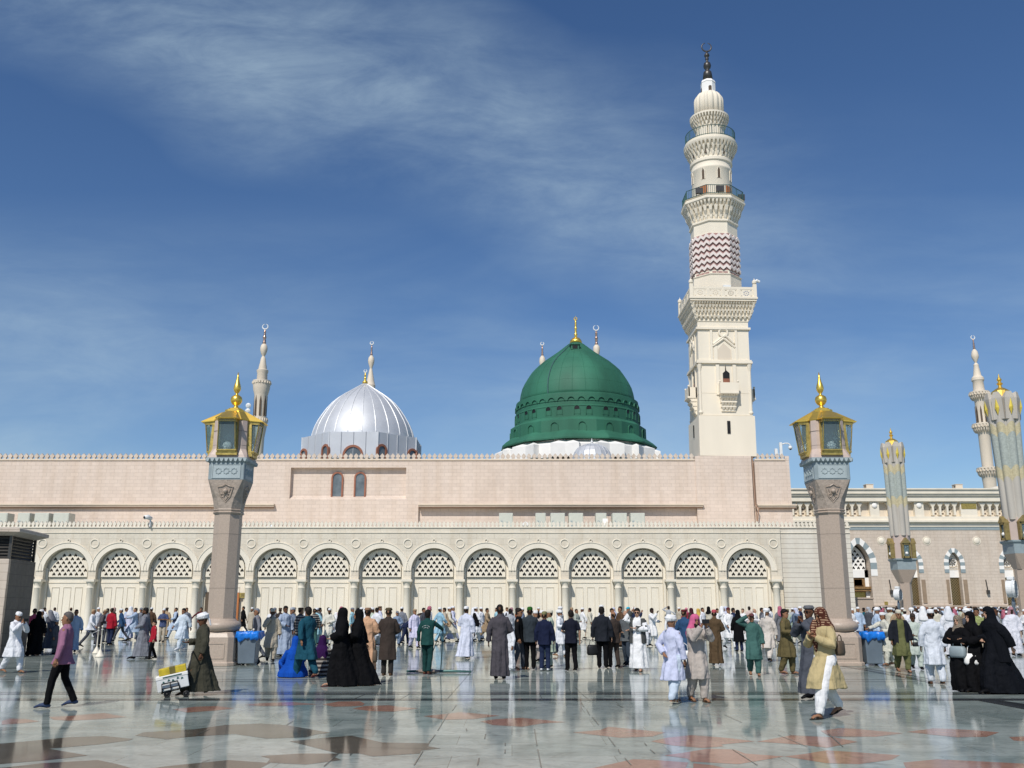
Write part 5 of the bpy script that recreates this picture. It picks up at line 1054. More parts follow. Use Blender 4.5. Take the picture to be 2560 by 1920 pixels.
# roof boxes
for x_, lb in ((240, 'small tan box on the prayer hall roof left of the small umbrella'), (1215, 'small tan box on the prayer hall roof between the two umbrellas')):
    c = at(2120 + x_ / 4.366, 1220, YB + 1); r = T('roof_box', lb, 'roof box', (c.x, YB + 1, BZ(187)), group='tan boxes on the prayer hall roof')
    m = MB(); m.box(-.36, .36, 0, .8, 0, .60); m.box(-.40, .40, -.05, .85, .60, .64); m.build('housing', M['tan'], r); m = MB(); m.tube([(-.5, 0, 0), (-.5, 0, .4)], .03, 5); m.ball((-.52, -.1, .42), .10, 8); m.build('spotlight', M['bronze'], r)
# gate kiosk in red granite in front of the gate, and the brown fence
c0 = at(1920 + 695 / 3.456, 1520, 72.); c1 = at(1920 + 915 / 3.456, 1520, 72.); kt = zat(1480 + 62 / 3.456, 72.)
k_ = T('stone_kiosk', 'red granite stone block between the right lamp post and the prayer hall gate', 'kiosk', ((c0.x + c1.x) / 2, 72, 0)); hwk = (c1.x - c0.x) / 2
m = MB(); m.box(-hwk - 1, hwk, 0, 5, 0, kt); m.build('block', M['granite'], k_, bevel=.04); m = MB(); m.box(-hwk - 1.05, hwk + .05, -.06, 5.1, kt, kt + .12); m.build('coping', M['granite'], k_, bevel=.02)
m = MB(); m.box(hwk, hwk + .8, 1, 5, 0, kt * .62); m.build('side_block', M['granited'], k_)
f0 = at(2180 + 555 / 5.82, 1530, 86.); f1 = at(2180 + 1420 / 5.82, 1530, 86.); ft = zat(1500 + 105 / 5.82, 86.)
fn = T('wooden_fence', 'reddish brown lattice fence in front of the prayer hall wall', 'fence', ((f0.x + f1.x) / 2, 86, 0)); L_ = (f1.x - f0.x) / 2
m = MB(); m.box(-L_, L_, -.05, .1, ft - .18, ft); m.box(-L_, L_, 0, .06, ft - .95, ft - .85)
for i in range(60): x = -L_ + (i + .5) * 2 * L_ / 60; m.box(x - .09, x + .09, 0, .06, ft - .85, ft - .18)
m.box(-L_, L_, 0, .06, .1, ft - .95); m.build('lattice_panel', M['fencebr'], fn)
for i in range(5): m = MB(); x = -L_ + i * L_ / 2; m.box(x - .08, x + .08, -.08, .12, 0, ft + .06); m.build('post', M['fencebr'], fn)
# ---------------------------------------------------------------- stone vent tower at far left
M['towershade'] = brick('shade_toned_stone', (.20, .175, .145), (.18, .16, .13), (.11, .095, .08), .9, .42, .012, var=.25)  # tower stone darkened: shade of the right face put into the colour
vt = T('vent_tower', 'squat stone ventilation tower with dark louvres at the left photo edge', 'tower', (-18.27, 34.9, 0)); vt.rotation_euler = (0, 0, R(9))
zt_ = zat(1142 * D2, 34.8) ; zl1 = zat(1157 * D2, 34.9); zl0 = zat(1207 * D2, 34.9)
m = MB(); m.box(-3.2, 0, 0, 2.75, 0, zl0); m.build('body', M['pink2'], vt, bevel=.02)
m = MB(); m.box(0.003, .05, .01, 2.74, 0, zl0 - .01); m.build('shade_facing', M['towershade'], vt)  # thin sheet added over the body to paint its right side as shaded
m = MB(); m.box(-3.05, -.1, .1, 2.65, zl0, zl1); m.build('louvre_core', M['void'], vt)
m = MB(); nl = 7
for i in range(nl):
    z = zl0 + (i + .3) * (zl1 - zl0) / nl
    m.rings([[(-3.15, 0.02, z), (-.02, 0.02, z), (-.02, 2.73, z), (-3.15, 2.73, z)], [(-3.05, .12, z + .10), (-.12, .12, z + .10), (-.12, 2.63, z + .10), (-3.05, 2.63, z + .10)]])
m.build('louvres', M['bronze'], vt)
m = MB()
for x, y in ((-.08, .0), (-.08, 2.65), (-3.15, .0)): m = MB(); m.box(x, x + .09, y, y + .09, zl0, zl1); m.build('louvre_post', M['bronze'], vt)
m = MB(); m.rings([[(-3.2, 0, zl1), (0, 0, zl1), (0, 2.75, zl1), (-3.2, 2.75, zl1)], [(-3.55, -.32, zt_ - .12), (.34, -.32, zt_ - .12), (.34, 3.05, zt_ - .12), (-3.55, 3.05, zt_ - .12)], [(-3.55, -.32, zt_), (.34, -.32, zt_), (.34, 3.05, zt_), (-3.55, 3.05, zt_)], [(-3.4, -.1, zt_ + .05), (.2, -.1, zt_ + .05), (.2, 2.9, zt_ + .05), (-3.4, 2.9, zt_ + .05)]]); m.build('cap', M['pink2'], vt)
# ---------------------------------------------------------------- bins, rope stands, small things
def bin_(x, yb, label, w=.62):
    c = ground(x, yb); r = T('waste_bin', label, 'waste bin', (c.x, c.y, 0), group='grey waste bins lined with blue bags')
    h = 1.0; a = w / 2; m = MB(); m.rings([[(-a * .86, -a * .8, .06), (a * .86, -a * .8, .06), (a * .86, a * .8, .06), (-a * .86, a * .8, .06)], [(-a, -a, h), (a, -a, h), (a, a, h), (-a, a, h)]], True, False); m.build('body', M['grey'], r, bevel=.02)
    m = MB(); n = 40; rs = []
    for k, (e, z) in enumerate(((.02, h - .20), (.07, h - .16), (.05, h - .05), (.045, h + .02), (-.02, h + .03), (-.07, h - .1))):
        q = []
        for j in range(n):
            t = 4 * j / n; sd_ = int(t); f = t - sd_; P = [(-1, -1), (1, -1), (1, 1), (-1, 1), (-1, -1)]; x_ = P[sd_][0] * (1 - f) + P[sd_ + 1][0] * f; y_ = P[sd_][1] * (1 - f) + P[sd_ + 1][1] * f
            wv = .02 * sin(j * 2.3) + .015 * sin(j * 5.1 + 1); q.append((x_ * (a + e) + wv, y_ * (a + e) + wv, z + (1.6 * wv if k < 2 else .6 * wv) - (.05 * (sin(j * .8) > .3) if k == 0 else 0)))
        rs.append(q)
    m.rings(rs, False, False); m.build('bin_bag', M['bluebag'], r, smooth=True)
    for s in (-1, 1): m = MB(); m.torus((s * a * .72, a * .8, .1), .07, .035, 16, 6); m.ball((s * a * .72, a * .8, .1), .05, 8); m.build('wheel', M['black'], r)
    return r
bin_(560 + 205 / 3.456, 1480 + 632 / 3.456, 'grey waste bin with blue bag beside the left lamp post', .60)
bin_(1920 + 905 / 3.456, 1480 + 634 / 3.456, 'grey waste bin with blue bag beside the right lamp post', .56)
def stand(x, yb, label, h=1.0):
    c = ground(x, yb); r = T('rope_stand', label, 'stand', (c.x, c.y, 0), group='cream rope stands on the marble'); m = MB(); m.lathe([(.16, 0), (.16, .03), (.12, .08), (.05, .22), (.022, .28), (.020, h), (.035, h + .01), (.03, h + .05), (.01, h + .06)], n=16); m.build('post', M['creamp'], r, smooth=True)
    m = MB(); m.torus((0, 0, h - .08), .03, .012, 12, 5, 'z'); m.build('collar', M['metalw'], r); return r
a1 = stand((832) / 3.456, 1480 + 532 / 3.456, 'left of the two cream rope stands before the second arch', .95); a2 = stand((862) / 3.456, 1480 + 562 / 3.456, 'right of the two cream rope stands before the second arch', 1.05)
stand(560 + 238 / 3.456, 1480 + 630 / 3.456, 'single cream rope stand in front of the left waste bin', 1.05)
m = MB(); p0, p1 = Vector(a1.location) + Vector((0, 0, .87)), Vector(a1.location) + Vector((-1.0, 1.2, .85)); m.tube([p0, (p0 + p1) / 2 - Vector((0, 0, .12)), p1], .012, 5); o = m.build('barrier_rope', M['metalw'], None); tag(o, 'thin white rope hanging from the rope stand near the second arch', 'rope')
# ---------------------------------------------------------------- people
CO = dict(w=(.74, .75, .78), ww=(.80, .80, .80), cr=(.62, .58, .47), bg=(.47, .41, .32), kh=(.50, .405, .215), lb=(.42, .52, .66), cy=(.32, .55, .62), lav=(.56, .58, .72), gy=(.20, .21, .24), lg=(.40, .42, .45), dg=(.075, .08, .095),
          bk=(.004, .004, .005), nv=(.018, .027, .065), bl=(.03, .075, .16), jn=(.04, .06, .12), tl=(.012, .07, .105), gn=(.055, .13, .115), dgn=(.015, .065, .06), ol=(.14, .125, .05), dol=(.055, .053, .038), br=(.10, .06, .035), dbr=(.05, .038, .032),
          rd=(.36, .015, .03), pk=(.62, .20, .28), mg=(.26, .03, .06), pu=(.30, .14, .22), pe=(.60, .36, .22), lgn=(.44, .52, .42), ye=(.55, .36, .08), gb=(.085, .078, .085), bb=(.006, .07, .40), rose=(.60, .33, .38), mar=(.10, .015, .02), kk=(.10, .045, .028), tan=(.40, .29, .18), sil=(.30, .35, .38))
SK = dict(l=(.46, .27, .18), m=(.30, .155, .09), d=(.13, .062, .036), x=(.05, .028, .02))
HP = dict(chest=((.27, -.08, 1.14), (.04, -.24, 1.27)), down=((.26, .02, 1.13), (.275, -.05, .87)), swf=((.25, -.07, 1.14), (.25, -.27, .97)), swb=((.25, .13, 1.16), (.26, .20, .92)), phone=((.30, -.18, 1.24), (.12, -.14, 1.50)), photo=((.21, -.26, 1.26), (.055, -.36, 1.50)),
          face=((.24, -.18, 1.20), (.05, -.24, 1.42)), front=((.26, -.04, 1.14), (.06, -.23, 1.06)), cross=((.26, -.09, 1.15), (-.04, -.21, 1.18)), back=((.28, .10, 1.15), (.06, .19, .98)), shade=((.40, -.08, 1.50), (.12, -.17, 1.67)),
          spread=((.40, .02, 1.22), (.55, -.05, 1.02)), head=((.33, -.10, 1.40), (.14, -.06, 1.66)), hold=((.26, -.02, 1.13), (.22, -.26, 1.12)), reach=((.28, -.22, 1.26), (.26, -.48, 1.20)), pull=((.26, .10, 1.14), (.24, .36, 1.04)), cheek=((.26, -.20, 1.18), (.07, -.17, 1.46)))
_c = {}
def vox(mb, v, name, sm=2, extra=None, disp=0):
    me = mb.mesh('tmp', []) if False else bpy.data.meshes.new('t'); me.from_pydata(mb.v, [], mb.f)
    fixn(me); o = bpy.data.objects.new('t', me); COL.objects.link(o)
    r = o.modifiers.new('r', 'REMESH'); r.mode = 'VOXEL'; r.voxel_size = v; r.use_smooth_shade = True
    if disp:
        if 'tx' not in _c:
            _c['tx'] = bpy.data.textures.new('fold', 'CLOUDS'); _c['tx'].noise_scale = .16; _c['tx'].noise_depth = 2
        s = o.modifiers.new('d', 'DISPLACE'); s.texture = _c['tx']; s.strength = disp; s.mid_level = .45
    if sm: s = o.modifiers.new('s', 'SMOOTH'); s.factor = .5; s.iterations = sm
    dg = bpy.context.evaluated_depsgraph_get(); out = bpy.data.meshes.new_from_object(o.evaluated_get(dg)); bpy.data.objects.remove(o); bpy.data.meshes.remove(me)
    if extra and extra.v:
        import bmesh
        e = bpy.data.meshes.new('e'); e.from_pydata(extra.v, [], extra.f); fixn(e); b = bmesh.new(); b.from_mesh(out); b.from_mesh(e); b.to_mesh(out); b.free(); bpy.data.meshes.remove(e)
        out.polygons.foreach_set('use_smooth', [True] * len(out.polygons))
    out['fx'] = 1; out.name = name; return out
def leg(side, stride, lead):
    s = stride / 2 * (1 if side == lead else -1)           # lead leg reaches toward -y
    hip = Vector((.085 * side, 0, .92)); lift = .10 * min(1, stride) if s < 0 else .0
    ank = Vector((.10 * side, -s * .96 + (.04 if s < 0 else 0), .085 + lift)); kn = (hip + ank) / 2 + Vector((0, -.04 - .10 * min(1, stride) * (s < 0), .01)); return hip, kn, ank, lift
def head_xf(yaw, pitch): c = Vector((0, .01, 1.50)); return Matrix.Translation(c) @ Matrix.Rotation(R(yaw), 4, 'Z') @ Matrix.Rotation(R(pitch), 4, 'X') @ Matrix.Translation(-c)
def leanf(mb, k, z0=.9):
    if k: mb.v = [(x, y - k * max(0, z - z0) * 1.0, z - .35 * k * k * max(0, z - z0)) for x, y, z in mb.v]
def handm(mb, el, wr, side, curl=.5):
    d = (wr - el).normalized(); t = d.cross(Vector((0, 1, 0)));
    if t.length < .2: t = d.cross(Vector((1, 0, 0)))
    t.normalize(); nrm = d.cross(t).normalized()
    mb.tube([wr - d * .03, wr, wr + d * .045, wr + d * .085], [(.024, .020), (.028, .018), (.040, .016), (.036, .013)], 8)
    for i, (o, l) in enumerate(((-.029, .062), (-.010, .075), (.010, .070), (.028, .055))):
        b = wr + d * .08 + nrm * o; k = -side * curl; p1 = b + d * l * .45 + t * k * .012; p2 = p1 + d * l * .35 + t * k * .03; mb.tube([b - d * .01, p1, p2], [.0095, .0085, .0065], 5)
    b = wr + d * .03 + nrm * -.03; mb.tube([b, b + d * .03 - nrm * .022, b + d * .062 - nrm * .026], [.012, .010, .007], 5)
def body_mesh(pose, v, yaw, pitch, lean, thin=False):
    key = ('body', pose, v, yaw, pitch, lean, thin)
    if key in _c: return _c[key]
    stride, aL, aR = pose; m = MB(); X = MB()
    m.rings([[(cx_ + rx * cos(a), cy_ + ry * sin(a), z) for a in [2 * pi * j / 16 for j in range(16)]] for z, rx, ry, cx_, cy_ in ((.84, .10, .08, 0, 0), (.93, .155, .10, 0, 0), (1.05, .135, .09, 0, 0), (1.2, .155, .10, 0, -.005), (1.34, .165, .10, 0, 0), (1.43, .13, .08, 0, .005), (1.47, .06, .055, 0, .01))])
    for side, ar in ((1, aL), (-1, aR)):
        el, wr = [Vector((p[0] * side, p[1], p[2])) for p in HP[ar]]; sh = Vector((.165 * side, 0, 1.40))
        m.tube([sh - Vector((.05 * side, 0, 0)), sh, sh.lerp(el, .5), el, el.lerp(wr, .4), wr + (wr - el).normalized() * .02], [.045, .050, .046, .037, .036, .025], 10); handm(X, el, wr, side)
        h, k, a, lf = leg(side, stride, 1); m.tube([h + Vector((0, 0, .03)), h.lerp(k, .4), k, k.lerp(a, .35), a, a - Vector((0, 0, .02))], [.06, .05, .04, .038, .034, .034] if thin else [.085, .078, .055, .053, .034, .034], 10)
        tip = a + Vector((0, -.17, -.062 - lf * .75)); m.tube([a + Vector((0, .05, -.045 + lf * .2)), a + Vector((0, -.02, -.035)), a.lerp(tip, .65) + Vector((0, 0, .008)), tip], [(.030, .032), (.036, .036), (.040, .022), (.032, .012)], 10)
    leanf(m, lean); leanf(X, lean)
    hd = MB(); hd.tube([(0, .012, 1.40), (0, .012, 1.47), (0, .004, 1.53)], [.062, .052, .055], 10)
    hd.rings([[(rx * cos(a), cy_ + (ryf if sin(a) < 0 else ryb) * sin(a), z) for a in [2 * pi * j / 20 for j in range(20)]] for z, rx, ryf, ryb, cy_ in
              ((1.478, .022, .03, .02, -.045), (1.488, .040, .050, .03, -.035), (1.505, .052, .072, .05, -.018), (1.535, .062, .085, .075, -.005), (1.57, .070, .088, .092, 0), (1.60, .074, .086, .100, .002), (1.635, .077, .090, .103, .004), (1.67, .074, .084, .098, .006), (1.70, .061, .068, .08, .008), (1.722, .036, .04, .048, .01), (1.73, .01, .01, .01, .01))])
    hd.tube([(0, -.083, 1.618), (0, -.098, 1.595), (0, -.112, 1.573), (0, -.088, 1.562)], [.009, .012, .015, .010], 8); hd.tube([(-.045, -.078, 1.632), (0, -.092, 1.628), (.045, -.078, 1.632)], .009, 6); hd.tube([(-.022, -.088, 1.535), (0, -.097, 1.534), (.022, -.088, 1.535)], .008, 6)
    for s in (-1, 1): hd.tube([(s * .074, .008, 1.622), (s * .085, .018, 1.605), (s * .076, .010, 1.572)], [.010, .014, .008], 6)
    H = head_xf(yaw, pitch); hd.xf(H); leanf(hd, lean); k = len(m.v); m.v += hd.v; m.f += [tuple(i + k for i in f) for f in hd.f]
    _c[key] = vox(m, v, 'body', 1, X); return _c[key]
def cloth_rings(rows, n=40, k=9, amp=.016, ph=0., seedy=0.):
    rs = []; zlo, zhi = rows[0][0], rows[-1][0]
    for z, rx, ry, cx_, cy_ in rows:
        f = max(0., 1 - (z - zlo) / max(.1, (min(zhi, 1.15) - zlo))) ** .8
        rs.append([(cx_ + (rx + amp * f * (sin(k * a + ph) + .6 * sin((k + 4) * a + 2.1 + ph))) * cos(a), cy_ + (ry + amp * f * (sin(k * a + ph) + .6 * sin((k - 3) * a + .7))) * sin(a), z) for a in [2 * pi * j / n for j in range(n)]])
    return rs
UP = lambda b: [(1.10, .170 + b, .120 + b, 0, 0), (1.24, .182 + b, .122 + b, 0, 0), (1.34, .190 + b, .118 + b, 0, 0), (1.405, .185 + b, .100 + b, 0, .004), (1.445, .135 + b, .085 + b, 0, .008), (1.475, .070 + b * .5, .068 + b * .5, 0, .010), (1.505, .062 + b * .4, .060 + b * .4, 0, .010)]
def sleeves(m, pose, r, b=0., stop=1.0):
    for side, ar in ((1, pose[1]), (-1, pose[2])):
        el, wr = [Vector((p[0] * side, p[1], p[2])) for p in HP[ar]]; sh = Vector((.150 * side, 0, 1.395))
        if stop < .6: el2 = sh.lerp(el, .85); m.tube([sh - Vector((.06 * side, 0, .01)), sh, sh.lerp(el2, .5), el2], [.06 + b, .066 + b, .064 + b, .060 + b], 12)
        else: m.tube([sh - Vector((.06 * side, 0, .01)), sh, sh.lerp(el, .5), el, el.lerp(wr, .5), el.lerp(wr, .93)], [.060 + b, .068 + b, .062 * r + b, .055 * r + b, .050 * r + b, .048 * r + b], 12)
def garment(kind, pose, v, lean, ph):
    key = ('g', kind, pose, v, lean, ph)
    if key in _c: return _c[key]
    st = pose[0]; m = MB(); out = None
    e = st * .34
    if kind == 'thobe': m.rings(cloth_rings([(.09, .215 + e * .15, .165 + e, 0, .02), (.30, .205, .160 + e * .75, 0, .015), (.6, .195, .150 + e * .4, 0, .01), (.88, .190, .145 + e * .1, 0, 0)] + UP(.008), k=8, amp=.020, ph=ph)); sleeves(m, pose, 1.25)
    elif kind == 'wide': m.rings(cloth_rings([(.09, .255 + e * .15, .205 + e, .01, .05), (.30, .245, .19 + e * .75, 0, .02), (.6, .225, .17 + e * .4, 0, .01), (.88, .205, .155 + e * .1, 0, 0)] + UP(.015), k=7, amp=.028, ph=ph)); sleeves(m, pose, 1.55)
    elif kind == 'kameez': m.rings(cloth_rings([(.46, .235, .172 + e * .95, 0, .0), (.62, .222, .165 + e * .80, 0, -.01), (.80, .205, .155 + e * .40, 0, -.01), (.95, .192, .140, 0, 0)] + UP(.010), k=7, amp=.020, ph=ph)); sleeves(m, pose, 1.3)
    elif kind == 'shirt': m.rings(cloth_rings([(.78, .190, .145 + e * .45, 0, 0), (.90, .184, .136 + e * .1, 0, 0)] + UP(.004), k=6, amp=.008, ph=ph)); sleeves(m, pose, 1.0)
    elif kind == 'tee': m.rings(cloth_rings([(.79, .188, .142 + e * .45, 0, 0), (.90, .182, .134 + e * .1, 0, 0)] + UP(.004), k=6, amp=.008, ph=ph)); sleeves(m, pose, 1., 0, .5)
    elif kind == 'jacket': m.rings(cloth_rings([(.76, .210, .160 + e * .4, 0, 0), (.90, .200, .150, 0, 0)] + UP(.026), k=6, amp=.010, ph=ph)); sleeves(m, pose, 1.1, .010)
    elif kind == 'coat': m.rings(cloth_rings([(.42, .235, .175 + e * .35, 0, .01), (.7, .215, .160 + e * .1, 0, 0), (.90, .205, .152, 0, 0)] + UP(.024), k=5, amp=.012, ph=ph)); sleeves(m, pose, 1.15, .010)
    elif kind in ('vest', 'openjacket', 'openblazer'):
        big = {'vest': .0, 'openjacket': .016, 'openblazer': .010}[kind]; gap = R({'vest': 16, 'openjacket': 34, 'openblazer': 26}[kind]); th = max(.02, v * 2.1); rs = []
        for z, rx, ry, cy_ in ((.76, .228, .182, .0), (.90, .222, .172, .0), (1.05, .208, .155, .0), (1.2, .208, .148, .002), (1.34, .212, .140, .004), (1.41, .188, .116, .008), (1.45, .125, .092, .014)):
            if kind == 'vest' and z > 1.3: rx -= .012
            A = [R(-90) + gap + (2 * pi - 2 * gap) * j / 30 for j in range(31)]
            rs.append([((rx + big) * cos(a), cy_ + (ry + big) * sin(a), z) for a in A] + [((rx + big - th) * cos(a), cy_ + (ry + big - th) * sin(a), z) for a in reversed(A)])
        m.rings(rs)
        if kind != 'vest': sleeves(m, pose, 1.3, .014)
    elif kind == 'abaya': m.rings(cloth_rings([(.02, .285, .25 + e, .03, .13), (.14, .28, .25 + e, .02, .10), (.38, .250, .215 + e * .8, 0, .05), (.62, .235, .19 + e * .5, -.01, .02), (.88, .222, .170 + e * .2, 0, .01)] + UP(.030), k=5, amp=.042, ph=ph)); sleeves(m, pose, 1.7, .01)
    elif kind == 'trouser':
        for s in (1, -1): h, k, a, lf = leg(s, st, 1); m.tube([h + Vector((-.015 * s, 0, .05)), h, h.lerp(k, .5), k, k.lerp(a, .5), a + Vector((0, .01, -.01))], [(.070, .085), (.090, .098), (.088, .094), (.070, .074), (.064, .068), (.058, .066)], 14)
        m.rings([[(rx * cos(a), ry * sin(a), z) for a in [2 * pi * j / 20 for j in range(20)]] for z, rx, ry in ((.82, .10, .09), (.90, .150, .108), (1.0, .145, .10))])
    elif kind == 'shalwar':
        for s in (1, -1): h, k, a, lf = leg(s, st, 1); m.tube([h + Vector((0, 0, .06)), h, h.lerp(k, .5), k, k.lerp(a, .55), a + Vector((0, .01, .02)), a + Vector((0, .0, -.01))], [(.10, .12), (.112, .125), (.115, .125), (.105, .110), (.085, .092), (.066, .072), (.060, .064)], 16)
        m.rings([[(rx * cos(a), ry * sin(a), z) for a in [2 * pi * j / 20 for j in range(20)]] for z, rx, ry in ((.70, .09, .08), (.82, .15, .13), (.95, .165, .125))])
    leanf(m, lean); _c[key] = vox(m, v, kind, 1, None, .045 if kind in ('thobe', 'wide', 'kameez', 'abaya', 'shalwar') else .025); return _c[key]
def headwear(kind, v, yaw, pitch, lean):
    key = ('h', kind, v, yaw, pitch, lean)
    if key in _c: return _c[key]
    m = MB(); n = 24; vx = True
    E = lambda rows: m.rings([[(rx * cos(a), cy_ + ry * sin(a), z) for a in [2 * pi * j / n for j in range(n)]] for z, rx, ry, cy_ in rows])
    if kind == 'hair': E([(1.535, .02, .02, .075), (1.55, .060, .045, .055), (1.60, .084, .070, .035), (1.645, .087, .092, .018), (1.68, .084, .100, .006), (1.715, .066, .078, .006), (1.738, .040, .045, .006), (1.745, .01, .01, .006)])
    elif kind == 'short': E([(1.55, .02, .02, .075), (1.565, .05, .035, .060), (1.61, .079, .062, .040), (1.65, .081, .082, .022), (1.685, .077, .090, .010), (1.715, .060, .072, .008), (1.734, .036, .04, .008), (1.74, .01, .01, .008)])
    elif kind == 'bald': E([(1.555, .02, .02, .075), (1.57, .05, .035, .060), (1.61, .079, .060, .042), (1.645, .080, .058, .048), (1.66, .04, .03, .06)])
    elif kind == 'cap': E([(1.645, .075, .085, .006), (1.648, .083, .104, .008), (1.69, .083, .104, .008), (1.722, .076, .094, .008), (1.742, .055, .068, .008), (1.75, .01, .01, .008)])
    elif kind == 'pakol': E([(1.660, .075, .09, .006), (1.665, .096, .115, .006), (1.69, .098, .118, .006), (1.705, .086, .104, .006), (1.73, .078, .094, .006), (1.735, .01, .01, .006)])
    elif kind == 'visor': E([(1.645, .075, .09, .006), (1.65, .084, .104, .006), (1.70, .082, .100, .006), (1.735, .055, .07, .006), (1.745, .01, .01, .006)]); m.rings([[(-.06, -.08, 1.655), (.06, -.08, 1.655), (.06, -.08, 1.668), (-.06, -.08, 1.668)], [(-.045, -.165, 1.64), (.045, -.165, 1.64), (.045, -.165, 1.650), (-.045, -.165, 1.650)]])
    elif kind == 'turban':
        for i, (z, r, t, tl) in enumerate(((1.660, .088, .030, .05), (1.688, .092, .034, -.09), (1.715, .080, .034, .1), (1.738, .055, .032, -.1))):
            k = len(m.v); m.torus((0, 0, 0), r, t, 20, 8, 'z'); m.xf(Matrix.Translation((0, .010, z)) @ Matrix.Rotation(tl, 4, 'Y') @ Matrix.Rotation(-tl * .8, 4, 'X') @ Matrix.Scale(1.14, 4, (0, 1, 0)), k)
        E([(1.66, .08, .095, .008), (1.74, .07, .08, .008), (1.765, .02, .02, .008)]); m.tube([(.03, .10, 1.66), (.04, .13, 1.58), (.05, .14, 1.45)], [.03, .025, .02], 8)
    elif kind == 'ghutra': E([(1.24, .10, .03, .135), (1.27, .155, .05, .125), (1.36, .185, .085, .085), (1.45, .170, .105, .050), (1.53, .128, .105, .035), (1.60, .108, .110, .026), (1.66, .100, .112, .016), (1.70, .086, .100, .010), (1.735, .055, .065, .008), (1.75, .01, .01, .008)])
    elif kind == 'keffiyeh': E([(1.18, .05, .05, -.10), (1.24, .13, .12, -.02), (1.33, .195, .155, 0), (1.41, .190, .150, .01), (1.47, .150, .130, .015), (1.54, .118, .112, .020), (1.60, .106, .110, .022), (1.66, .100, .113, .014), (1.70, .086, .100, .010), (1.738, .055, .065, .008), (1.752, .01, .01, .008)]); m.tube([(-.07, -.09, 1.56), (-.09, -.15, 1.45), (-.05, -.20, 1.30), (-.04, -.22, 1.12), (-.05, -.20, .95)], [.03, .05, .055, .04, .015], 8)
    elif kind == 'hijab': E([(1.30, .14, .13, 0), (1.34, .195, .150, 0), (1.42, .170, .130, .01), (1.47, .118, .108, .012), (1.53, .100, .100, .020), (1.60, .098, .106, .026), (1.66, .097, .108, .016), (1.70, .083, .098, .010), (1.735, .055, .065, .008), (1.75, .01, .01, .008)])
    elif kind == 'chador': m.rings(cloth_rings([(.62, .29, .20, 0, .06), (.85, .275, .20, 0, .04), (1.10, .255, .18, 0, .03), (1.30, .235, .155, 0, .02), (1.42, .185, .135, 0, .02), (1.50, .125, .118, 0, .03), (1.58, .112, .114, 0, .034), (1.66, .104, .116, 0, .022), (1.71, .088, .10, 0, .012), (1.745, .05, .06, 0, .01), (1.76, .01, .01, 0, .01)], 32, 7, .02))
    elif kind == 'veil': E([(1.30, .14, .15, 0), (1.36, .20, .16, 0), (1.42, .175, .14, -.005), (1.47, .125, .125, -.005), (1.53, .103, .118, -.002), (1.60, .098, .118, .004), (1.66, .097, .114, .006), (1.70, .083, .098, .008), (1.735, .055, .065, .008), (1.75, .01, .01, .008)])
    elif kind == 'beard': E([(1.44, .015, .012, -.085), (1.465, .035, .03, -.072), (1.50, .058, .062, -.040), (1.53, .066, .070, -.028), (1.55, .068, .045, -.040), (1.565, .06, .01, -.01)])
    elif kind == 'eyes':
        vx = False
        for s in (-1, 1): m.ball((s * .030, -.082, 1.603), .0095, 8); m.tube([(s * .014, -.098, 1.626), (s * .032, -.095, 1.632), (s * .052, -.080, 1.624)], .0050, 4)
        m.tube([(-.022, -.1035, 1.5345), (.022, -.1035, 1.5345)], .0028, 4)
    elif kind == 'sunglasses':
        vx = False
        for s in (-1, 1): m.ball((s * .034, -.088, 1.603), .024, 10, (1, .5, .8)); m.tube([(s * .06, -.08, 1.607), (s * .08, .01, 1.607)], .004, 4)
        m.tube([(-.02, -.10, 1.607), (.02, -.10, 1.607)], .004, 4)
    H = head_xf(yaw, pitch); m.xf(H); leanf(m, lean)
    _c[key] = vox(m, min(v, .012) * (.8 if kind in ('eyes', 'beard') else 1), kind, 1) if vx else m.mesh(kind, [], True)
    return _c[key]
def shoe_mesh(side, stride, kind):
    key = ('s', side, stride, kind)
    if key in _c: return _c[key]
    h, k, a, lf = leg(side, stride, 1); m = MB(); tip = a + Vector((0, -.185, -.060 - lf * .75))
    if kind == 'shoe': m.tube([a + Vector((0, .075, -.045 + lf * .2)), a + Vector((0, .03, -.030)), a + Vector((0, -.03, -.020)), a.lerp(tip, .65) + Vector((0, 0, .012)), tip + Vector((0, -.02, 0))], [(.02, .02), (.040, .045), (.045, .048), (.047, .028), (.034, .016)], 12)
    else: m.rings([[(a.x + s * w, a.y + dy, a.z + dz) for s, dz in ((-1, z - .012), (1, z - .012), (1, z), (-1, z))] for dy, w, z in ((.07, .03, -.066 + lf * .35), (.0, .035, -.068 + lf * .15), (-.09, .045, -.070 - lf * .35), (-.20, .030, -.068 - lf * .8))]); m.tube([a + Vector((-.042, -.07, -.05 - lf * .3)), a + Vector((0, -.09, -.015 - lf * .3)), a + Vector((.042, -.07, -.05 - lf * .3))], .012, 5)
    _c[key] = m.mesh(kind, [], True); return _c[key]
def mm_(me, m):
    """one shared mesh per material"""
    k = ('mm', me.name_full, m)
    if k not in _c:
        c = me if not me.materials else me.copy()
        if c.materials: c.materials.clear()
        c.materials.append(M[m]); c['fx'] = 1; _c[k] = c
    return _c[k]
TOP = {'thobe': ('thobe', 'robe', None), 'wide': ('wide', 'robe', None), 'kameez': ('kameez', 'tunic', 'shalwar'), 'shirt': ('shirt', 'shirt', 'trouser'), 'tee': ('tee', 't_shirt', 'trouser'), 'jacket': ('jacket', 'jacket', 'trouser'), 'coat': ('coat', 'coat', 'trouser'), 'abaya': ('abaya', 'abaya', None)}
CR = dict(a=0, b=560, c=1140, d=1560, e=1920)
ALL = []
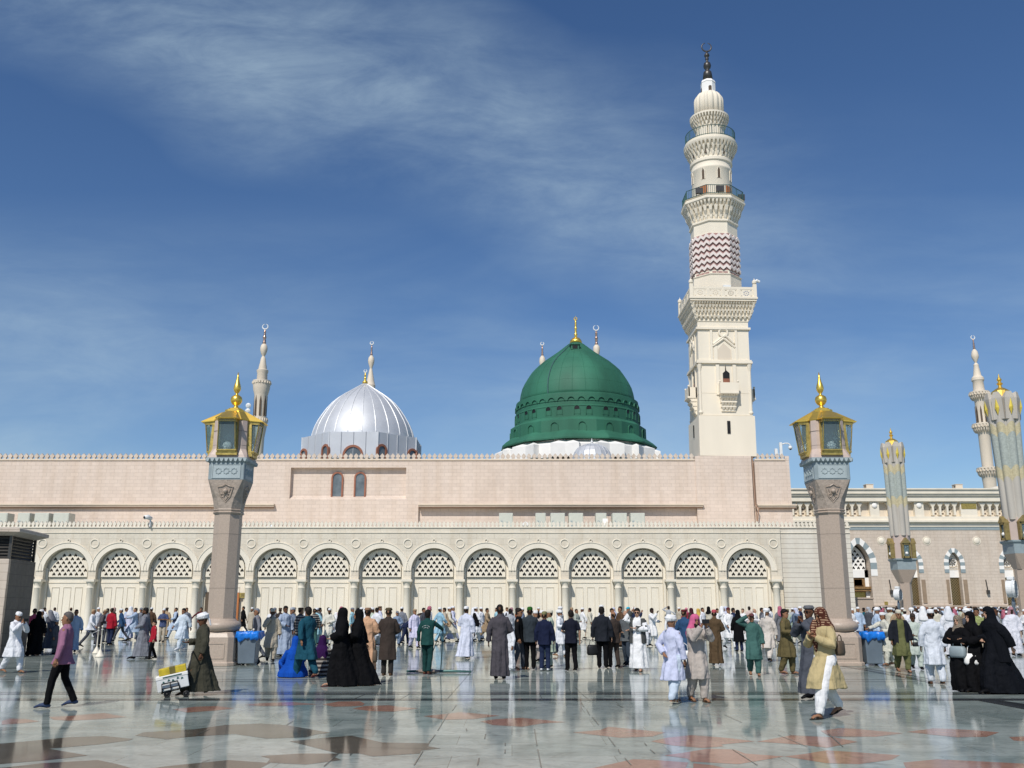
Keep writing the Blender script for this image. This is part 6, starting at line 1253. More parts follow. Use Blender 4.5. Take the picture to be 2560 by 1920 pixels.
def person(pos, label, h=1.72, ang=0, out='thobe', pose=(0., 'down', 'down'), head='cap', c1='w', c2=None, ch='ww', skin='m', lean=0., yaw=0, pitch=0, over=None, co=None, beard=False, feet='shoe', cf='bk', hair=(.015, .012, .01), m1='cloth', mh='cloth', glasses=False, group=None):
    v = .0105 if pos.y < 33 else (.0135 if pos.y < 45 else .018)
    r = T('person', label, 'person', (pos.x, pos.y, 0), R(ang), group); r.scale = (h / 1.745,) * 3
    def add(name, me, m, col): o = link(name, mm_(me, m), r); o.color = (*col, 1); return o
    c = lambda k: CO[k] if isinstance(k, str) else k
    add('body', body_mesh(pose, v, yaw, pitch, lean, out in ('thobe', 'wide', 'abaya')), 'skin', SK[skin]); ph = random.choice((0., 1.3, 2.6)) if v < .014 else 0.
    g, nm, low = TOP[out]; add(nm, garment(g, pose, v, lean, ph), m1, c(c1))
    if low: add('trousers', garment(low, pose, v, 0., 0.), 'cloth', c(c2 or c1))
    if over: add({'vest': 'vest', 'openjacket': 'jacket', 'openblazer': 'blazer'}[over], garment(over, pose, v, lean, 0.), 'cloth', c(co))
    if head in ('hair', 'short', 'bald'): add('hair', headwear(head, v, yaw, pitch, lean), 'hair', c(ch) if ch != 'ww' else hair)
    elif head:
        add({'cap': 'cap', 'pakol': 'cap', 'visor': 'cap', 'turban': 'turban', 'hijab': 'headscarf', 'veil': 'headscarf', 'chador': 'headscarf'}.get(head, 'headscarf'), headwear(head, v, yaw, pitch, lean), mh, c(ch))
        if head in ('cap', 'pakol', 'visor'): add('hair', headwear('bald', v, yaw, pitch, lean), 'hair', hair)
    if beard: add('beard', headwear('beard', v, yaw, pitch, lean), 'hair', hair if beard is True else (.35, .35, .35))
    if v < .014 and head != 'veil': add('eyes', headwear('eyes', v, yaw, pitch, lean), 'hair', (.012, .01, .01))
    if glasses: add('sunglasses', headwear('sunglasses', v, yaw, pitch, lean), 'hair', (.01, .01, .01))
    if feet and pos.y < 70:
        for s in (1, -1): add('shoe' if feet == 'shoe' else 'sandal', shoe_mesh(s, pose[0], feet), 'hair' if feet == 'shoe' else 'cloth', c(cf))
    ALL.append(r); return r
def local(r, p): s = r.scale[0]; return Vector(r.location) + Matrix.Rotation(r.rotation_euler.z, 3, 'Z') @ (Vector(p) * s)
def PP(crop, x, y): return ground(CR[crop] + x / 3.456, 1480 + y / 3.456)
ST = (0., 'down', 'down'); S3 = (.34, 'down', 'down'); WK = (.55, 'swb', 'swf'); W2 = (.75, 'swb', 'swf'); FR = (.15, 'front', 'front'); HD = (.2, 'hold', 'hold')
def P(crop, x, y, label, **k): return person(PP(crop, x, y), label, **k)
# --- left part
p_phone1 = P('a', 95, 700, 'man in white tunic and white cap holding a phone to his face', h=1.66, ang=70, out='kameez', pose=(.45, 'face', 'face'), c1='w', head='cap', skin='m', pitch=18, feet=None)
P('a', 262, 520, 'man in pink shirt behind the woman in black near the vent tower', h=1.72, ang=200, out='shirt', c1=(.55, .10, .18), c2='bk', head='short')
P('a', 300, 545, 'woman veiled in black standing right beside the vent tower', h=1.62, ang=180, out='abaya', c1='bk', head='veil', ch='bk')
P('a', 325, 500, 'man with white cap and tan shirt just behind the veiled woman', h=1.66, ang=120, out='kameez', c1='tan', head='cap')
P('a', 362, 385, 'man in white shirt and black trousers walking before the first arch', ang=150, out='shirt', pose=WK, c1='w', c2='bk', head='short')
P('a', 450, 372, 'man in plain white robe at the wall of the first arch', ang=200, c1='w', head='short')
P('a', 425, 505, 'dark robed man leaning forward behind the purple shirt man', h=1.66, ang=250, out='wide', pose=(.6, 'swb', 'front'), c1='dg', head='ghutra', ch='gy', lean=.22)
P('a', 462, 540, 'child in dark coat with black and white knitted cap', h=1.28, ang=90, out='coat', c1='dg', head='cap', ch='lg')
hero_purple = P('a', 505, 1000, 'grey haired man in purple shirt and black trousers striding left', h=1.72, ang=-80, out='shirt', pose=(.40, 'down', 'down'), c1='pu', c2='bk', head='short', ch=(.10, .09, .085), skin='m', yaw=-5, cf='jn')
P('a', 592, 372, 'bald man in cream robe close to the first arch column', ang=180, c1='cr', head='bald', skin='d')
p_strap = P('a', 625, 520, 'man in light blue robe with a dark strap over his chest', h=1.68, ang=20, c1='lb', head='short', pose=S3)
P('a', 765, 480, 'man in white shirt and dark trousers walking right past the rope stands', h=1.68, ang=95, out='shirt', pose=W2, c1='w', c2='dg', head='short', ch='tan', lean=.1)
P('a', 842, 455, 'stooping man in grey brown tunic behind the rope stands', h=1.66, ang=110, out='kameez', c1='gb', head='cap', ch='tan', lean=.3, pose=FR)
P('a', 828, 400, 'man in white robe and white cap behind the stooping man', ang=60, c1='w', head='cap')
P('a', 905, 440, 'man in dark grey suit left of the red jacket', h=1.7, ang=170, out='jacket', c1='gy', c2='dg', head='short')
P('a', 942, 458, 'man in bright red jacket and navy trousers seen from behind', h=1.72, ang=165, out='jacket', c1='rd', c2='nv', head='short', pose=(.1, 'front', 'down'))
P('a', 965, 400, 'man behind the red jacket with tan scarf raised on his head', ang=90, out='kameez', c1='br', head='ghutra', ch=(.40, .25, .22))
P('a', 1038, 428, 'man in dark blue shirt and white cap striding left', h=1.68, ang=-70, out='shirt', pose=W2, c1='bl', c2='dg', head='cap', lean=.12)
P('a', 1072, 408, 'man in pale blue robe behind the dark blue shirt man', ang=100, c1='lb', head='short', pose=S3)
P('a', 1108, 412, 'man in white head scarf and pale blue robe walking away', h=1.78, ang=175, c1='lav', head='ghutra', ch='w', pose=S3)
P('a', 1148, 425, 'man in pale blue tunic striding with one arm reaching left', h=1.72, ang=-60, out='kameez', pose=(.8, 'reach', 'swb'), c1='lb', head='short')
P('a', 1196, 420, 'man in dark blazer with grey flat cap over a grey robe', ang=20, c1='gy', head='visor', ch='gy', over='openblazer', co='dg')
P('a', 1248, 405, 'man in dark suit and black hat by the third arch', ang=150, out='jacket', c1='dg', c2='dg', head='hair')
P('a', 1290, 400, 'man in brown jacket and white skull cap facing the arcade', ang=185, out='jacket', c1='br', c2='br', head='cap')
P('a', 1222, 578, 'bearded man in grey robe walking left beside the boy in red', h=1.76, ang=-75, out='thobe', pose=(.55, 'front', 'swb'), c1='gy', head='hair', beard=True, skin='d')
P('a', 1310, 582, 'small boy in red sweater and black trousers', h=1.32, ang=-55, out='shirt', pose=(.3, 'down', 'down'), c1='rd', c2='bk', head='hair', skin='l')
P('a', 1395, 435, 'man in blue patterned shirt and khaki trousers with folded arms', h=1.68, ang=10, out='tee', pose=(.15, 'cross', 'cross'), c1=(.10, .14, .28), m1='clothcheck', c2='bg', head='cap')
P('a', 1425, 385, 'man with black hat and tan robe behind the patterned shirt', ang=170, c1='tan', head='pakol', ch='dbr')
P('a', 1502, 402, 'man in navy waistcoat over pale blue tunic walking left', ang=-70, out='kameez', pose=(.7, 'front', 'swb'), c1='lb', head='short', over='vest', co='nv')
P('a', 1562, 500, 'man in very pale blue tunic and trousers walking toward the camera', h=1.72, ang=-25, out='kameez', pose=WK, c1=(.60, .68, .76), head='hair', feet='shoe', cf='w')
P('a', 1595, 405, 'man in grey blue robe behind the pale blue walker', ang=30, c1='gy', head='short')
P('a', 1722, 372, 'man in maroon shirt with both arms held away from his sides', ang=10, out='shirt', pose=(.3, 'spread', 'spread'), c1='mar', c2='lg', head='hair')
hero_cart = P('a', 1715, 890, 'man in dark olive robe and white turban pushing a hand cart', h=1.66, ang=-62, out='wide', pose=(.62, 'down', 'hold'), c1='dol', head='turban', skin='d', pitch=12, cf='br')
P('a', 1790, 345, 'man in white robe half hidden by the left lamp shaft', h=1.2, ang=60, c1='w', head='cap')
P('a', 2090, 356, 'man in long black coat passing the orange door', h=1.78, ang=-75, out='coat', pose=(.6, 'down', 'swb'), c1='bk', c2='dg', head='hair', skin='m')
P('a', 2165, 380, 'bearded man in khaki jacket and white cap near the orange door', ang=-20, out='coat', c1='bg', c2='cr', head='cap', beard=True)
# --- left centre
P('b', 270, 586, 'grey haired man in dark waistcoat with grey sleeves behind the left bin', h=1.74, ang=-60, out='shirt', pose=(.6, 'down', 'down'), c1='gy', c2='gy', head='short', ch='gy', over='vest', co=(.03, .035, .05), lean=.06)
P('b', 398, 600, 'bearded man in beige tunic raising one hand to his face', h=1.72, ang=15, out='kameez', pose=(.3, 'down', 'cheek'), c1='bg', head='cap', ch='cr', beard='grey', skin='d')
P('b', 392, 470, 'man in white shirt behind the beige tunic', ang=-30, out='shirt', c1='w', c2='cr', head='hair')
P('b', 425, 420, 'man with grey checked head scarf behind the white shirt', ang=60, c1='gy', head='ghutra', ch='gy')
P('b', 472, 430, 'man in dark brown tunic and brown hat facing away', ang=180, out='kameez', c1='dbr', head='pakol', ch='br')
P('b', 512, 558, 'tall man in pale grey blue robe with white sleeves, leaning on his stride', h=1.82, ang=40, out='wide', c1=(.36, .43, .55), head='hair', skin='d', pose=(.3, 'down', 'front'))
P('b', 572, 540, 'man in steel blue robe and grey knitted cap', h=1.76, ang=-40, c1=(.16, .21, .29), head='cap', ch='lg')
P('b', 520, 415, 'man in lavender robe further back behind the pale blue robe', ang=100, c1='lav', head='cap')
P('b', 590, 420, 'man in tan tunic with wrapped beige scarf', ang=100, out='kameez', c1='tan', head='turban', ch='bg')
P('b', 645, 556, 'man in dark striped sweater and brown wool hat', h=1.76, ang=140, out='jacket', m1='clothstripe', c1=(.045, .05, .06), c2='nv', head='pakol', ch='br')
P('b', 768, 470, 'man in black and white striped shirt behind the phone caller', h=1.70, ang=200, out='shirt', m1='clothstripe', c1=(.02, .02, .025), c2='gn', head='short')
hero_phone = P('b', 700, 745, 'man in dark teal tunic and trousers talking on a phone', h=1.80, ang=-140, out='kameez', pose=(.62, 'swb', 'phone'), c1='tl', head='hair', skin='m', feet='sandal', cf='mar')
P('b', 700, 372, 'man in white shirt by the wall above the phone caller', ang=80, out='shirt', c1='w', c2='w', head='short')
P('b', 790, 452, 'man in cyan tunic with black waistcoat and white cap', h=1.72, ang=150, out='kameez', pose=WK, c1='cy', head='cap', over='vest', co='bk')
P('b', 818, 420, 'man in black robe just behind the cyan tunic', ang=120, out='coat', c1='dg', head='hair')
P('b', 900, 462, 'bearded man in cream robe and white cap facing the camera', h=1.7, ang=0, out='kameez', pose=(.4, 'front', 'swf'), c1=(.66, .64, .56), head='cap', skin='d', beard=True)
P('b', 892, 385, 'man in cream shirt behind the bearded cream robe', ang=170, out='shirt', c1='cr', head='hair', skin='x')
P('b', 960, 440, 'short figure in white robe left of the veiled women', h=1.5, ang=60, c1='ww', head='hijab', ch='ww')
P('b', 1003, 440, 'man with pink and white checked head scarf behind the veiled women', h=1.78, ang=180, c1='w', head='ghutra', ch='pk', mh='clothcheck')
hero_w1 = P('b', 1000, 812, 'veiled woman in flowing black, left of the pair', h=1.78, ang=-75, out='abaya', pose=(.5, 'front', 'down'), c1='bk', head='veil', ch='bk', skin='l', feet='sandal', cf='mar')
hero_w2 = P('b', 1140, 805, 'woman in black abaya with dark gold trimmed veil, right of the pair', h=1.74, ang=-80, out='abaya', pose=(.5, 'front', 'swb'), c1='bk', head='hijab', ch='bk', skin='m')
P('b', 1225, 730, 'man in peach tunic with brown rimmed cap behind the veiled women', h=1.78, ang=170, out='wide', pose=(.3, 'front', 'front'), c1='pe', head='pakol', ch=(.25, .15, .09), skin='d')
P('b', 1100, 420, 'man in bright blue and cyan shirt with grey cap', ang=80, out='shirt', c1='cy', c2='dg', head='visor', ch='gy')
P('b', 1148, 430, 'man in white robe next to the cyan shirt', ang=100, c1='w', head='short', skin='d')
P('b', 1178, 400, 'man in dark waistcoat and white cap in the white robed row', ang=-90, c1='w', head='cap', over='vest', co='dg')
P('b', 1215, 440, 'person in long white head covering and white robe', ang=90, c1='ww', head='ghutra', ch='ww', pose=WK)
P('b', 1272, 466, 'man in sage tunic with white embroidered cap', h=1.74, ang=120, out='kameez', pose=WK, c1='lgn', head='cap', skin='d')
P('b', 1312, 468, 'man in white tunic and grey trousers behind the sage tunic', h=1.74, ang=140, out='kameez', pose=WK, c1='w', c2='lg', head='short', skin='d')
P('b', 1340, 420, 'man in long white robe and brown cap walking right', h=1.80, ang=100, c1='lav', head='pakol', ch='br', pose=WK)
hero_brown = P('b', 1408, 730, 'broad man in charcoal brown coat seen from behind with feet apart', h=1.78, ang=178, out='coat', pose=(.08, 'front', 'front'), c1='dbr', c2=(.03, .028, .027), head='pakol', ch=(.09, .07, .04), cf='br')
P('b', 1490, 462, 'man in blue grey overall and grey cap', h=1.58, ang=20, out='kameez', c1=(.22, .29, .40), head='visor', ch='gy', pose=FR)
P('b', 1530, 432, 'man in grey blazer and white skull cap seen from behind', h=1.76, ang=170, out='jacket', c1='gy', c2='dg', head='cap')
P('b', 1560, 452, 'man in navy clothes bending down', h=1.74, ang=110, out='shirt', c1='nv', c2='nv', head='hair', lean=.95, pose=(.4, 'swf', 'swf'))
P('b', 1642, 486, 'man in lavender white tunic and tan cap turning his head', h=1.68, ang=40, out='kameez', pose=(.3, 'down', 'down'), c1=(.62, .60, .76), head='pakol', ch='tan', skin='m')
P('b', 1720, 430, 'man in dark suit left of the pink head scarf', ang=60, out='jacket', c1='dg', c2='dg', head='hair')
P('b', 1772, 430, 'man with pink checked head scarf behind the green uniform', h=1.8, ang=80, c1='w', head='ghutra', ch='pk', mh='clothcheck')
hero_clean = P('b', 1752, 712, 'cleaner in dark green uniform holding a long mop', h=1.72, ang=165, out='shirt', pose=(.2, 'down', 'reach'), c1='dgn', c2=(.012, .05, .048), head='hair', skin='d', feet='sandal', cf='mar')
P('b', 1862, 440, 'man in sky blue tunic walking beside the cleaner', h=1.74, ang=130, out='kameez', c1=(.30, .50, .62), head='cap', pose=WK)
P('b', 1900, 425, 'man in pale tan tunic beyond the sky blue tunic', ang=-80, out='kameez', c1='bg', head='hair')
P('b', 1945, 436, 'man in cream robe with open brown waistcoat and cap walking right', h=1.76, ang=85, out='kameez', pose=W2, c1='cr', head='cap', over='vest', co='tan')
P('b', 1975, 420, 'man in long lavender robe behind the cream robed walker', h=1.8, ang=80, c1='lav', head='cap', pose=WK)
P('b', 2090, 578, 'man in billowing white robe and white cap walking away', h=1.80, ang=155, out='wide', pose=(.5, 'hold', 'down'), c1=(.62, .65, .76), head='cap', skin='d')
# --- centre
P('c', 170, 432, 'man in white robe with black waistcoat right of the billowing robe', h=1.76, ang=120, out='kameez', pose=WK, c1='w', head='cap', over='vest', co='bk')
P('c', 150, 420, 'man in white scarf beside the black waistcoat', ang=100, c1='w', head='ghutra', ch='w')
P('c', 216, 412, 'dark skinned man in white robe and white cap standing still', h=1.74, ang=60, c1='w', head='cap', skin='d')
P('c', 268, 420, 'man in sand brown tunic making a long stride', h=1.70, ang=75, out='kameez', pose=(.95, 'swf', 'swf'), c1=(.33, .24, .15), head='hair', skin='m')
P('c', 350, 400, 'man in sky blue shirt behind the tall grey robe', ang=-80, out='kameez', c1='cy', head='hair')
P('c', 392, 410, 'man in dark tunic behind the tall grey robe', ang=60, out='kameez', c1='dg', head='hair')
P('c', 440, 380, 'man in white shirt and dark waistcoat near the arcade wall', ang=30, out='kameez', c1='w', head='cap', ch='br', over='vest', co='dg')
P('c', 480, 395, 'man with rose checked head scarf near the arcade wall', ang=90, out='coat', c1='dg', head='ghutra', ch='rose', mh='clothcheck')
hero_tall = P('c', 378, 758, 'tall man in plain grey brown robe seen from behind', h=1.86, ang=176, out='thobe', pose=(.1, 'down', 'front'), c1=(.075, .068, .078), head='short', skin='d')
P('c', 468, 500, 'man in light grey shirt right of the tall grey robe', h=1.70, ang=190, out='kameez', c1='lg', head='hair', skin='d')
P('c', 465, 682, 'person in white robe mostly hidden behind the tall grey robe', h=1.35, ang=-60, c1='w', head='cap', feet='shoe', cf='w')
P('c', 545, 672, 'man in black sweater and charcoal trousers looking right', h=1.76, ang=80, out='shirt', pose=(.22, 'down', 'down'), c1='bk', c2='dg', head='hair', feet='sandal', cf='br')
P('c', 640, 672, 'man in dark grey jacket and green skull cap seen from behind', h=1.79, ang=180, out='jacket', pose=(.2, 'front', 'front'), c1=(.035, .045, .055), c2='bk', head='cap', ch=(.03, .12, .02), skin='d')
P('c', 768, 682, 'man in navy sweater and olive cap with white soled shoes', h=1.66, ang=165, out='jacket', c1=(.012, .017, .045), c2='nv', head='cap', ch=(.20, .19, .09), cf='w')
P('c', 530, 450, 'man in rust brown shirt behind the black sweater', ang=100, out='kameez', c1=(.22, .08, .04), head='hair')
P('c', 572, 440, 'man in steel grey shirt near the green skull cap', ang=-90, out='kameez', c1=(.16, .2, .28), head='cap')
P('c', 648, 400, 'bald man in beige robe before the arcade', ang=180, c1='bg', head='bald')
P('c', 690, 600, 'man in checked cream shirt and white cap inside the standing group', h=1.66, ang=30, out='kameez', c1=(.55, .47, .43), head='cap')
P('c', 745, 590, 'man with white skull cap behind the navy sweater', h=1.66, ang=30, out='kameez', c1='bg', head='cap')
P('c', 812, 650, 'man in pale green tunic and cream cap facing right', h=1.70, ang=-100, out='kameez', c1='lgn', head='cap', ch='cr')
P('c', 715, 372, 'man in black shirt and white cap by the arcade wall', ang=30, out='shirt', c1='bk', head='cap')
p_stick = P('c', 900, 556, 'old man in white tunic with white turban and walking stick', h=1.66, ang=70, out='kameez', pose=(.35, 'front', 'hold'), c1='w', head='turban', beard='grey', feet='sandal', cf='tan')
P('c', 905, 425, 'man in white scarf and dark waistcoat behind the old man', h=1.76, ang=60, c1='w', head='turban', over='vest', co='nv')
P('c', 998, 684, 'man in black short sleeved shirt and black trousers', h=1.70, ang=190, out='tee', pose=(.2, 'front', 'down'), c1=(.012, .014, .025), c2='bk', head='hair', skin='l')
P('c', 1003, 400, 'man in tan shirt and cap before the arcade pier', ang=60, out='kameez', c1='bg', head='cap', ch='tan')
P('c', 1045, 430, 'man in sage grey tunic with folded hands', h=1.66, ang=60, out='kameez', pose=FR, c1=(.35, .38, .33), head='short', skin='m')
P('c', 1095, 395, 'man in white robe striding left near the arcade', h=1.7, ang=-80, out='kameez', pose=W2, c1='ww', head='cap', skin='d')
P('c', 1160, 404, 'man in cream robe with long dark hair stepping away', h=1.7, ang=-120, out='thobe', pose=WK, c1='cr', head='hair')
P('c', 1262, 395, 'bearded man in grey waistcoat with black banded white turban', h=1.84, ang=60, out='kameez', c1='w', head='turban', ch='ww', beard=True, over='vest', co='gy')
hero_suit = P('c', 1268, 662, 'man in black suit jacket carrying a dark bag', h=1.80, ang=172, out='jacket', pose=(.12, 'down', 'down'), c1=(.018, .021, .028), c2='bk', head='hair', skin='l')
P('c', 1368, 656, 'man in dark brown leather jacket beside the black suit', h=1.66, ang=200, out='jacket', pose=(.15, 'front', 'front'), c1='dbr', c2='dbr', head='bald', skin='m')
P('c', 1352, 440, 'man in white t-shirt behind the leather jacket', h=1.7, ang=50, out='tee', c1='ww', head='hair')
P('c', 1368, 372, 'man with lavender head scarf by the arcade wall', ang=0, c1='lav', head='ghutra', ch='lav')
P('c', 1425, 478, 'man in long chestnut brown tunic with hands folded', h=1.80, ang=-70, out='thobe', pose=FR, c1='br', head='short')
hero_jean = P('c', 1480, 634, 'bald man in grey jacket and jeans reading his phone', h=1.68, ang=-35, out='jacket', pose=(.2, 'hold', 'front'), c1=(.11, .12, .125), c2=(.045, .06, .08), head='bald', pitch=18, skin='l')
P('c', 1495, 440, 'man in grey hooded jacket and turquoise cap', h=1.76, ang=-60, out='jacket', c1='gy', c2='dg', head='visor', ch=(.02, .38, .52))
P('c', 1548, 450, 'man in navy jacket and white cap lifting a phone', h=1.74, ang=80, out='jacket', pose=(.1, 'photo', 'photo'), c1='nv', c2='dg', head='cap')
hero_sun = P('c', 1580, 684, 'man in white robe, open grey jacket and sunglasses raising a hand', h=1.76, ang=-18, out='wide', pose=(.35, 'cross', 'head'), c1='ww', head='hair', over='openjacket', co=(.075, .078, .075), glasses=True, skin='l', feet='sandal', cf='br')
P('c', 1642, 470, 'dark haired child in white clothes', h=1.18, ang=0, out='kameez', c1='w', head='hair', skin='d')
P('c', 1702, 468, 'dark skinned man in short white robe holding a phone up', h=1.72, ang=40, out='kameez', pose=(.2, 'hold', 'photo'), c1='ww', head='hair', skin='x')
P('c', 1845, 350, 'man in pale grey shirt with raised arms behind the turbaned man', h=1.8, ang=170, out='shirt', pose=(0., 'shade', 'spread'), c1='lg', c2='gy', head='hair')
P('c', 1935, 372, 'man in beige tunic and white cap right of the turbaned man', ang=-60, out='kameez', c1='bg', head='cap')
hero_turb = P('c', 1885, 962, 'man in pale lavender robe and white turban, one hand behind his back', h=1.63, ang=130, out='kameez', pose=(.28, 'back', 'down'), c1=(.56, .59, .76), c2=(.56, .64, .74), head='turban', skin='m', feet='sandal', cf='cr')
P('c', 1990, 660, 'man in dark blue tunic and maroon cap behind the pink scarf', h=1.72, ang=150, out='kameez', c1='bl', c2='bl', head='pakol', ch='mar', beard=True)
hero_pink = P('c', 2095, 950, 'man in pink head scarf and beige tunic taking a photo', h=1.66, ang=18, out='kameez', pose=(.2, 'photo', 'photo'), c1=(.45, .40, .36), head='ghutra', ch=(.60, .13, .26), beard=True, skin='m', feet='sandal', cf='br')
# --- right centre
P('d', 548, 380, 'woman in bright pink head scarf in the crowd', h=1.70, ang=0, out='abaya', c1='mg', head='hijab', ch='pk', skin='d')
P('d', 592, 410, 'woman in dark maroon head scarf next to the pink scarf', h=1.70, ang=60, out='abaya', c1='dbr', head='veil', ch=(.05, .012, .02))
P('d', 652, 400, 'woman in mustard yellow scarf', h=1.66, ang=100, out='abaya', c1='ye', head='veil', ch='ye')
P('d', 690, 410, 'man in white shirt right of the mustard scarf', ang=50, out='shirt', c1='w', head='short')
P('d', 742, 400, 'woman in long black head scarf and cream coat', h=1.78, ang=150, out='thobe', c1='cr', head='veil', ch='bk')
P('d', 800, 640, 'man in brown robe and red cap with white band', h=1.70, ang=165, out='thobe', pose=(.2, 'front', 'front'), c1=(.10, .065, .035), head='cap', ch=(.45, .08, .1), cf='w')
P('d', 818, 420, 'man in white cloth with black hair left of the maroon cap', h=1.68, ang=10, out='thobe', c1='ww', head='hair')
P('d', 862, 430, 'tall person in white head cloth and white robe', h=1.8, ang=100, c1='ww', head='ghutra', ch='ww', pose=WK)
P('d', 890, 400, 'man in pale scarf with grey beard behind the maroon cap', h=1.78, ang=-60, c1='lav', head='ghutra', ch='lav')
P('d', 918, 492, 'man in white tunic and trousers with maroon cap walking up', h=1.74, ang=20, out='kameez', pose=WK, c1='ww', head='cap', ch=(.10, .02, .025), feet='shoe')
P('d', 958, 440, 'man in navy jacket behind the white tunic', h=1.72, ang=90, out='jacket', c1='nv', c2='lb', head='hair')
P('d', 1000, 518, 'person in black cloak over dark blue trousers with a backpack', h=1.66, ang=180, out='coat', c1='bk', c2='nv', head='veil', ch='bk')
P('d', 1040, 425, 'dark haired man wrapped in white pilgrim cloth', h=1.68, ang=-40, out='thobe', pose=FR, c1='ww', head='short', skin='l')
P('d', 1142, 428, 'balding man wrapped in white pilgrim cloth', h=1.68, ang=60, out='wide', pose=FR, c1='ww', head='bald', ch='lg', skin='l')
P('d', 1094, 380, 'bearded man in pale pink shirt between the pilgrims', h=1.78, ang=180, out='shirt', c1=(.60, .48, .44), head='hair', skin='d')
hero_green = P('d', 1130, 722, 'man in dark green tunic shading his eyes with one hand', h=1.62, ang=-8, out='kameez', pose=(.34, 'down', 'shade'), c1='gn', head='visor', ch=(.14, .05, .06), skin='m', pitch=-8, feet='sandal', cf='br')
P('d', 1205, 420, 'man in dark grey shirt left of the cream turban', ang=60, out='kameez', c1='dg', head='hair')
P('d', 1243, 430, 'man in slate grey tunic behind the cream turban', ang=150, out='kameez', c1='gy', head='hair')
P('d', 1280, 420, 'dark skinned man in white robe behind the slate tunic', h=1.78, ang=60, c1='ww', head='hair', skin='x')
P('d', 1258, 602, 'man in cream tunic with pale turban walking right', h=1.72, ang=150, out='kameez', pose=(.62, 'swf', 'down'), c1=(.60, .545, .49), head='turban', skin='m', feet='shoe')
P('d', 1362, 440, 'man in grey cloak with pink checked head scarf', h=1.8, ang=200, out='wide', c1=(.16, .165, .18), head='ghutra', ch='pk', mh='clothcheck')
P('d', 1428, 440, 'man in sage shirt and olive cap behind the phone user', h=1.66, ang=180, out='kameez', c1='lgn', head='pakol', ch='ol')
hero_olive = P('d', 1420, 712, 'man in olive brown tunic and trousers holding a phone in front', h=1.74, ang=55, out='kameez', pose=(.22, 'hold', 'hold'), c1=(.125, .10, .045), head='hair', skin='m', feet='sandal', cf='dbr')
P('d', 1500, 450, 'man in navy waistcoat with blue sleeves left of the grey coat', h=1.72, ang=-70, out='kameez', pose=WK, c1=(.16, .21, .29), c2='cr', head='ghutra', ch='lav', over='vest', co=(.03, .045, .075))
P('d', 1540, 420, 'man in dark blue shirt and white cap beside the grey coat', h=1.78, ang=60, out='shirt', c1='nv', head='cap')
P('d', 1470, 400, 'man in grey robe holding his stride near the right pier', h=1.7, ang=200, out='thobe', c1='lg', head='cap')
hero_grey = P('d', 1648, 915, 'tall man in long grey coat and grey cap behind the checked scarf', h=1.84, ang=-60, out='wide', pose=(.5, 'face', 'face'), c1=(.075, .082, .10), head='pakol', ch=(.12, .125, .135), skin='d', glasses=True)
hero_khaki = P('d', 1770, 1085, 'man in mustard beige tunic, white trousers and brown checked scarf', h=1.80, ang=-60, out='kameez', pose=(.66, 'chest', 'chest'), c1='kh', c2='ww', head='keffiyeh', ch=(.085, .028, .018), mh='clothnet', pitch=14, skin='m', feet='sandal', cf=(.04, .035, .03))
# --- right
P('e', 748, 462, 'man in white robe with white cap right behind the right bin', h=1.70, ang=50, c1='ww', head='cap', pose=(.3, 'front', 'front'))
P('e', 800, 440, 'man in pale blue robe with dark strap near the granite kiosk', h=1.76, ang=0, c1='lb', head='cap')
P('e', 850, 420, 'man in teal shirt and black trousers near the granite kiosk', h=1.72, ang=120, out='shirt', c1=(.012, .10, .13), c2='bk', head='short')
P('e', 888, 430, 'bearded man in charcoal robe beside the granite kiosk', h=1.76, ang=-60, out='coat', c1='dg', head='ghutra', ch='lg', beard='grey')
P('e', 1050, 634, 'man in cream tunic and pale cap stooping left', h=1.62, ang=-80, out='kameez', pose=(.3, 'hold', 'reach'), c1=(.62, .61, .52), head='cap', lean=.15, feet='sandal', cf='br')
hero_blazer = P('e', 1172, 692, 'man in black blazer over olive tunic walking toward the camera', h=1.71, ang=-5, out='kameez', pose=(.35, 'down', 'down'), c1=(.13, .135, .055), head='cap', ch='cr', over='openblazer', co=(.014, .016, .022), skin='m', feet='sandal', cf='br', pitch=6)
P('e', 1140, 470, 'heavy man in tan brown robe behind the black blazer', h=1.74, ang=170, out='wide', c1='tan', head='short')
P('e', 1290, 668, 'man in pale green tunic and brown cap looking down', h=1.60, ang=-12, out='kameez', pose=(.35, 'hold', 'front'), c1=(.50, .56, .50), head='cap', ch='dbr', skin='d', pitch=16, feet='shoe')
hero_white = P('e', 1462, 798, 'broad man in white tunic and white cap seen from behind', h=1.74, ang=172, out='kameez', pose=(.25, 'down', 'down'), c1=(.66, .70, .76), head='cap', skin='d', feet='sandal', cf='br')
P('e', 1375, 560, 'man in white head scarf and white robe left of the broad man', h=1.80, ang=160, c1='ww', head='ghutra', ch='ww')
P('e', 1595, 562, 'man in long white robe and white head scarf seen from behind', h=1.80, ang=175, out='wide', c1=(.70, .71, .75), head='ghutra', ch=(.72, .73, .77))
P('e', 1480, 470, 'bearded man in cream robe with white cap beyond the broad man', h=1.74, ang=-20, out='wide', c1='cr', head='cap', skin='d', beard=True)
hero_w3 = P('e', 1700, 858, 'woman in black with beige leopard print head scarf, arms folded', h=1.62, ang=-50, out='abaya', pose=(.4, 'cross', 'cross'), c1='bk', head='hijab', ch=(.33, .28, .21), mh='clothcheck', skin='l', feet='shoe')
hero_w4 = P('e', 1810, 862, 'woman in black abaya and black hijab looking left', h=1.70, ang=-70, out='abaya', pose=(.5, 'front', 'front'), c1='bk', head='hijab', ch='bk', skin='l', feet='shoe')
hero_w5 = P('e', 2005, 875, 'woman in black chador striding left with a white handbag', h=1.80, ang=-78, out='abaya', pose=(.75, 'swb', 'front'), c1=(.005, .006, .009), head='chador', ch=(.005, .006, .009), skin='l', lean=.1, feet='shoe')
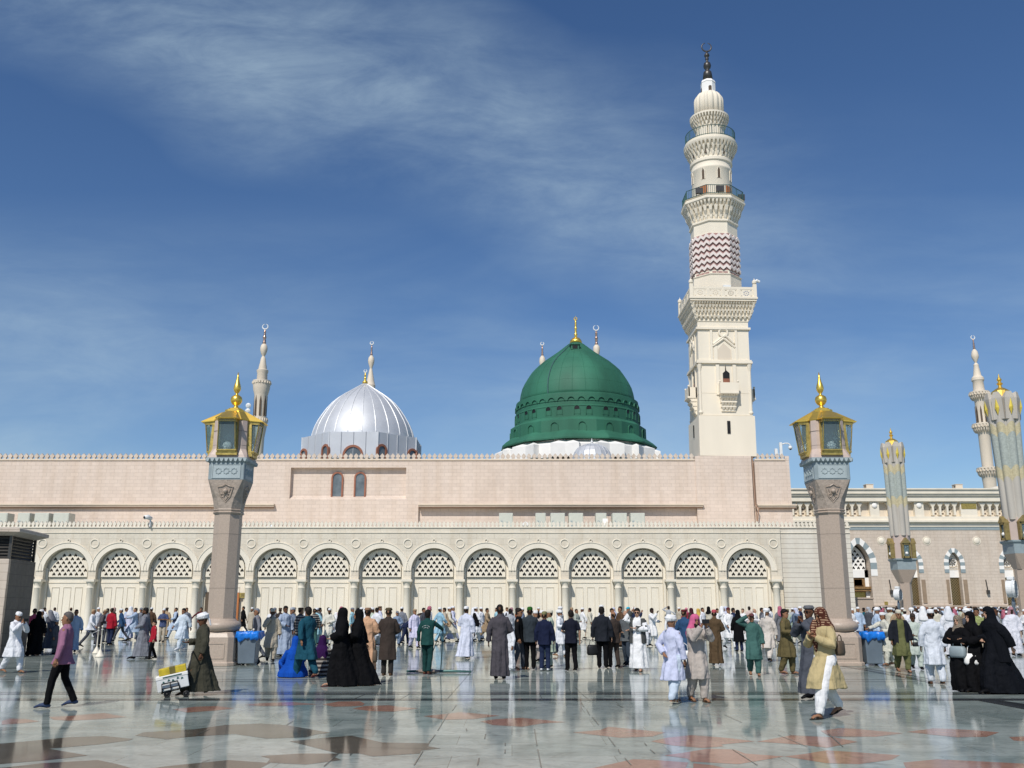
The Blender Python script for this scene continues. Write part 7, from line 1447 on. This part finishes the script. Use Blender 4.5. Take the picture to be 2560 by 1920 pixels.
P('e', 1765, 640, 'man with large white turban behind the black hijab', h=1.72, ang=170, out='wide', c1='dg', head='turban')
P('e', 1850, 640, 'dark haired man in green patterned jacket behind the women', h=1.76, ang=-30, out='jacket', m1='clothcheck', c1=(.42, .50, .20), c2='bg', head='hair', skin='m')
P('e', 2005, 650, 'dark haired man with grey scarf behind the chador', h=1.78, ang=60, out='jacket', c1='lg', c2='dg', head='short', skin='d')
P('e', 2145, 552, 'man in white robe with long pink checked head scarf at right', h=1.78, ang=-10, out='wide', c1=(.70, .70, .76), head='ghutra', ch='rose', mh='clothcheck', skin='x')
P('e', 960, 520, 'man in pale blue tunic and white turban near the right bin', h=1.74, ang=100, out='kameez', c1='lb', head='turban', lean=.1)
P('e', 1085, 440, 'man in green and grey waistcoat left of the tan robe', ang=-90, out='kameez', c1='lgn', head='cap', over='vest', co='dg')
# --- seated pair on the marble
def seated(pos, label, c1, ch, ang, m1='cloth', big=1., mh='cloth'):
    r = T('person', label, 'person', (pos.x, pos.y, 0), R(ang)); m = MB()
    m.rings(cloth_rings([(.01, .36, .44, 0, -.10), (.12, .35, .42, 0, -.08), (.28, .25, .27, 0, .0), (.45, .21, .17, 0, .05), (.60, .21, .14, 0, .06), (.68, .16, .11, 0, .05), (.72, .07, .07, 0, .05)], 36, 7, .02)); m.tube([(.18, .05, .62), (.27, -.08, .40), (.08, -.28, .36)], [.075, .065, .05], 10); m.tube([(-.18, .05, .62), (-.27, -.08, .40), (-.08, -.28, .36)], [.075, .065, .05], 10)
    m.tube([(.12, 0, .22), (.20, -.36, .34), (.12, -.62, .06)], [.12, .10, .06], 10); m.tube([(-.12, 0, .22), (-.20, -.36, .30), (-.12, -.58, .06)], [.12, .10, .06], 10)
    b = MB(); b.v = [(x, y + .05, z - .80) for x, y, z in []]
    key = 'seatbody'
    if key not in _c:
        t = MB(); t.rings([[(rx * cos(a), .05 + ry * sin(a), z) for a in [2 * pi * j / 14 for j in range(14)]] for z, rx, ry in ((.05, .15, .12), (.3, .16, .11), (.55, .16, .10), (.66, .12, .08), (.70, .055, .05), (.76, .055, .055))])
        for s in (1, -1): t.tube([(s * .1, 0, .15), (s * .18, -.34, .28), (s * .12, -.6, .06), (s * .12, -.72, .03)], [.08, .06, .04, .03], 8); t.tube([(s * .16, .05, .6), (s * .24, -.08, .4), (s * .06, -.3, .36)], [.045, .04, .03], 8); handm(t, Vector((s * .24, -.08, .4)), Vector((s * .06, -.3, .36)), s)
        t.rings([[(rx * cos(a), .03 + (.88 * ry) * sin(a), z) for a in [2 * pi * j / 16 for j in range(16)]] for z, rx, ry in ((.735, .03, .04), (.76, .05, .08), (.80, .062, .09), (.86, .074, .098), (.92, .074, .098), (.96, .055, .07), (.985, .01, .01))]); t.tube([(0, -.06, .87), (0, -.085, .835), (0, -.06, .82)], [.01, .014, .01], 6)
        _c[key] = vox(t, .012, 'body', 1)
    def add(n, me, mt, col): o = link(n, mm_(me, mt), r); o.color = (*col, 1)
    add('body', _c[key], 'skin', SK['m']); add('cloak', vox(m, .013, 'cloak', 2), m1, c1)
    q = MB(); q.rings([[(rx * cos(a), cy_ + ry * sin(a), z) for a in [2 * pi * j / 20 for j in range(20)]] for z, rx, ry, cy_ in ((.42, .16, .07, .16), (.55, .20, .13, .09), (.66, .17, .13, .07), (.74, .115, .105, .06), (.84, .10, .105, .052), (.92, .095, .105, .04), (.98, .06, .07, .035), (1.0, .01, .01, .035))]); add('headscarf', vox(q, .012, 'scarf', 1), mh, ch)
    r.scale = (big,) * 3; return r
seated(PP('b', 600, 735), 'woman in bright blue cloak sitting on the marble', CO['bb'], CO['bb'], -150, big=1.05)
seated(PP('b', 845, 715), 'woman in dark striped top and purple head scarf sitting on the marble', (.035, .028, .028), (.032, .007, .06), 170, 'clothstripe', 1.05)
# ---------------------------------------------------------------- crowd toward the prayer hall
rc_ = random.Random(11)
cols = [('white', 'w', 30), ('bright white', 'ww', 26), ('cream', 'cr', 12), ('pale blue', 'lb', 10), ('beige', 'bg', 9), ('grey', 'gy', 8), ('light grey', 'lg', 8), ('sage green', 'lgn', 5), ('black', 'dg', 7), ('navy', 'nv', 4), ('brown', 'br', 5), ('tan', 'tan', 4), ('lavender', 'lav', 5)]
hats = [('white cap', 'cap', 'ww', 34), ('white head scarf', 'ghutra', 'ww', 12), ('pink checked scarf', 'ghutra', 'pk', 5), ('dark hair', 'hair', 'ww', 22), ('white turban', 'turban', 'ww', 12), ('brown cap', 'pakol', 'br', 6), ('grey cap', 'visor', 'gy', 4), ('cream cap', 'cap', 'cr', 8)]
outs = [('robe', 'thobe'), ('tunic', 'kameez'), ('wide robe', 'wide')]
def pick(a, w): return rc_.choices(a, [t[w] for t in a])[0]
anch = [(2195, 'near granite kiosk'), (2262, 'near small umbrella column'), (2330, 'before left fence end'), (2400, 'before fence middle'), (2455, 'before right fence end'), (2520, 'near large umbrella column'), (9999, 'at right photo edge')]
dep = [(52, 'front'), (62, 'middle'), (99, 'back')]
used = set(); n = 0; rows = [(44, 9), (48, 12), (53, 16), (58, 20), (64, 24), (70, 26), (77, 28)]
for Y, cnt in rows:
    for i in range(cnt):
        fx_ = 2180 + (2585 - 2180) * (i + rc_.uniform(.15, .85)) / cnt; y_ = Y + rc_.uniform(-2, 2); p = at(fx_, 1540, y_); p = Vector((p.x, y_, 0))
        if any((Vector((o.location.x, o.location.y)) - p.xy).length < .5 for o in ALL): continue
        if Y > 68 and p.x < c1.x + 1.5: continue
        for t in range(60):
            c_ = pick(cols, 2); h_ = pick(hats, 3); o_ = outs[rc_.randrange(3)] if c_[0] not in ('black', 'navy', 'brown') else outs[1]
            an_ = next(a[1] for a in anch if fx_ < a[0]); d_ = next(a[1] for a in dep if y_ < a[0]); k = (c_[0], h_[0], an_, d_)
            if k not in used: break
        used.add(k); st_ = rc_.choice((0., 0., .5)); ps = rc_.choice([(st_, 'down', 'down'), (st_, 'down', 'front'), (st_, 'front', 'front')])
        person(p, 'man in %s %s, %s, %s, %s rows' % (c_[0], o_[0], h_[0], an_, d_), h=rc_.uniform(1.60, 1.79), ang=rc_.choice((-90, -70, 60, 90, 110, 160, 175, 190, 20)), out=o_[1], pose=ps, head=h_[1], c1=c_[1], ch=h_[2], mh='clothcheck' if 'checked' in h_[0] else 'cloth', skin=rc_.choice('mmmddl'), feet='shoe' if Y < 60 else None, group='people crowding before the prayer hall')
# ---------------------------------------------------------------- things people carry or push
def thing1(name, cat, label, mb, m, smooth=True): o = mb.build(name, M[m], None, smooth=smooth); return tag(o, label, cat)
m = MB(); a = local(hero_phone, (-.10, -.10, 1.57)); m.box(-.012, .012, -.035, .035, -.07, .07); m.xf(Matrix.Translation(a)); thing1('phone', 'phone', 'pale phone at the ear of the man in dark teal', m, 'metalw', False)
for h_, lb in ((hero_pink, 'black phone held up by the man in pink head scarf'), (p_phone1, 'black phone at the face of the man in white tunic')):
    m = MB(); a = local(h_, (0, -.44 if h_ is hero_pink else -.34, 1.60 if h_ is hero_pink else 1.50)); m.box(-.075, .075, -.006, .006, -.04, .04); m.xf(Matrix.Translation(a) @ Matrix.Rotation(h_.rotation_euler.z, 4, 'Z')); thing1('phone', 'phone', lb, m, 'black', False)
def bag(pos, label, w=.30, h=.24, d=.12, m='black', strap=.25, rz=0., col=None):
    o = T('bag', label, 'bag', pos, rz); b = MB(); b.rings([[(x * w / 2 * f, y * d / 2 * f, z) for x, y in ((-1, -.7), (-.8, -1), (.8, -1), (1, -.7), (1, .7), (.8, 1), (-.8, 1), (-1, .7))] for z, f in ((-h, .8), (-h * .8, 1), (-h * .2, .95), (0, .75))]); b.build('pouch', M[m], o, smooth=True)
    b = MB(); b.tube([(-w * .3, 0, -.01), (-w * .25, 0, strap * .7), (0, 0, strap), (w * .25, 0, strap * .7), (w * .3, 0, -.01)], .010, 6); b.build('handle', M[m], o, smooth=True); return o
M['navybag'] = mat('navy_bag', (.012, .018, .05), .6); M['blueb2'] = mat('light_blue_bag', (.10, .26, .34), .7, bump=.3, scale=8.)
bag(local(hero_suit, (.28, 0, .66)), 'dark leather bag in the left hand of the man in black suit', .34, .30, .14, 'black', .16, R(20)); bag(PP('c', 835, 650) + Vector((0, 0, .72)), 'navy shoulder bag right of the man in navy sweater', .36, .30, .14, 'navybag', .25, R(20))
bag(PP('c', 500, 668) + Vector((0, -.1, .82)), 'small navy bag beside the man in black sweater', .26, .28, .12, 'navybag', .3); bag(PP('c', 1965, 660) + Vector((0, -.25, .52)), 'white carrier bag beside the man in dark blue tunic', .36, .36, .10, 'white', .22)
bag(local(p_strap, (-.28, -.16, .72)), 'light blue shoulder bag on the man in light blue robe', .44, .56, .16, 'blueb2', .30, R(20))
bag(local(hero_w5, (-.30, -.30, .78)), 'white handbag swinging from the arm of the chador woman', .42, .24, .14, 'white', .2, R(-10)); bag(local(hero_w4, (-.10, -.34, .98)), 'grey shoulder bag of the woman in black hijab', .36, .24, .16, 'blue', .15, R(-60))
bag(local(hero_w2, (.10, .42, .80)), 'black handbag swinging behind the right veiled woman', .2, .28, .1, 'shade', .2, R(90)); bag(local(hero_khaki, (.16, .20, 1.20)), 'dark brown shoulder bag behind the elbow of the checked scarf man', .20, .24, .10, 'shade', .10, R(40))
bag(local(hero_blazer, (.50, .3, .82)), 'small dark pouch carried beside the black blazer man', .18, .12, .08, 'black', .1)
m = MB(); a, b_ = local(p_stick, (-.20, -.36, 1.08)), local(p_stick, (-.20, -.44, 0.01)); m.tube([a, b_], .014, 6); m.tube([a, a + Vector((.06, 0, .02)), a + Vector((.10, 0, -.03))], .014, 6); thing1('walking_stick', 'stick', 'dark walking stick of the old man in white', m, 'black')
# mop of the cleaner
wv = local(hero_clean, (-.26, -.58, 1.26)); bt = PP('b', 1872, 700)
mp_ = T('mop', 'wide floor mop with long thin pole held by the green uniformed cleaner', 'mop', bt); d_ = wv - bt
m = MB(); m.tube([(0, 0, .06), d_ * .5, d_ * 1.05], .016, 6); m.build('pole', M['dkgreen'], mp_, smooth=True); m = MB(); m.tube([(-.95, .05, .04), (-.4, 0, .05), (.3, .02, .05), (.85, -.1, .04)], [.035, .045, .045, .03], 6); m.build('mop_head', M['dkgreen'], mp_, smooth=True)
m = MB(); m.ball((-.35, .0, .05), .22, 14, (1.6, .8, .28)); m.build('cloth_pad', M['granited'], mp_, smooth=True)
# second pole leaning in the same hand
m = MB(); e_ = PP('b', 1790, 640); m.tube([wv + Vector((0, .02, .1)), wv.lerp(bt + Vector((-.45, .2, 0)), .98)], .013, 6); thing1('pole', 'pole', 'second thin pole crossing the mop pole of the cleaner', m, 'dkgreen')
# emblem of arabic-like lettering on the cleaner's back (two short curved lines, as in the photo)
m = MB(); gcl = Matrix.Translation(hero_clean.location) @ Matrix.Rotation(hero_clean.rotation_euler.z, 4, 'Z') @ Matrix.Scale(hero_clean.scale[0], 4)
for r__, z__ in ((.12, 1.28), (.07, 1.26)):
    for i in range(9):
        if i % 4 == 3: continue
        a0, a1 = R(150 - i * 14), R(150 - i * 14 - 11); m.tube([(r__ * cos(a0), .133, z__ + r__ * .6 * sin(a0) - .05), (r__ * cos((a0 + a1) / 2), .136, z__ + r__ * .6 * sin(a0) - .04), (r__ * cos(a1), .133, z__ + r__ * .6 * sin(a1) - .05)], .005, 4)
o = m.build('back_lettering', M['metalw'], hero_clean)
# hand cart with two boxes
pc = ground(1480 / 3.456, 1480 + 905 / 3.456); CS = .80; ct = T('hand_cart', 'black folding hand cart tilted under two cartons', 'hand cart', (pc.x, pc.y, 0), R(18)); ct.scale = (CS,) * 3; TL = Matrix.Translation((0, 0, .14)) @ Matrix.Rotation(R(-12), 4, 'Y')
m = MB()
for y in (-.22, .22): m.tube([(-.25, y, .02), (.36, y, .02), (.42, y, .1), (.50, y, .48), (.60, y, .80)], .016, 6)
for x in (-.2, .05, .3): m.tube([(x, -.22, .02), (x, .22, .02)], .013, 6)
m.tube([(.60, -.22, .80), (.64, -.20, .86), (.64, .20, .86), (.60, .22, .80)], .018, 6); m.xf(TL); m.build('frame', M['black'], ct, smooth=True)
m = MB(); m.tube([(-.22, -.33, .0), (-.2, -.34, .24), (.18, -.34, .24), (.22, -.33, 0)], .02, 6); m.tube([(-.2, -.34, .12), (.2, -.34, .12)], .015, 6); m.tube([(0, -.34, .0), (0, -.34, .24)], .015, 6); m.xf(TL); m.build('front_hoop', M['black'], ct, smooth=True)
for x, y in ((-.10, -.26), (-.10, .26), (.36, -.26), (.36, .26)): m = MB(); m.torus((x, y, .085), .06, .025, 16, 8); m.ball((x, y, .085), .045, 8); m.build('wheel', M['black'], ct, smooth=True)
GC = Matrix.Translation(ct.location) @ Matrix.Rotation(R(18), 4, 'Z') @ Matrix.Scale(CS, 4) @ TL
bx = T('carton', 'white foam box with green print lying lowest on the hand cart', 'box', (0, 0, 0)); bx.matrix_world = GC @ Matrix.Translation((.06, 0, .05))
m = MB(); m.box(-.38, .38, -.29, .29, 0, .34); m.build('case', M['metalw'], bx, bevel=.015); m = MB(); m.box(-.39, .39, -.30, .30, .29, .38); m.build('lid', M['white'], bx, bevel=.015)
m = MB()
for x, z in ((-.25, .25), (-.12, .28), (-.02, .26), (.10, .29), (.2, .27)): m.prism([(x, z - .06), (x + .07, z - .05), (x + .05, z - .01), (x + .02, z - .005)], -.296, -.29)
m.box(-.22, .24, -.306, -.30, .32, .35); m.build('printed_marks', M['dkgreen'], bx)
by = T('carton', 'yellow carton with brown tape stacked on the white foam box', 'box', (0, 0, 0)); by.matrix_world = GC @ Matrix.Translation((.09, 0, .435)); M['carton'] = mat('yellow_carton', (.55, .42, .03), .7, var=.25, scale=7.); M['tape'] = mat('tape', (.16, .13, .03), .5)
m = MB(); m.box(-.33, .33, -.27, .27, 0, .16); m.build('case', M['carton'], by, bevel=.008); m = MB(); m.box(-.07, .07, -.274, .274, -.004, .164); m.build('tape', M['tape'], by)
